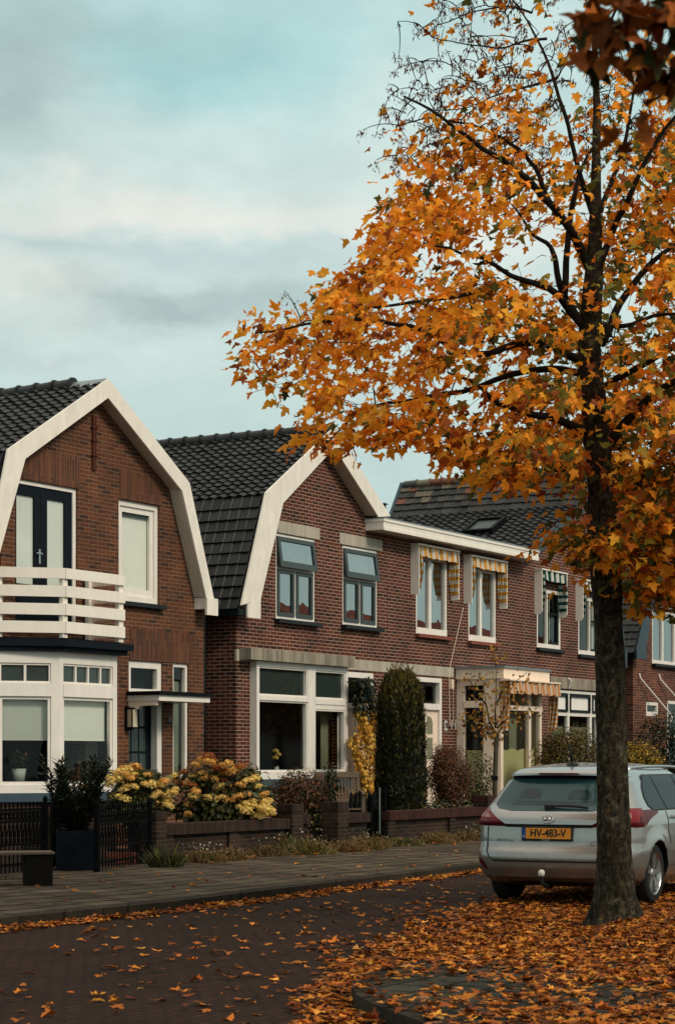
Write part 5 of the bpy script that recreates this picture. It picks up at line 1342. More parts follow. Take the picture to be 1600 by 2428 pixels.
# columnar conifer
def conifer():
    W_, hw_, zt, zl = place(890, 1008, 1592, 1925, -1.75); H = zt-.1
    o = empty('columnar_conifer', (W_.x, W_.y, .1), 0, 'tall dense dark columnar conifer with yellowish tips', 'conifer')
    n = 24000; z = RNG.random(n)**.92*H*.985; a = RNG.random(n)*2*np.pi
    t = z/H
    prof = np.interp(t, [0, .06, .25, .55, .8, .90, .96, 1.0], [.80, .95, 1.0, .96, .88, .76, .55, .20])
    lob = 1+.05*np.sin(a*7+z*1.2)+.04*np.sin(a*13+z*3)
    r = hw_*prof*lob*(1-np.abs(RNG.normal(0, .10, n)))
    p = np.stack([r*np.cos(a), r*np.sin(a)*.9, z], 1)
    out = np.stack([np.cos(a), np.sin(a), np.zeros(n)], 1)
    tip = out*.35+np.array([0, 0, 1.0])+RNG.normal(0, .22, (n, 3)); nr = out+RNG.normal(0, .55, (n, 3))
    c = pick([(.016, .020, .008), (.024, .028, .010), (.036, .036, .012), (.011, .014, .007)], [4, 4, 1.5, 3], n)
    y_ = (RNG.random(n) < np.interp(t, [0, .5, .8, 1], [.02, .06, .25, .8])); c[y_] = pick([(.13, .105, .022), (.17, .12, .025)], [1, 1], int(y_.sum()))
    leaf_mesh('foliage', M['green'], o, SPRAY, p, nr, tip, RNG.uniform(.06, .12, n), c, .2)
    # leading shoots
    m = []; k = 160; a = RNG.random(k)*2*np.pi; rr = hw_*.55*RNG.random(k)**.5; cid = RNG.integers(0, 9, k); ang = cid*.7; 
    p = np.stack([hw_*.4*np.cos(ang)+RNG.normal(0, .025, k), hw_*.4*np.sin(ang)+RNG.normal(0, .025, k), H*.93+RNG.random(k)*np.interp(cid, [0, 8], [.22, .34])], 1)
    leaf_mesh('top_shoots', M['green'], o, SPRAY, p, RNG.normal(0, 1, (k, 3)), RNG.normal(0, .2, (k, 3))+np.array([0, 0, 1]), RNG.uniform(.07, .12, k), pick([(.17, .12, .025), (.08, .075, .02)], [1, 1], k), .2)
    MB().tube([(0, 0, 0), (0, 0, H*.9)], [.09, .02], 8).build('trunk', M['twig'], o)
conifer()
bush('round_shrub', 'rounded red-brown shrub right of the conifer', 'shrub', 1000, 1122, 1764, 1925, -2.0, 14000, .036, [(.10, .036, .014), (.16, .055, .018), (.21, .075, .022), (.045, .024, .012), (.055, .040, .014)], [4, 3, 2, 3, 1.5], clump=90, sig=.15, depth=.9)
bush('loose_shrub', 'loose pale green shrub in front of the square bay', 'shrub', 1090, 1172, 1785, 1930, -1.9, 1500, .05, [(.10, .09, .035), (.15, .13, .05), (.05, .055, .022), (.20, .12, .045)], [3, 2, 3, 1], clump=40, sig=.25)
bush('low_shrub', 'small yellow-green leafy plant left of the young tree pillar', 'shrub', 1098, 1150, 1870, 1945, -2.45, 600, .06, [(.17, .15, .03), (.09, .09, .022), MG], [3, 3, 2], clump=22)
bush('low_shrub', 'small dark plant with yellow leaves at the foot of the round shrub', 'shrub', 985, 1100, 1895, 1935, -2.55, 700, .045, [DG, MG, (.22, .15, .03)], [3, 2, 1.4], clump=30)
bush('clipped_hedge', 'brown and yellow-green hedge above the silver car roof', 'hedge', 1262, 1440, 1722, 1900, -2.2, 13000, .05, [(.06, .055, .016), (.13, .10, .02), (.22, .14, .022), (.15, .065, .018), (.035, .036, .014)], [3, 3, 2, 2, 3], clump=120, sig=.16, depth=.6)
bush('yellow_shrub', 'bright yellow shrub right of the maple trunk', 'shrub', 1455, 1570, 1756, 1890, -2.2, 3600, .07, [(.34, .20, .02), (.42, .25, .03), (.20, .13, .02), (.07, .06, .016)], [3, 2, 2, 2], clump=60, sig=.2)
bush('dark_hedge', 'tall dark green hedge at the right edge behind the car', 'hedge', 1475, 1680, 1690, 1900, -1.0, 7000, .07, [DG, (.024, .032, .014), MG, (.10, .085, .02)], [5, 3, 2, .6], clump=110, sig=.17, depth=.5)
# young street tree
def young_tree():
    px0 = 1172; Yb = hb.W(hb.x(px0, -2.4), -2.4).y; b = A(px0, HY, Yb); b.z = .1
    o = empty('young_tree', b, 0, 'slim young tree with sparse yellow leaves, tied to a stake in front of the bay', 'tree')
    def q(px_, py_, dy=0): w = A(px_, py_, Yb+dy); return w-b
    m = MB(); m.tube([(0, 0, 0), q(1173, 1850), q(1175, 1790), q(1177, 1740)], [.05, .047, .045, .05], 9); m.build('trunk', M['youngbark'], o, smooth=True)
    def c3(x, y, dy=0): return q(1060+x/4.238, 1530+y/4.238, dy)
    limbs = [[c3(485, 830), c3(480, 700, .1), c3(490, 500, .1), c3(490, 250), c3(470, 80)], [c3(470, 860), c3(420, 760, -.2), c3(390, 600, -.3), c3(365, 420, -.2), c3(350, 330)],
             [c3(470, 870), c3(400, 800, .1), c3(330, 740, .3), c3(230, 690, .3)], [c3(490, 800), c3(560, 650, .3), c3(640, 520, .3), c3(720, 470)], [c3(500, 830), c3(570, 760, -.3), c3(640, 720, -.3), c3(830, 640)],
             [c3(490, 600), c3(560, 440, -.1), c3(690, 360), c3(800, 270)], [c3(390, 600, -.3), c3(300, 480), c3(210, 330)], [c3(470, 900), c3(380, 860), c3(300, 830), c3(150, 780)]]
    m = MB(); P = []
    for l in limbs:
        m.tube(l, [.02, .014, .009, .006, .004][:len(l)] if len(l) == 5 else [.016, .011, .007, .004], 6)
        for a, b2 in zip(l, l[1:]):
            for t in (0, .33, .66): P.append(a.lerp(b2, t))
        P += [l[-1]]*3
    m.build('branch', M['twig'], o)
    P = np.array([tuple(v) for v in P[6:]]); n = 430; k = RNG.integers(0, len(P), n); p = P[k]+RNG.normal(0, .10, (n, 3))
    leaf_mesh('foliage', M['leaf'], o, OVAL, p, RNG.normal(0, .6, (n, 3))+np.array([0, -.3, .6]), RNG.normal(0, .5, (n, 3))+np.array([0, 0, -.8]), RNG.uniform(.06, .11, n), pick([(.42, .22, .03), (.30, .13, .025), (.22, .17, .03), (.16, .06, .02)], [4, 3, 2, 2], n), .3)
    MB().box(-.06, .06, -.055, .055, 1.02, 1.10).build('tie', M['black'], o)
young_tree()
# weeds and grass along the foot of the walls
_d = leaf_mesh('flower', M['petal'], None, PETAL4, np.array([(0, 0, 0), (0, 0, .004)]), np.array([(0, 0, 1.), (0, .2, 1)]), np.array([(0, 1., 0), (1., 0, 0)]), np.array([.026, .018]), np.array([(.62, .60, .46), (.66, .62, .44)]), .1)
DAISY = _d.data; bpy.data.objects.remove(_d)
def tuft(px_, py_, hw_, hgt, cols, w, label, n=420, flowers=0, seedy=True):
    b = G(px_, py_, .1); o = empty('grass_tuft', b, 0, label, 'weeds', 'weeds along the garden walls')
    a = RNG.random(n)*2*np.pi; r = hw_*RNG.random(n)**.6
    base = np.stack([r*np.cos(a), r*np.sin(a)*.45, np.zeros(n)], 1)
    tip = np.stack([np.cos(a)*.55, np.sin(a)*.45, np.full(n, 1.0)], 1)+RNG.normal(0, .35, (n, 3))
    shape = (np.array([(-.018, 0, 0), (.018, 0, 0), (.016, .5, .04), (-.016, .5, .04), (.002, .85, -.02), (-.002, .86, -.02)], float)*np.array([1.6, 1, 1]), np.array([(0, 1, 2), (0, 2, 3), (3, 2, 4), (3, 4, 5)]))
    leaf_mesh('blades', M['green'], o, shape, base, RNG.normal(0, 1, (n, 3))*np.array([1, 1, .2]), tip, hgt*1.25*RNG.uniform(.35, 1.2, n)*(1-.5*(r/hw_)), pick(cols, w, n), .4)
    if seedy:
        k = n; p = np.stack([hw_*1.05*RNG.normal(0, .5, k), hw_*.4*RNG.normal(0, .5, k), hgt*RNG.uniform(.05, .75, k)], 1)
        leaf_mesh('leaves', M['green'], o, OVAL, p, rdir(k), rdir(k), RNG.uniform(.015, .045, k), pick(cols, w, k), .3)
    if flowers:
        p = np.stack([hw_*RNG.normal(0, .4, flowers), hw_*.3*RNG.normal(0, .5, flowers)-.05, hgt*RNG.uniform(.7, 1.25, flowers)], 1)
        for q in p:
            f_ = bpy.data.objects.new('flower', DAISY); COL.objects.link(f_); f_.parent = o; f_.location = tuple(q); f_.rotation_euler = (random.uniform(.2, 1.1), random.uniform(-.4, .4), random.uniform(0, 6)); f_.scale = (random.uniform(.7, 1.2),)*3
    return o
TAN = (.23, .14, .05); BR = (.15, .075, .03); GR = (.075, .075, .022); GY = (.15, .13, .035)
tuft(394, 2056, .22, .34, [(.045, .05, .016), GY, (.03, .036, .013)], [3, 1.2, 2], 'clump of long arching grass blades at the foot of the gate pillar', 420, seedy=False)
tuft(480, 2046, .30, .22, [TAN, BR, GR], [2, 3, 2], 'brown weeds with small white flowers left of the hydrangea wall centre', flowers=28)
tuft(545, 2040, .28, .22, [BR, TAN, GR], [3, 2, 1], 'rusty brown weeds below the middle of the hydrangea wall')
tuft(635, 2030, .34, .22, [GR, BR, TAN], [3, 2, 2], 'low greenish brown weeds left of the second pillar', flowers=6)
tuft(668, 2024, .28, .30, [GR, GY, BR], [3, 2, 1], 'taller weeds with white flowers in front of the second pillar', flowers=14)
tuft(738, 2026, .36, .30, [GY, TAN, GR], [3, 3, 2], 'yellowish grass tuft with white flowers right of the second pillar', flowers=12)
tuft(825, 2020, .28, .22, [BR, TAN], [3, 2], 'brown weeds at the foot of the broad pillar')
tuft(872, 2014, .36, .26, [TAN, GY, BR], [4, 2, 2], 'pale tan grass tuft with white flowers before the picket gate', 520, flowers=16)
tuft(955, 2006, .34, .17, [GR, GY, TAN], [4, 2, 1], 'low green grass tuft at the left end of the red-coped wall')
tuft(1030, 1999, .40, .22, [TAN, BR, GY], [5, 2, 1], 'straw-coloured grass tuft before the red-coped wall', 560)
tuft(1105, 1993, .40, .22, [BR, GR, TAN], [3, 2, 2], 'rusty weeds beside the rear corner of the silver car', flowers=8)
tuft(1140, 1990, .28, .26, [GR, TAN], [3, 2], 'small greenish weeds left of the silver car', flowers=8)
tuft(18, 2086, .25, .07, [GR, DG], [3, 2], 'flat grass growing under the bench', 200, seedy=False)
# pots and ornaments on the sills
pt = A(45, 1875, (ha.W(-3.6, -.45)).y); yy = -.30
def sill_thing(f, px_, py_, y, label, name, cat): x, z = f.L(px_, py_, y); return empty(name, f.W(x, y, z), f.rot, label, cat)
s_ = sill_thing(ha, 46, 1855, -.02, 'white flower pot with a dark plant on the bay sill', 'potted_plant', 'potted plant')
MB().lathe([(0, 0), (.075, 0), (.105, .20), (.095, .20), (.085, .15), (0, .15)], 20).build('pot', M['pot'], s_, smooth=True)
n = 160; p, nd = blob_points((0, 0, .33), (.22, .12, .16), n, clump=16)
leaf_mesh('foliage', M['green'], s_, OVAL, p, nd+RNG.normal(0, .4, (n, 3)), nd+np.array([0, 0, .3]), RNG.uniform(.04, .07, n), pick([DG, MG, (.25, .10, .06)], [4, 2, 1], n), .3)
s_ = sill_thing(hb, 655, 1830, .10, 'pale flowers standing behind the big white window', 'flowers_in_vase', 'flowers')
MB().lathe([(0, -.12), (.05, -.12), (.06, .0), (.04, .08), (.05, .1)], 16).build('vase', M['curtain'], s_)
for dx, dz in ((-.02, .36), (.06, .30), (-.03, .24)):
    h = bpy.data.objects.new('bloom', HEADS['y'][0]); COL.objects.link(h); h.parent = s_; h.location = (dx, 0, dz); h.scale = (.055,)*3
    MB().tube([(0, 0, .05), (dx, 0, dz-.02)], .005, 5).build('stalk', M['twig'], s_)
# ================================================================== SILVER ESTATE CAR
def m_carpaint(name, col):
    m, nt, out = new_mat(name); o = objco(nt)
    b = bsdf(nt, out, col, .28, None, .4, .6); b.inputs['Coat Weight'].default_value = .8; b.inputs['Coat Roughness'].default_value = .05
    # brown ground reflection and shade painted low on the body, rougher there
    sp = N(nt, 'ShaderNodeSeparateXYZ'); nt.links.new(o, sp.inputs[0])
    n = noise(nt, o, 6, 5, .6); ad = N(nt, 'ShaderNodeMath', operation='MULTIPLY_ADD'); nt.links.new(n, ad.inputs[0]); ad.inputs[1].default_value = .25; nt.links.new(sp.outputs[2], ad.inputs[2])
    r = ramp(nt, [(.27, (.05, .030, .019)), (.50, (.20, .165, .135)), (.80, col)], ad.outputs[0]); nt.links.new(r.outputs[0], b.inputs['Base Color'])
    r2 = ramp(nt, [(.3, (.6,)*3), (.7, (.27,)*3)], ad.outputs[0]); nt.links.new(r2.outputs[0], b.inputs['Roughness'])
    return m
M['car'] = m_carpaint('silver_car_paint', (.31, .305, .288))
M['carglass'] = m_plain('tinted_car_glass', (.020, .056, .058), .03, .30, 0, .3, 3, 0)
M['seatshade'] = m_plain('painted_seat_silhouette', (.010, .026, .028), .05, .3, 0, .4, 6, 0)
M['carglass_side'] = m_plain('dark_side_glass', (.006, .012, .013), .03, .07, 0, .3, 3, 0)
M['rubber'] = m_plain('tyre_rubber', (.012, .012, .012), .85, .2)
M['plastic'] = m_plain('black_plastic', (.010, .010, .011), .5, .3)
M['redlens'] = m_plain('red_lens', (.18, .006, .008), .2, .25, 0, .12)
M['darkred'] = m_plain('dark_red_lens', (.07, .004, .005), .3, .12, 0, .12)
M['clearlens'] = m_plain('clear_lens', (.34, .15, .13), .15, .4, 0, .1)
M['chrome'] = m_plain('chrome', (.62, .62, .60), .15, .5, .95)
M['plate'] = m_plain('orange_plate', (.70, .26, .022), .5, .3, 0, .06)
M['euro'] = m_plain('blue_strip', (.02, .06, .22), .5, .3)
PHI = rad(27.0); car = empty('estate_car', (2.10, 20.9, 0), -PHI, 'silver estate car parked on fallen leaves behind the maple trunk', 'car')
ZT = dict(
 xr=([.20, .26, .32, .40, .50, .56, .60, .645, .66, .70, .78, .82, .84, .90, .96, 1.00, 1.04, 1.15, 1.28, 1.335, 1.34, 1.37, 1.40, 1.43, 1.46, 1.475],
     [.30, .13, .05, .012, .0, .02, .055, .075, .075, .078, .088, .092, .070, .085, .13, .185, .235, .335, .45, .50, .40, .40, .47, .66, 1.10, 1.7]),
 w=([.20, .28, .40, .55, .70, .85, .93, 1.0, 1.1, 1.2, 1.3, 1.37, 1.41, 1.44, 1.465, 1.475], [.78, .84, .875, .89, .89, .885, .865, .83, .775, .72, .665, .615, .57, .49, .33, .12]),
 xf=([.20, .30, .45, .60, .72, .82, .90, .95, 1.0, 1.1, 1.2, 1.3, 1.38, 1.43, 1.46, 1.475], [4.30, 4.44, 4.48, 4.46, 4.38, 4.22, 3.95, 3.6, 3.35, 3.15, 2.98, 2.78, 2.60, 2.42, 2.2, 1.9]),
 cr=([.2, .5, .8, .95, 1.05, 1.3, 1.4, 1.475], [.50, .50, .46, .46, .40, .34, .36, .2]))
def zt(k, z): return np.interp(z, *ZT[k])
PW = 2.7
def halfw(y, z):                                # half width of the body at distance y from the tail
    w, xr_, xf_, c = zt('w', z), zt('xr', z), zt('xf', z), zt('cr', z)
    cf = 1.1 if z < .95 else .5
    plan = w*(1-.035*max(0, (y-2.9)/1.5)**2) if z < .95 else w
    if y < xr_+c: t = max(0., min(1., (c-(y-xr_))/c)); return plan*max(0., 1-t**PW)**(1/PW)
    if y > xf_-cf: t = max(0., min(1., (y-xf_+cf)/cf)); return plan*max(0., 1-t**2.4)**(1/2.4)
    return plan
def tailx(x, z):                                # how far the tail surface lies forward at lateral x
    w, xr_, c = zt('w', z), zt('xr', z), zt('cr', z); t = min(1., abs(x)/w)
    return xr_+c*(1-(1-t**PW)**(1/PW))
def outline(z):
    pts = []; w, xr_, xf_, c = zt('w', z), zt('xr', z), zt('xf', z), zt('cr', z); nT = 16
    for i in range(nT+1):
        th = math.pi/2*i/nT; pts.append((w*math.sin(th)**(2/PW) if i else 0., xr_+c*(1-(math.cos(th)**(2/PW) if i < nT else 0.))))
    y0, cf = xr_+c, (1.1 if z < .95 else .5); y1 = xf_-cf
    for i in range(1, 26): y = y0+(y1-y0)*i/26; pts.append((halfw(y, z), y))
    for i in range(0, 13): th = math.pi/2*i/12; y = y1+cf*math.sin(th)**(2/2.4) if i else y1; pts.append((halfw(min(y, xf_-1e-4), z) if i < 12 else 0., y))
    return pts
def arch(z, x, y):                              # flared wheel arches
    for yc in (.93, 3.58):
        d = math.hypot(y-yc, z-.32)
        if .3 < d < .52 and abs(x) > .5: return math.exp(-((d-.36)/.07)**2)*.022
    return 0
mb = MB(); levels = sorted(set([round(v, 3) for v in np.arange(.20, 1.476, .02)]+[.645, .66, .82, .84, 1.335, 1.34, 1.475, .2])); rings = []
for z in levels:
    hp = outline(z); full = hp+[(-x, y) for x, y in reversed(hp[1:-1])]
    ring = []
    for x, y in full:
        a = arch(z, x, y); zz = z-(.0 if z < 1.3 else .012*(x/.6)**2); ring.append(mb.pt((x+math.copysign(a, x) if abs(x) > .3 else x, y, zz)))
    rings.append(ring)
n = len(rings[0])
for r0, r1 in zip(rings, rings[1:]):
    for i in range(n):
        j = (i+1) % n; mb.f.append([r0[i], r0[j], r1[j], r1[i]]); mb.mi.append(0)
mb.f.append(list(reversed(rings[0]))); mb.f.append(rings[-1]); mb.mi += [0, 0]
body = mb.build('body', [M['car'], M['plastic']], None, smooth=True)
cuts = []
for yc in (.93, 3.58):
    c = MB(); c.lathe([(0, -1.3), (.352, -1.3), (.352, 1.3), (0, 1.3)], 40, (0, yc, .315), 'x'); co = c.build('cutter', [M['car'], M['plastic']], None)
    co.data.polygons.foreach_set('material_index', [1]*len(co.data.polygons)); cuts.append(co)
    md = body.modifiers.new('b', 'BOOLEAN'); md.operation = 'DIFFERENCE'; md.object = co; md.solver = 'EXACT'
bpy.context.view_layer.update(); dg = bpy.context.evaluated_depsgraph_get()
me = bpy.data.meshes.new_from_object(body.evaluated_get(dg)); body.modifiers.clear(); old = body.data; body.data = me; bpy.data.meshes.remove(old)
for c in cuts: bpy.data.objects.remove(c)
me.polygons.foreach_set('use_smooth', [True]*len(me.polygons)); me.set_sharp_from_angle(angle=rad(28)); body.parent = car
def rear_patch(name, rows, mat, off=.004, ncol=14, parent=None, smooth=True):
    """patch lying on the tail; rows = (z, x_left, x_right)"""
    m = MB(); R_ = []
    for z, xa, xb in rows:
        r = []
        for i in range(ncol+1):
            x = xa+(xb-xa)*i/ncol; y = tailx(x, z); e = .01
            nx = (tailx(x+e, z)-tailx(x-e, z))/(2*e) if abs(x)+e < zt('w', z) else (3 if x > 0 else -3)
            L = math.hypot(1, nx); r.append(m.pt((x+nx/L*off, y-off/L, z)))
        R_.append(r)
    for a, b in zip(R_, R_[1:]):
        for i in range(ncol): m.f.append([a[i], a[i+1], b[i+1], b[i]]); m.mi.append(0)
    return m.build(name, M[mat], parent or body, smooth=smooth)
def zrows(z0, z1, n, fa, fb): return [(z0+(z1-z0)*i/n, fa(z0+(z1-z0)*i/n), fb(z0+(z1-z0)*i/n)) for i in range(n+1)]
# rear window
def rw(z):
    t = (z-.975)/(1.305-.975); w0 = np.interp(t, [0, .06, .2, .6, 1.0], [.44, .60, .675, .63, .565]); return w0
win = rear_patch('rear_window', zrows(.975, 1.332, 18, lambda z: -rw(min(z, 1.31)), lambda z: rw(min(z, 1.31))), 'carglass', .006, 26, car)
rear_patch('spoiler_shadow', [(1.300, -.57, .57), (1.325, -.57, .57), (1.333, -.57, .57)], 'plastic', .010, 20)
def third(z): return .20
rear_patch('brake_light', [(1.343, -.22, .22), (1.362, -.21, .21)], 'darkred', .012, 8, car)
m = MB()
for a, b in zip([k/10 for k in range(10)], [(k+1)/10 for k in range(10)]):
    def wp(t): x = .0+.42*t-.02; z = 1.018-.012*t; return (x, tailx(x, z)-.03, z+.012*math.sin(t*3))
    m.bar(wp(a), wp(b), .022, .026-.012*a, (0, -1, 0))
m.box(-.06, .03, tailx(0, 1.0)-.035, tailx(0, 1.0)-.0, .99, 1.035); m.build('rear_wiper', M['plastic'], car)
rear_patch('headrest_silhouette', [(1.10, -.40, -.16), (1.16, -.40, -.16), (1.20, -.36, -.20)], 'seatshade', .0085, 6, win)  # dark seat silhouettes painted on the glass, no modelled seats inside
rear_patch('headrest_silhouette', [(1.09, .14, .38), (1.15, .14, .38), (1.19, .18, .34)], 'seatshade', .0085, 6, win)
rear_patch('seat_back_silhouette', [(1.03, -.46, .46), (1.055, -.44, .44), (1.075, -.42, .42)], 'seatshade', .008, 12, win)
# tail lamps wrapping round the corners
for sg in (-1, 1):
    def inner(z): return np.interp(z, [.815, .83, .90, 1.0], [.47, .455, .58, .74])
    rows = []
    for i in range(13):
        z = .815+.19*i/12; w = zt('w', z); xi, xo = inner(z), w*.9995
        rows.append((z, -xo, -xi) if sg < 0 else (z, xi, xo))
    lamp = rear_patch('tail_lamp', rows, 'redlens', .008, 22, car)
    rows = []
    for i in range(7):
        z = .905+.055*i/6; rows.append((z, -zt('w', z)*.93, -inner(z)-.06) if sg < 0 else (z, inner(z)+.06, zt('w', z)*.93))
    rear_patch('clear_lens', rows, 'clearlens', .013, 16, lamp)
    rows = [(z, -zt('w', z)*.999, -inner(z)-.0) if sg < 0 else (z, inner(z), zt('w', z)*.999) for z in (.816, .84, .865)]
    rear_patch('lower_lens', rows, 'darkred', .012, 16, lamp)
    # side arm of the lamp along the wing
    m = MB(); R_ = []
    for z in (.830, .86, .89, .92, .945, .965, .985):
        r = []; ye = np.interp(z, [.82, .87, .91, .945, .965, .985], [.56, .66, .80, 1.02, 1.05, .80]); ys = zt('xr', z)+zt('cr', z)*.62
        for i in range(9): y = ys+(ye-ys)*i/8; r.append(m.pt((sg*(halfw(y, z)+.007), y, z)))
        R_.append(r)
    for a, b in zip(R_, R_[1:]):
        for i in range(8): m.f.append([a[i], a[i+1], b[i+1], b[i]]); m.mi.append(0)
    m.build('lamp_wing', M['darkred'], lamp, smooth=True)
    rear_patch('reflector', [(.375, sg*.72 if sg < 0 else .68, -.68 if sg < 0 else .72), (.42, -.775 if sg < 0 else .70, -.70 if sg < 0 else .775), (.475, -.82 if sg < 0 else .77, -.77 if sg < 0 else .82)], 'darkred', .010, 6, car)
# shut lines, plate recess, trim
rear_patch('tailgate_gap', [(.455+.0, -.60, .60), (.472, -.60, .60)], 'plastic', .006, 20)
rear_patch('trim_strip', [(.808, -.47, .47), (.832, -.47, .47)], 'plastic', .010, 18)
for sg in (-1, 1):
    m = MB(); pr = [(.60, .475), (.655, .50), (.69, .56), (.705, .65), (.70, .73), (.70, .81)]
    for (xa, za), (xb, zb) in zip(pr, pr[1:]): m.bar((sg*xa, tailx(xa, za)-.003, za), (sg*xb, tailx(xb, zb)-.003, zb), .008, .008, (0, 1, 0))
    m.build('shut_line', M['plastic'], body)
def crease(z, h, d, x0=.80):
    m = MB(); ks = [x0*(-1+2*i/30) for i in range(31)]
    for a, b in zip(ks, ks[1:]): m.face((a, tailx(a, z-h)-.002, z-h), (b, tailx(b, z-h)-.002, z-h), (b, tailx(b, z)-d, z), (a, tailx(a, z)-d, z)); m.face((a, tailx(a, z)-d, z), (b, tailx(b, z)-d, z), (b, tailx(b, z+h*.8)-.002, z+h*.8), (a, tailx(a, z+h*.8)-.002, z+h*.8))
    return m
crease(.30, .05, .022, .80).build('bumper_lip', M['car'], body, smooth=True)
rear_patch('lower_valance', [(.205, -.62, .62), (.235, -.50, .50), (.252, -.30, .30)], 'plastic', .010, 16)
m = MB(); m.tube([(0, .20, .20), (0, .02, .22), (0, -.07, .25), (0, -.085, .315)], [.022, .022, .02, .017], 8); m.build('tow_bar', M['plastic'], car)
m = MB(); m.lathe([(0, -.035), (.028, -.028), (.034, 0), (.03, .022), (.017, .034), (0, .037)], 14, (0, -.085, .35)); m.build('tow_ball_cap', M['pot'], car, smooth=True)
# number plate
yp = tailx(0, .745)-.03; pt_ = empty('number_plate_holder', (0, 0, 0)); bpy.data.objects.remove(pt_)
hold = MB().box(-.275, .275, yp, yp+.028, .668, .818).build('plate_holder', M['plastic'], car, bevel=.006)
MB().box(-.222, .262, yp-.006, yp-.001, .693, .803).build('number_plate', M['plate'], hold)
MB().box(-.264, -.2225, yp-.006, yp-.001, .693, .803).build('blue_strip', M['euro'], hold)
text_obj('plate_text', 'HV-483-V', .108, M['plastic'], hold, (.018, yp-.0075, .748), FACE_OUT, .0012, .0022, .88)
text_obj('country_letters', 'NL', .026, M['pot'], hold, (-.243, yp-.0075, .715), FACE_OUT, .001)
text_obj('dealer_text', 'HERWERS', .022, M['chrome'], hold, (-.01, yp-.0015, .680), FACE_OUT, .001)
# badge: oval ring with slanted H
bz = .895; by_ = tailx(0, bz)-.012; m = MB(); K = 28; slope = (tailx(0, bz+.03)-tailx(0, bz-.03))/.06
def bpt(x, z, o=0): return (x, by_+slope*(z)-o, bz+z)
ring = [bpt(.068*math.cos(2*math.pi*k/K), .036*math.sin(2*math.pi*k/K), .004) for k in range(K+1)]; m.tube(ring, .0055, 6)
for a, b in (((-.035, -.024), (-.018, .026)), ((.018, -.026), (.035, .024)), ((-.03, -.008), (.03, .010))): m.bar(bpt(*a, .005), bpt(*b, .005), .011, .006, (0, -1, 0))
m.build('badge', M['chrome'], car, smooth=True)
m = MB(); 
b_ = text_obj('model_lettering', 'i30', .062, M['chrome'], car, (.492, tailx(.492, .645)-.010, .655), (math.pi/2, 0, rad(17)), .003, .001, 1.1)
b_ = text_obj('maker_lettering', 'HYUNDAI', .034, M['chrome'], car, (-.485, tailx(.485, .67)-.010, .672), (math.pi/2, 0, rad(-16)), .002, .0006, 1.25)
# side glass and pillars, both sides
for sg in (-1, 1):
    def side_patch(name, rows, mat, off, parent, nc=14):
        m = MB(); R_ = []
        for z, ya, yb in rows:
            R_.append([m.pt((sg*(halfw(ya+(yb-ya)*i/nc, z)+off), ya+(yb-ya)*i/nc, z)) for i in range(nc+1)])
        for a, b in zip(R_, R_[1:]):
            for i in range(nc): m.f.append([a[i], a[i+1], b[i+1], b[i]]); m.mi.append(0)
        return m.build(name, M[mat], parent, smooth=True)
    zs = np.linspace(.985, 1.33, 9)
    yq = lambda z: np.interp(z, [.985, 1.0, 1.10, 1.22, 1.33], [.93, .84, .83, .93, 1.14])
    side_patch('window_surround', [(z, yq(z)-.025, 3.02-(z-.985)*1.25) for z in np.linspace(.97, 1.345, 9)], 'plastic', .004, body, 30)
    side_patch('quarter_window', [(z, yq(z), 1.32) for z in zs], 'carglass_side', .008, car)
    side_patch('rear_door_window', [(z, 1.38, 2.02) for z in zs], 'carglass_side', .008, car)
    side_patch('front_door_window', [(z, 2.10, 2.98-(z-.985)*1.25) for z in zs], 'carglass_side', .008, car)
    for yd in (1.30, 2.06, 3.05):
        m = MB(); zz = np.linspace(.30 if yd != 1.30 else .62, .96, 14)
        pt2 = [(sg*(halfw(yd+(.0 if yd != 1.30 else max(0, .75-z)*.55), z)+.001), yd+(.0 if yd != 1.30 else max(0, .75-z)*.55), z) for z in zz]
        for a, b in zip(pt2, pt2[1:]): m.bar(a, b, .007, .007, (0, 1, 0))
        m.build('door_gap', M['plastic'], body)
    for yd in (1.42, 2.20):
        m = MB(); z = .90; m.bar((sg*(halfw(yd, z)+.03), yd, z), (sg*(halfw(yd+.2, z)+.03), yd+.2, z), .03, .026); m.bar((sg*(halfw(yd, z)-.01), yd+.02, z), (sg*(halfw(yd, z)+.03), yd+.02, z), .025, .024); m.bar((sg*(halfw(yd, z)-.01), yd+.18, z), (sg*(halfw(yd, z)+.03), yd+.18, z), .025, .024)
        m.build('door_handle', M['chrome'], car, bevel=.006)
    m = MB(); ys = np.linspace(.95, 2.75, 16); m.tube([(sg*.57*(1-.04*abs(y-1.8)), y, 1.400+.026*math.sin((y-.95)/1.8*3.14)**.5 if 0 < (y-.95)/1.8*3.14 < 3.13 else 1.39) for y in ys], .016, 8)
    m.build('roof_rail', M['steel'], car, smooth=True)
    m = MB(); m.bar((sg*.86, 2.95, 1.0), (sg*1.0, 2.92, 1.05), .1, .12); m.build('door_mirror', M['car'], car, bevel=.03)
m = MB(); m.lathe([(0, 0), (.07, 0), (.05, .02), (.02, .035), (0, .036)], 16, (0, .80, 1.445)); m.tube([(0, .80, 1.47), (-.0, .70, 1.665)], [.014, .009], 6); m.build('antenna', M['plastic'], car, smooth=True)
# windscreen, head lamps: seen from other sides
m = MB(); R_ = []
for z in np.linspace(1.0, 1.40, 9):
    xf_ = zt('xf', z); w = zt('w', z)*.86; r = []
    for i in range(15):
        x = w*(-1+2*i/14); t = abs(x)/zt('w', z); r.append(m.pt((x, xf_-.5+.5*(1-t**2.4)**(1/2.4)+.006, z+.004)))
    R_.append(r)
for a, b in zip(R_, R_[1:]):
    for i in range(14): m.f.append([a[i], a[i+1], b[i+1], b[i]]); m.mi.append(0)
m.build('windscreen', M['carglass'], car, smooth=True)
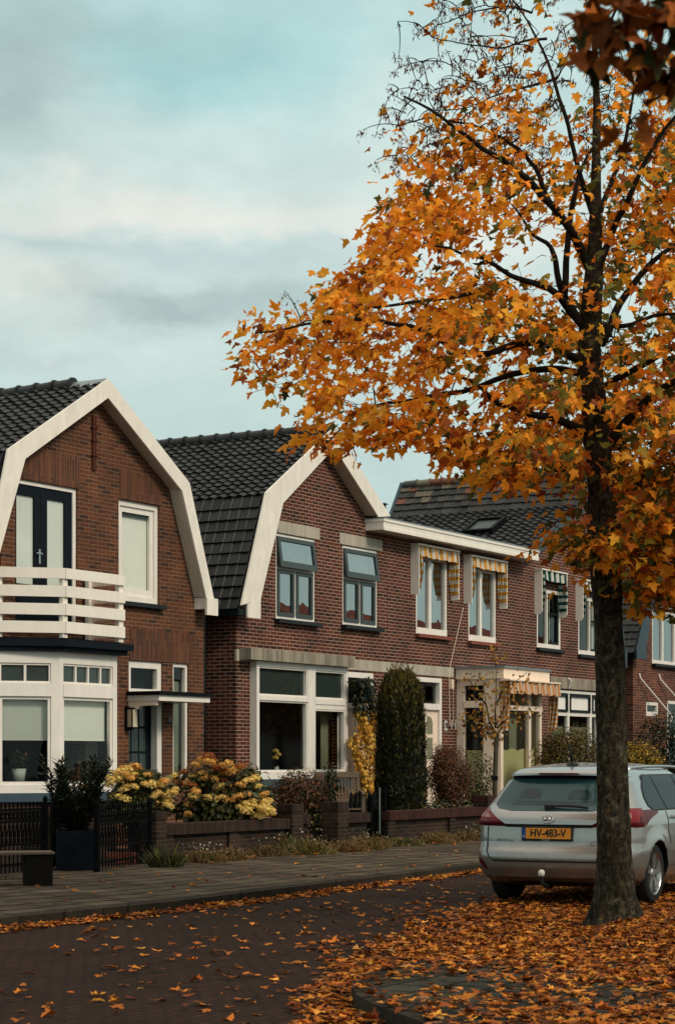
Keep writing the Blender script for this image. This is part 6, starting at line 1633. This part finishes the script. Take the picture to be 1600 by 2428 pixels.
# wheels
def wheel(sg, yc):
    w = empty('wheel', (0, 0, 0)); bpy.data.objects.remove(w)
    x0 = sg*.665; x1 = sg*.865; r = .315
    m = MB(); prof = [(.215, x0), (.285, x0), (.308, x0+sg*.02), (r, x0+sg*.05), (r, x1-sg*.05), (.308, x1-sg*.018), (.285, x1), (.218, x1-sg*.004)]
    m.lathe(prof, 40, (0, yc, r+.003), 'x'); ty = m.build('wheel', M['rubber'], car, smooth=True, angle=50)
    m = MB(); m.lathe([(.218, x1-sg*.006), (.205, x1-sg*.02), (.20, x1-sg*.10)], 40, (0, yc, r+.003), 'x')
    for k in range(10):
        a = 2*math.pi*(k//2)/5+(.16 if k % 2 else -.16)+.3
        ca, sa = math.cos(a), math.sin(a); a2 = 2*math.pi*(k//2)/5+.3
        m.bar((x1-sg*.035, yc+.05*math.cos(a2), r+.05*math.sin(a2)), (x1-sg*.022, yc+.207*ca, r+.207*sa), .034, .02, (1, 0, 0))
    m.lathe([(0, x1-sg*.018), (.05, x1-sg*.02), (.062, x1-sg*.04)], 20, (0, yc, r+.003), 'x')
    m.build('rim', M['steel'], ty, angle=40)
    MB().lathe([(0, x1-sg*.085), (.2, x1-sg*.085)], 24, (0, yc, r+.003), 'x').build('brake_shadow', M['plastic'], ty)
for sg in (-1, 1):
    for yc in (.93, 3.58): wheel(sg, yc)
MB().box(-.6, .6, .5, 4.0, .19, .26).build('underbody', M['plastic'], car)

# ================================================================== BIG MAPLE
YT = 18.35; tb = A(1457, HY, YT); tb.z = 0.0
tree = empty('maple_tree', tb, 0, 'large maple with orange autumn leaves and a dark lichened trunk before the silver car', 'tree')
mpp = YT/4780.0                                # metres per pixel of the image the limbs were traced from
def T(x, y, dy=0.0):                            # limb point traced from image pixels, at the tree's own distance
    return Vector(((x/.98-CX)/F*YT-tb.x, dy, EYE-(y/.98-HY)/F*YT))
trunk_pts = [(1431, 2160, 118), (1430, 2135, 104), (1428, 2080, 88), (1426, 2000, 80), (1422, 1850, 74), (1418, 1700, 70), (1415, 1550, 66), (1413, 1420, 64), (1411, 1340, 70), (1407, 1250, 80), (1400, 1200, 76), (1395, 1150, 58), (1391, 1080, 58), (1386, 1000, 60), (1376, 900, 54), (1368, 800, 52), (1372, 720, 50), (1378, 640, 42), (1381, 560, 32), (1382, 470, 26), (1383, 380, 21), (1386, 260, 17), (1384, 150, 14), (1378, 60, 12), (1372, -60, 9), (1378, -180, 6)]
SK = []                                         # skeleton nodes (pos, radius)
tm = MB(); cps = [T(x, y, .02*math.sin(y*.01)) for x, y, w in trunk_pts]; crs = [w*mpp/2 for x, y, w in trunk_pts]
# resample and knobble the trunk
def resample(p, r, k):
    P, R_ = [], []
    for i in range(len(p)-1):
        for j in range(k):
            t = j/k; P.append(p[i].lerp(p[i+1], t)); R_.append(r[i]+(r[i+1]-r[i])*t)
    return P+[p[-1]], R_+[r[-1]]
P, R_ = resample(cps, crs, 5); nseg = 22; rings = []
for i, (p, r) in enumerate(zip(P, R_)):
    ring = []
    for k in range(nseg):
        a = 2*math.pi*k/nseg; f = 1+.05*math.sin(3*a+p.z*1.3)+.035*math.sin(7*a+p.z*4)+.03*math.sin(11*a-p.z*9)
        if p.z < .55: f += (.55-p.z)**1.4*1.1*max(0, math.sin(5*a+.6))**1.3+.10*math.exp(-p.z/.1)
        burl = math.exp(-((p.z-2.36)/.25)**2)*.10*max(0, math.cos(a+1.2))+math.exp(-((p.z-3.15)/.18)**2)*.12*max(0, math.cos(a-2.6))
        f += burl+random.gauss(0, .012)
        ring.append(tm.pt((p.x+r*f*math.cos(a), p.y+r*f*math.sin(a), p.z)))
    rings.append(ring); SK.append((p, r))
for r0, r1 in zip(rings, rings[1:]):
    for k in range(nseg): j = (k+1) % nseg; tm.f.append([r0[k], r0[j], r1[j], r1[k]]); tm.mi.append(0)
tm.build('trunk', M['bark'], tree, smooth=True)
limbs = [
 ([(1365, 775), (1325, 720), (1285, 690), (1235, 670), (1180, 655), (1120, 625), (1060, 610), (990, 600)], 22, -.5),
 ([(1340, 740), (1312, 680), (1295, 600), (1285, 560), (1250, 530), (1215, 480), (1190, 440)], 19, .4),
 ([(1375, 635), (1345, 580), (1320, 545), (1270, 490), (1225, 440), (1180, 420), (1110, 385), (1060, 350), (990, 320), (930, 290)], 24, -.8),
 ([(1310, 690), (1320, 560), (1335, 450), (1350, 400), (1372, 340), (1400, 290), (1420, 240)], 17, .6),
 ([(1300, 520), (1270, 450), (1245, 380), (1210, 330), (1160, 290), (1100, 260), (1010, 240), (940, 245)], 14, .5),
 ([(1395, 1020), (1350, 1000), (1290, 985), (1220, 970), (1150, 955), (1090, 920), (1030, 900)], 26, -.7),
 ([(1372, 850), (1320, 825), (1250, 808), (1190, 815), (1130, 845), (1060, 850), (980, 800), (880, 790), (790, 790), (700, 810), (610, 830)], 22, -1.1),
 ([(1372, 870), (1310, 850), (1230, 850), (1120, 880), (1000, 900), (900, 910), (820, 930), (760, 990)], 20, .9),
 ([(1180, 655), (1080, 690), (980, 720), (870, 750), (800, 762), (730, 765)], 12, -1.0),
 ([(1415, 1030), (1450, 985), (1500, 930), (1560, 890), (1640, 850), (1740, 830), (1850, 850)], 26, -.5),
 ([(1395, 800), (1430, 720), (1470, 660), (1520, 600), (1580, 550), (1660, 500), (1750, 450)], 22, .5),
 ([(1392, 620), (1420, 540), (1450, 480), (1480, 410), (1520, 340), (1580, 260), (1640, 180)], 18, -.6),
 ([(1395, 760), (1420, 745), (1480, 740), (1560, 700), (1660, 690), (1780, 700)], 16, .9),
 ([(1400, 900), (1460, 870), (1540, 840), (1620, 800), (1720, 760)], 18, -.9),
 ([(1388, 500), (1420, 420), (1450, 340), (1470, 250), (1500, 140), (1540, 20)], 15, .5),
 ([(1383, 520), (1345, 400), (1320, 280), (1295, 180), (1270, 90), (1235, 20), (1180, -60)], 14, .4),
 ([(1295, 180), (1230, 185), (1170, 190), (1100, 210), (1020, 195)], 7, .7),
 ([(1270, 90), (1210, 100), (1150, 130), (1060, 125), (1000, 110)], 7, -.3),
 ([(1384, 180), (1400, 90), (1430, 20), (1460, -60)], 10, -.4),
 ([(1235, 30), (1170, 0), (1090, 15), (1020, 30)], 6, .3),
 ([(1405, 1150), (1470, 1120), (1540, 1110), (1620, 1150)], 14, -.8),
 ([(1385, 1080), (1330, 1100), (1260, 1120), (1180, 1110), (1120, 1080)], 12, -1.2),
 ([(1412, 1330), (1380, 1290), (1330, 1270), (1290, 1290)], 7, -.5), ([(1420, 1340), (1460, 1310), (1510, 1310), (1560, 1330)], 8, -.4)]
bm = MB()
for pts, w, dy in limbs:
    L = len(pts); p = [T(x, y, dy*(i/(L-1))**1.1+.05*math.sin(i*2.1)) for i, (x, y) in enumerate(pts)]
    r = [max(.005, w*mpp/2*(1-.82*(i/(L-1)))) for i in range(L)]
    # Catmull-like smoothing by resampling with jitter
    P, R_ = resample(p, r, 3); P = [q+Vector((random.gauss(0, .012), random.gauss(0, .012), random.gauss(0, .012))) if 0 < i < len(P)-1 else q for i, q in enumerate(P)]
    P2 = [P[0]]+[(P[i-1]+P[i]*2+P[i+1])/4 for i in range(1, len(P)-1)]+[P[-1]]
    bm.tube(P2, R_, 7); SK += list(zip(P2, R_))
bm.build('branch', M['twig'], tree, smooth=True)
# crown: clump centres spread through the crown's volume
CROWN = [(1600, -120), (1240, -100), (1120, 0), (1010, 20), (1000, 110), (1100, 160), (1180, 190), (1040, 215), (930, 262), (905, 330), (985, 420), (925, 455), (905, 500), (900, 560), (850, 620), (790, 650), (770, 700), (715, 690), (730, 735), (660, 765), (625, 730), (590, 760), (605, 800), (565, 850), (565, 900), (612, 885), (650, 905), (700, 880), (760, 880), (720, 950), (725, 1010), (760, 1062), (840, 1030), (870, 1062), (930, 1010), (1000, 1010), (1030, 1060), (1100, 1090), (1160, 1130), (1225, 1110), (1240, 1170), (1265, 1260), (1310, 1280), (1350, 1330), (1335, 1390), (1390, 1300), (1450, 1340), (1470, 1395), (1568, 1400), (1700, 1380), (1850, 1250), (1950, 1000), (1950, 700), (1850, 450), (1700, 250), (1650, 60)]
GAPS = [(1235, 600, 95, .93), (1170, 585, 65, .85), (1330, 640, 45, .9), (1300, 700, 40, .8), (1420, 640, 38, .8), (1480, 600, 32, .7), (1000, 640, 40, .75), (900, 690, 36, .6), (1100, 815, 55, .75), (1180, 850, 50, .8), (1080, 960, 50, .9), (1040, 900, 36, .6), (1000, 990, 36, .8), (1050, 690, 28, .5), (960, 560, 25, .5), (1450, 800, 36, .6), (1500, 760, 26, .5), (1180, 350, 30, .5), (1270, 330, 38, .6), (1090, 440, 32, .6), (1180, 520, 40, .7), (900, 850, 30, .5), (740, 850, 45, .85), (850, 700, 25, .5), (1290, 1180, 50, .8), (1340, 1230, 40, .75), (1120, 1000, 30, .5), (660, 810, 36, .8), (1220, 960, 30, .4)]
def dens(x, y):
    d = np.ones(len(x))
    for gx, gy, gr, s in GAPS: d *= 1-s*np.exp(-(((x-gx)/gr)**2+((y-gy)/(gr*.8))**2)**1.5*.7)
    d *= np.interp(y, [-100, 120, 190, 250, 380, 500, 2000], [.14, .20, .45, .75, .70, .90, 1]); d *= np.where(x < 715, .62, 1); d *= np.where((y > 860) & (y < 1120) & (x > 960) & (x < 1400), 1.35, 1)
    d *= np.where((x > 1375) & (x < 1455) & (y > 1290), .25, 1); d *= np.where((y > 1100) & (x > 1440), 1.4, 1); d *= np.where((y > 1120) & (x < 1390), .75, 1)
    return d
N0 = 60000; x = RNG.uniform(540, 1960, N0); y = RNG.uniform(-120, 1400, N0)
ok = in_poly(x, y, CROWN) & (RNG.random(N0) < dens(x, y)*.62); x, y = x[ok][:1330], y[ok][:1330]
half = np.clip(np.interp(y, [100, 400, 700, 1000, 1200, 1400], [1.2, 2.2, 3.0, 3.0, 2.2, 1.2]), 0, 3)
reach = np.interp(y, [100, 400, 700, 900, 1100, 1400], [1.5, 2.3, 3.2, 3.4, 2.6, 1.2]); dx = np.abs((x-1395)*mpp)
dep = np.sqrt(np.clip(1-(dx/np.maximum(reach, .1))**2, .06, 1))*half*.9
dy = RNG.uniform(-1, 1, len(x))*dep; dy = np.where(dx < .35, np.where(np.abs(dy) < .25, np.sign(dy+.001)*.4, dy), dy)
# keep the clump where it is seen: its place at depth dy
CC = np.array([tuple(T(a, b)) for a, b in zip(x, y)]); sc_ = (YT+dy)/YT
CC[:, 0] = (CC[:, 0]+tb.x)*sc_-tb.x; CC[:, 2] = EYE+(CC[:, 2]-EYE)*sc_; CC[:, 1] = dy
order = np.argsort(np.abs(CC[:, 0])+np.abs(CC[:, 1])*.8)
sp = np.array([tuple(p) for p, r in SK]); sr = np.array([r for p, r in SK])
sel = sp[:, 2] > 2.6; sp, sr = sp[sel], sr[sel]
tw = MB(); spl = sp.copy(); srl = sr.copy()
for i in order:
    c = CC[i]; d = np.linalg.norm((spl-c)*np.array([1, 1, .9]), axis=1)+np.where(spl[:, 2] > c[2]+.4, .25, 0); j = int(np.argmin(d)); a = Vector(spl[j]); b = Vector(c); L = (b-a).length
    if L < .05: continue
    mid = a.lerp(b, .5)+Vector((random.gauss(0, .05), random.gauss(0, .05), .06*L+random.gauss(0, .03)))
    r0 = min(srl[j]*.7, .006+.006*L); tw.tube([a, a.lerp(mid, .5)+Vector((0, 0, .015)), mid, mid.lerp(b, .5)+Vector((0, 0, .01)), b], [r0, r0*.85, r0*.7, r0*.55, .003], 5)
    spl = np.vstack([spl, np.array([tuple(mid), tuple(b)])]); srl = np.append(srl, [r0*.7, max(.0045, r0*.5)])
# leaves
per = RNG.poisson(np.interp(y, [100, 250, 420, 600], [6, 11, 15, 18])); k = np.repeat(np.arange(len(CC)), per); n = len(k)
sig = np.array([.125, .125, .085]); off = RNG.normal(0, 1, (n, 3))*sig; off = np.clip(off, -.34, .34)
pos = CC[k]+off
# leave the limbs readable: thin out the leaves right in front of them
pxl = (pos[:, 0]+tb.x)/(pos[:, 1]+YT)*F; lx_ = (CX+pxl)*.98; ly_ = (HY-(pos[:, 2]-EYE)/(pos[:, 1]+YT)*F)*.98
drop = np.zeros(n, bool)
for pts, w, dyl in limbs[:16]+[([(x_, y_) for x_, y_, w_ in trunk_pts[10:25]], 40, 0.)]:
    for (xa_, ya_), (xb_, yb_) in zip(pts, pts[1:]):
        vx_, vy_ = xb_-xa_, yb_-ya_; L2 = vx_*vx_+vy_*vy_
        t_ = np.clip(((lx_-xa_)*vx_+(ly_-ya_)*vy_)/L2, 0, 1); dd = np.hypot(lx_-xa_-t_*vx_, ly_-ya_-t_*vy_)
        drop |= (dd < w*.55+11) & (pos[:, 1] < dyl+.35)
drop &= RNG.random(n) < .86
pos, off, k = pos[~drop], off[~drop], k[~drop]; n = len(pos)
outd = off/np.linalg.norm(off, axis=1, keepdims=True)
rad_ = pos*np.array([1, 1, 0]); rad_ /= np.linalg.norm(rad_, axis=1, keepdims=True)+.01
nr = rad_*.35+outd*.35+np.array([0, 0, .75])+RNG.normal(0, .5, (n, 3)); tip = rad_*.5+outd*.5+np.array([0, 0, -.75])+RNG.normal(0, .35, (n, 3))
bright = pick([(.96, .365, .026), (.91, .30, .020), (.98, .43, .032), (.72, .19, .013), (.80, .37, .035)], [4, 4, 2.5, 2, 1.5], n, .10)
green = pick([(.17, .145, .022), (.10, .10, .020), (.30, .21, .026), (.055, .062, .016)], [3, 3, 2, 1.5], n, .15)
dred = pick([(.36, .085, .012), (.26, .06, .012)], [1, 1], n, .15)
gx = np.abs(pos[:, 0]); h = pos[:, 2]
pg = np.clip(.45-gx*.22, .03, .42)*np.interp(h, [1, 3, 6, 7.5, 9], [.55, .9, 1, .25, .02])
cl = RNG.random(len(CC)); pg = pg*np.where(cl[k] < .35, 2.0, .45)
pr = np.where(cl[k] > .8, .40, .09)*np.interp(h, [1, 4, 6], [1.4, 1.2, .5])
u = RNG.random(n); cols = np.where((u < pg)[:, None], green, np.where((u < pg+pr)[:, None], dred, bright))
size = RNG.uniform(.055, .118, n)*np.interp(h, [2, 7, 9], [1, .95, .75])
tocam = pos[:, 1] < 0
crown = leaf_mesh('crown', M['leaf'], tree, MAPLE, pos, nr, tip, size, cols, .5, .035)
# leaf stalks as fine twigs for a share of the leaves
for i in RNG.choice(n, 1500, replace=False):
    a = Vector(CC[k[i]]); b = Vector(pos[i]); tw.tube([a, b], [.003, .0022], 3, cap=False)
# bare tips with hanging seed keys in the upper left
SE = []; seeds = []
for i in range(520):
    x_ = random.uniform(900, 1600); y_ = random.choice((random.uniform(-80, 250), random.uniform(180, 420)))
    if y_ > 250 and x_ > 1250 and random.random() < .5: continue
    if x_ < 1000 and (y_ < 80): continue
    SE.append((x_, y_))
SE += [(845, 255), (870, 250), (895, 240), (880, 310), (872, 355), (872, 400), (905, 412), (898, 455), (935, 435), (920, 375), (1005, 30), (1060, 10), (1000, 110), (1020, 135), (1060, 190), (1080, 140), (1130, 95), (1150, 150), (1200, 120), (1030, 60), (610, 735), (665, 720), (640, 915)]*1
for x_, y_ in SE:
    c = T(x_, y_, random.uniform(-1, 1)*.8); d = np.linalg.norm(spl-np.array(tuple(c)), axis=1); j = int(np.argmin(d)); a = Vector(spl[j]); L = (c-a).length
    if L > 1.1 or L < .08: continue
    q_ = a.lerp(c, .5)+Vector((random.gauss(0, .03), random.gauss(0, .03), .16*L)); bz_ = [a*(1-t)**2+q_*2*t*(1-t)+c*t*t for t in (0, .2, .4, .6, .8, 1)]; mid = bz_[3]; tw.tube(bz_, [.0058, .0052, .0045, .004, .0034, .0026], 5)
    spl = np.vstack([spl, np.array([tuple(mid), tuple(c)])]); srl = np.append(srl, [.004, .0028]); seeds.append(c)
    for q in range(random.randint(1, 3)): seeds.append(mid.lerp(c, random.random())+Vector((random.gauss(0, .04), random.gauss(0, .04), -.02)))
tw.build('twig', M['twig'], tree)
S = []
for s in seeds:
    for q in range(random.randint(5, 9)): S.append((s.x+random.gauss(0, .018), s.y+random.gauss(0, .018), s.z-abs(random.gauss(.02, .02))))
S = np.array(S); n = len(S)
leaf_mesh('seed_keys', M['deadleaf'], tree, LANCE, S, rdir(n), rdir(n)*.5+np.array([0, 0, -1]), RNG.uniform(.030, .052, n), pick([(.10, .030, .016), (.16, .05, .02), (.06, .022, .014)], [3, 2, 2], n), .2)

# ================================================================== NEARER BRANCH, top right
YB = 5.9; bb = A(1700, -260, YB)
br = empty('maple_branch', bb, 0, 'dark brown maple leaves hanging into the top right corner, nearest the camera', 'branch')
def B(x, y, dy=0): return A(x/.98, y/.98, YB+dy)-bb
m = MB(); bl_ = [[(1740, -200), (1640, -60), (1568, 5), (1540, 20), (1500, 45), (1455, 80), (1420, 130), (1395, 170)], [(1640, -60), (1620, 60), (1568, 110), (1530, 150)], [(1640, -60), (1660, 150), (1600, 285), (1560, 290), (1530, 330), (1480, 328)], [(1568, 5), (1470, -30), (1400, -40), (1330, -30)], [(1620, 60), (1600, 180), (1560, 260)]]
for l in bl_:
    p = [B(x, y, .05*math.sin(i)) for i, (x, y) in enumerate(l)]; m.tube(p, [max(.0022, .0075*(1-i/len(p))) for i in range(len(p))], 6)
m.build('branch', M['twig'], br, smooth=True)
LV = [(random.uniform(1340, 1620), random.triangular(-20, 290, 60), random.uniform(.55, 1.0)) for _ in range(80)]
LV = [v for v in LV if v[1] < 60+(v[0]-1330)*.9]+[(1475, 40, 1.1), (1430, 40, .9), (1540, 20, 1.2), (1400, 75, .8), (1385, 150, 1.25), (1355, 175, 1.0), (1420, 130, 1.1), (1340, 150, .8), (1370, 120, .8), (1480, 110, .7), (1520, 90, .8), (1550, 130, .9), (1510, 150, .9), (1560, 170, 1.2), (1530, 190, .8), (1545, 215, 1.0), (1568, 240, 1.2), (1500, 70, .9), (1580, 60, 1.1), (1600, 120, 1.2), (1590, 200, 1.2), (1440, 345, .75), (1425, 370, .7), (1500, 320, .7), (1490, 300, .6), (1310, -5, .6), (1330, 0, .5), (1255, -10, .5), (1460, 75, .8), (1580, 20, 1.0), (1620, 260, 1.1), (1450, 10, .8), (1500, -10, 1.0), (1400, 20, .5), (1350, 110, .7), (1395, 185, .9), (1580, 290, .9)]
p = np.array([tuple(B(x+random.gauss(0, 6), y-30, random.uniform(-.12, .12))) for x, y, s in LV]); n = len(p)
leaf_mesh('foliage', M['deadleaf'], br, MAPLE, p, RNG.normal(0, .55, (n, 3))+np.array([.1, -.55, .45]), RNG.normal(0, .35, (n, 3))+np.array([0, -.1, -1]), np.array([s for *_, s in LV])*.108, pick([(.19, .045, .007), (.25, .066, .009), (.045, .040, .010), (.12, .032, .007)], [4, 3, 2.4, 2.5], n, .2), .6, .04)

# ================================================================== FALLEN LEAVES
LP, LD = [], []
DENSE = [(640, 2500), (660, 2379), (690, 2300), (730, 2255), (820, 2210), (880, 2190), (1000, 2150), (1050, 2120), (1120, 2095), (1200, 2060), (1300, 2040), (1450, 2035), (1700, 2050), (1800, 2120), (1800, 2500)]
n0 = 420000; X = RNG.uniform(-2.2, 6.8, n0); Yw = RNG.uniform(9.0, 27, n0)
PX = (CX+X/Yw*F)*.98; PY = (HY+EYE/Yw*F)*.98
ins = in_poly(PX, PY, DENSE)
near_ = in_poly(X, Yw, near_full)
# the swept middle of the near pavement shows its slabs
bare = np.exp(-(((PX-1090)/170)**2+((PY-2325)/34)**2))*1.0+np.exp(-(((PX-1440)/200)**2+((PY-2365)/30)**2))*.72+np.exp(-(((PX-900)/70)**2+((PY-2340)/25)**2))*.8+np.exp(-(((PX-880)/40)**2+((PY-2290)/16)**2))*.7
dn = np.where(ins, .80, 0)*(1-np.clip(bare, 0, .93))
# feather the edge: distance to the outline through shifted tests
for s_ in (25, 60):
    dn = np.where(~in_poly(PX-s_*1.2, PY-s_*.4, DENSE), dn*.62, dn)
dn = np.where(~ins, np.clip(.020+.05*np.exp(-np.clip(760-PX, 0, 900)/120.)*(PY > 2180)+.10*np.exp(-((PX-1000)/120)**2-((PY-2140)/40)**2), 0, 1), dn)
dn *= np.where((Yw > 20.5) & (X < 2.2) & ~ins, .8, 1)
dn = np.where(near_ & (PY > 2262), dn*np.interp(PX, [860, 1100, 1300], [.50, .65, .92]), dn)
keep = (RNG.random(n0) < dn*.20) & ~in_poly(X, Yw, far_poly)
X, Yw = X[keep], Yw[keep]
# drift along the far kerb
kp = []
for (a, b) in zip(KERB[1:], KERB[2:6]+[KERB[6]]):
    L = math.hypot(b[0]-a[0], b[1]-a[1])
    for _ in range(int(L*120)):
        t = random.random(); nx_, ny_ = (b[1]-a[1])/L, -(b[0]-a[0])/L; o_ = .02+abs(random.gauss(0, .14)); kp.append((a[0]+(b[0]-a[0])*t+nx_*o_, a[1]+(b[1]-a[1])*t+ny_*o_))
kp = np.array(kp); X = np.append(X, kp[:, 0]); Yw = np.append(Yw, kp[:, 1])
# loose ones on the far pavement and drifts at the weeds
n1 = 900; s1_ = RNG.uniform(-14, 12, n1); d1 = RNG.uniform(-7.0, -3.2, n1); q = np.array([tuple(hb.W(a, b))[:2] for a, b in zip(s1_, d1)]); q = q[in_poly(q[:, 0], q[:, 1], far_poly)][:170]
s2 = RNG.uniform(-6, 9, 520); d2 = -3.15-np.abs(RNG.normal(0, .20, 520)); clus = RNG.random(520) < (.25+.75*(np.sin(s2*2.3)+np.sin(s2*5.1) > .3)); q2 = np.array([tuple(hb.W(a, b))[:2] for a, b in zip(s2[clus], d2[clus])])
X = np.concatenate([X, q[:, 0], q2[:, 0]]); Yw = np.concatenate([Yw, q[:, 1], q2[:, 1]])
n = len(X); print('fallen leaves', n)
Z = ground_z(X, Yw)+.005+np.abs(RNG.normal(0, .010, n))
tilt = np.stack([RNG.normal(0, .11, n), RNG.normal(0, .11, n), np.ones(n)], 1); tip = RNG.normal(0, 1, (n, 3))*np.array([1, 1, .05])
cl_ = pick([(.40, .125, .017), (.30, .085, .014), (.50, .18, .024), (.19, .050, .012), (.55, .24, .040), (.10, .033, .012), (.34, .15, .055)], [4, 4, 2.5, 3.5, 1.2, 3, 1], n, .22)
lo_ = leaf_mesh('fallen_leaves', M['deadleaf'], None, MAPLE, np.stack([X, Yw, Z], 1), tilt, tip, RNG.uniform(.043, .092, n), cl_, .32, .022)
lo_['kind'] = 'stuff'; lo_['label'] = 'orange and brown maple leaves fallen over road, kerb and pavement'; lo_['category'] = 'leaves'
rf = []                                          # a few on the car roof
cl2 = empty('fallen_leaf', car.matrix_world @ Vector((0, 0, 0)), 0); bpy.data.objects.remove(cl2)

# ================================================================== SKY, SUN, CAMERA
w = bpy.data.worlds.new('World'); sc.world = w; w.use_nodes = True; nt = w.node_tree; nt.nodes.clear()
out = nt.nodes.new('ShaderNodeOutputWorld'); bg = nt.nodes.new('ShaderNodeBackground'); bg.inputs['Strength'].default_value = .1
SUN_EL, SUN_AZ = rad(38), math.atan2(.78, -.62)          # azimuth measured from +Y towards +X
sky = nt.nodes.new('ShaderNodeTexSky'); sky.sky_type = 'NISHITA'; sky.sun_disc = False; sky.sun_elevation = SUN_EL; sky.sun_rotation = SUN_AZ; sky.dust_density = 2; sky.ozone_density = 2
tc = nt.nodes.new('ShaderNodeTexCoord'); dirv = tc.outputs['Generated']
sp_ = N(nt, 'ShaderNodeSeparateXYZ'); nt.links.new(dirv, sp_.inputs[0])
def math_(op, a, b=None, clamp=False):
    m = N(nt, 'ShaderNodeMath', operation=op); m.use_clamp = clamp
    for i, v in enumerate((a, b)):
        if v is None: continue
        if hasattr(v, 'links'): nt.links.new(v, m.inputs[i])
        else: m.inputs[i].default_value = v
    return m.outputs[0]
# warped cloud coordinates
nz = N(nt, 'ShaderNodeTexNoise'); nz.inputs['Scale'].default_value = 9; nz.inputs['Detail'].default_value = 7; nz.inputs['Roughness'].default_value = .6
nt.links.new(stretch(nt, dirv, (1, 1, 1.8)), nz.inputs['Vector'])
ns = N(nt, 'ShaderNodeSeparateColor'); nt.links.new(nz.outputs['Color'], ns.inputs[0])
wx = math_('ADD', sp_.outputs[0], math_('MULTIPLY', math_('SUBTRACT', ns.outputs[0], .5), .13))
wz = math_('ADD', sp_.outputs[2], math_('MULTIPLY', math_('SUBTRACT', ns.outputs[1], .5), .085))
def bank(px_, py_, rx, rz, p=1.0):              # soft cloud bank around a direction of the sky
    X_, Z_ = (px_/.98-CX)/F, (HY-py_/.98)/F; L = math.sqrt(1+X_*X_+Z_*Z_); X_, Z_ = X_/L, Z_/L; rx, rz = rx/.98/F, rz/.98/F
    a = math_('DIVIDE', math_('SUBTRACT', wx, X_), rx); b = math_('DIVIDE', math_('SUBTRACT', wz, Z_), rz)
    q = math_('ADD', math_('MULTIPLY', a, a), math_('MULTIPLY', b, b)); return math_('MULTIPLY', math_('POWER', 2.718, math_('MULTIPLY', q, -1.0)), p, True)
base = ramp(nt, [(0, (.52, .63, .59)), (.12, (.50, .645, .615)), (.19, (.55, .68, .64)), (.25, (.56, .71, .68)), (.30, (.46, .67, .655)), (.345, (.45, .64, .625)), (.55, (.62, .68, .64)), (.8, (1.08, 1.0, .88)), (1, (1.3, 1.18, 1.02))], sp_.outputs[2])
c = base.outputs[0]
CREAM = (.75, .76, .70); TEAL = (.36, .61, .615); GREY = (.36, .455, .435); PALE = (.63, .745, .70); DGREY = (.36, .465, .45)
for (x_, y_, rx, rz, col, p) in ((330, 150, 330, 90, TEAL, .75), (620, 130, 260, 80, TEAL, .35), (40, 200, 170, 150, GREY, .80), (120, 60, 260, 60, GREY, .40), (420, 330, 420, 70, PALE, .6), (300, 490, 560, 75, CREAM, .95), (750, 480, 400, 60, CREAM, .6), (1200, 500, 500, 160, CREAM, .45), (330, 590, 420, 34, (.48, .61, .60), .8), (750, 580, 330, 30, (.50, .64, .62), .6), (60, 690, 230, 75, CREAM, .85), (390, 725, 230, 60, DGREY, .95), (560, 690, 150, 45, DGREY, .45), (200, 820, 200, 40, PALE, .5), (60, 850, 170, 26, (.52, .60, .57), .5), (950, 300, 300, 120, PALE, .5), (1250, 120, 300, 150, PALE, .55)):
    c = mix(nt, bank(x_, y_, rx, rz, p), c, col)
fine = N(nt, 'ShaderNodeTexNoise'); fine.inputs['Scale'].default_value = 14; fine.inputs['Detail'].default_value = 8; fine.inputs['Roughness'].default_value = .62
nt.links.new(stretch(nt, dirv, (1, 1, 1.9)), fine.inputs['Vector'])
c = mix(nt, 1, c, ramp(nt, [(.28, (.87, .89, .89)), (.72, (1.11, 1.095, 1.09))], fine.outputs[0]).outputs[0], 'MULTIPLY')
sc10 = N(nt, 'ShaderNodeVectorMath', operation='SCALE'); nt.links.new(c, sc10.inputs[0]); sc10.inputs['Scale'].default_value = 11.3
c = mix(nt, .93, sky.outputs[0], sc10.outputs[0])
nt.links.new(c, bg.inputs[0]); nt.links.new(bg.outputs[0], out.inputs[0])
sl = bpy.data.lights.new('sun', 'SUN'); sl.energy = 2.0; sl.angle = rad(14); sl.color = (1, .88, .72)
so = bpy.data.objects.new('sun', sl); COL.objects.link(so); so.location = (10, -10, 20)
d = Vector((math.sin(SUN_AZ)*math.cos(SUN_EL), math.cos(SUN_AZ)*math.cos(SUN_EL), math.sin(SUN_EL)))
so.rotation_euler = d.to_track_quat('Z', 'Y').to_euler()
cam = bpy.data.cameras.new('camera'); co = bpy.data.objects.new('camera', cam); COL.objects.link(co); sc.camera = co
co.location = (0, 0, EYE); co.rotation_euler = (math.pi/2, 0, 0)
cam.sensor_fit = 'VERTICAL'; cam.sensor_height = 36; cam.lens = 36*F/2428; cam.shift_y = (HY-1214)/2428; cam.clip_end = 3000; cam.clip_start = .1
cam.dof.use_dof = True; cam.dof.focus_distance = 25; cam.dof.aperture_fstop = 6.3
sc.view_settings.view_transform = 'Standard'; sc.view_settings.look = 'None'; sc.view_settings.exposure = 0
sc.render.engine = 'CYCLES'; sc.cycles.max_bounces = 8; sc.cycles.transparent_max_bounces = 16; sc.cycles.use_denoising = True
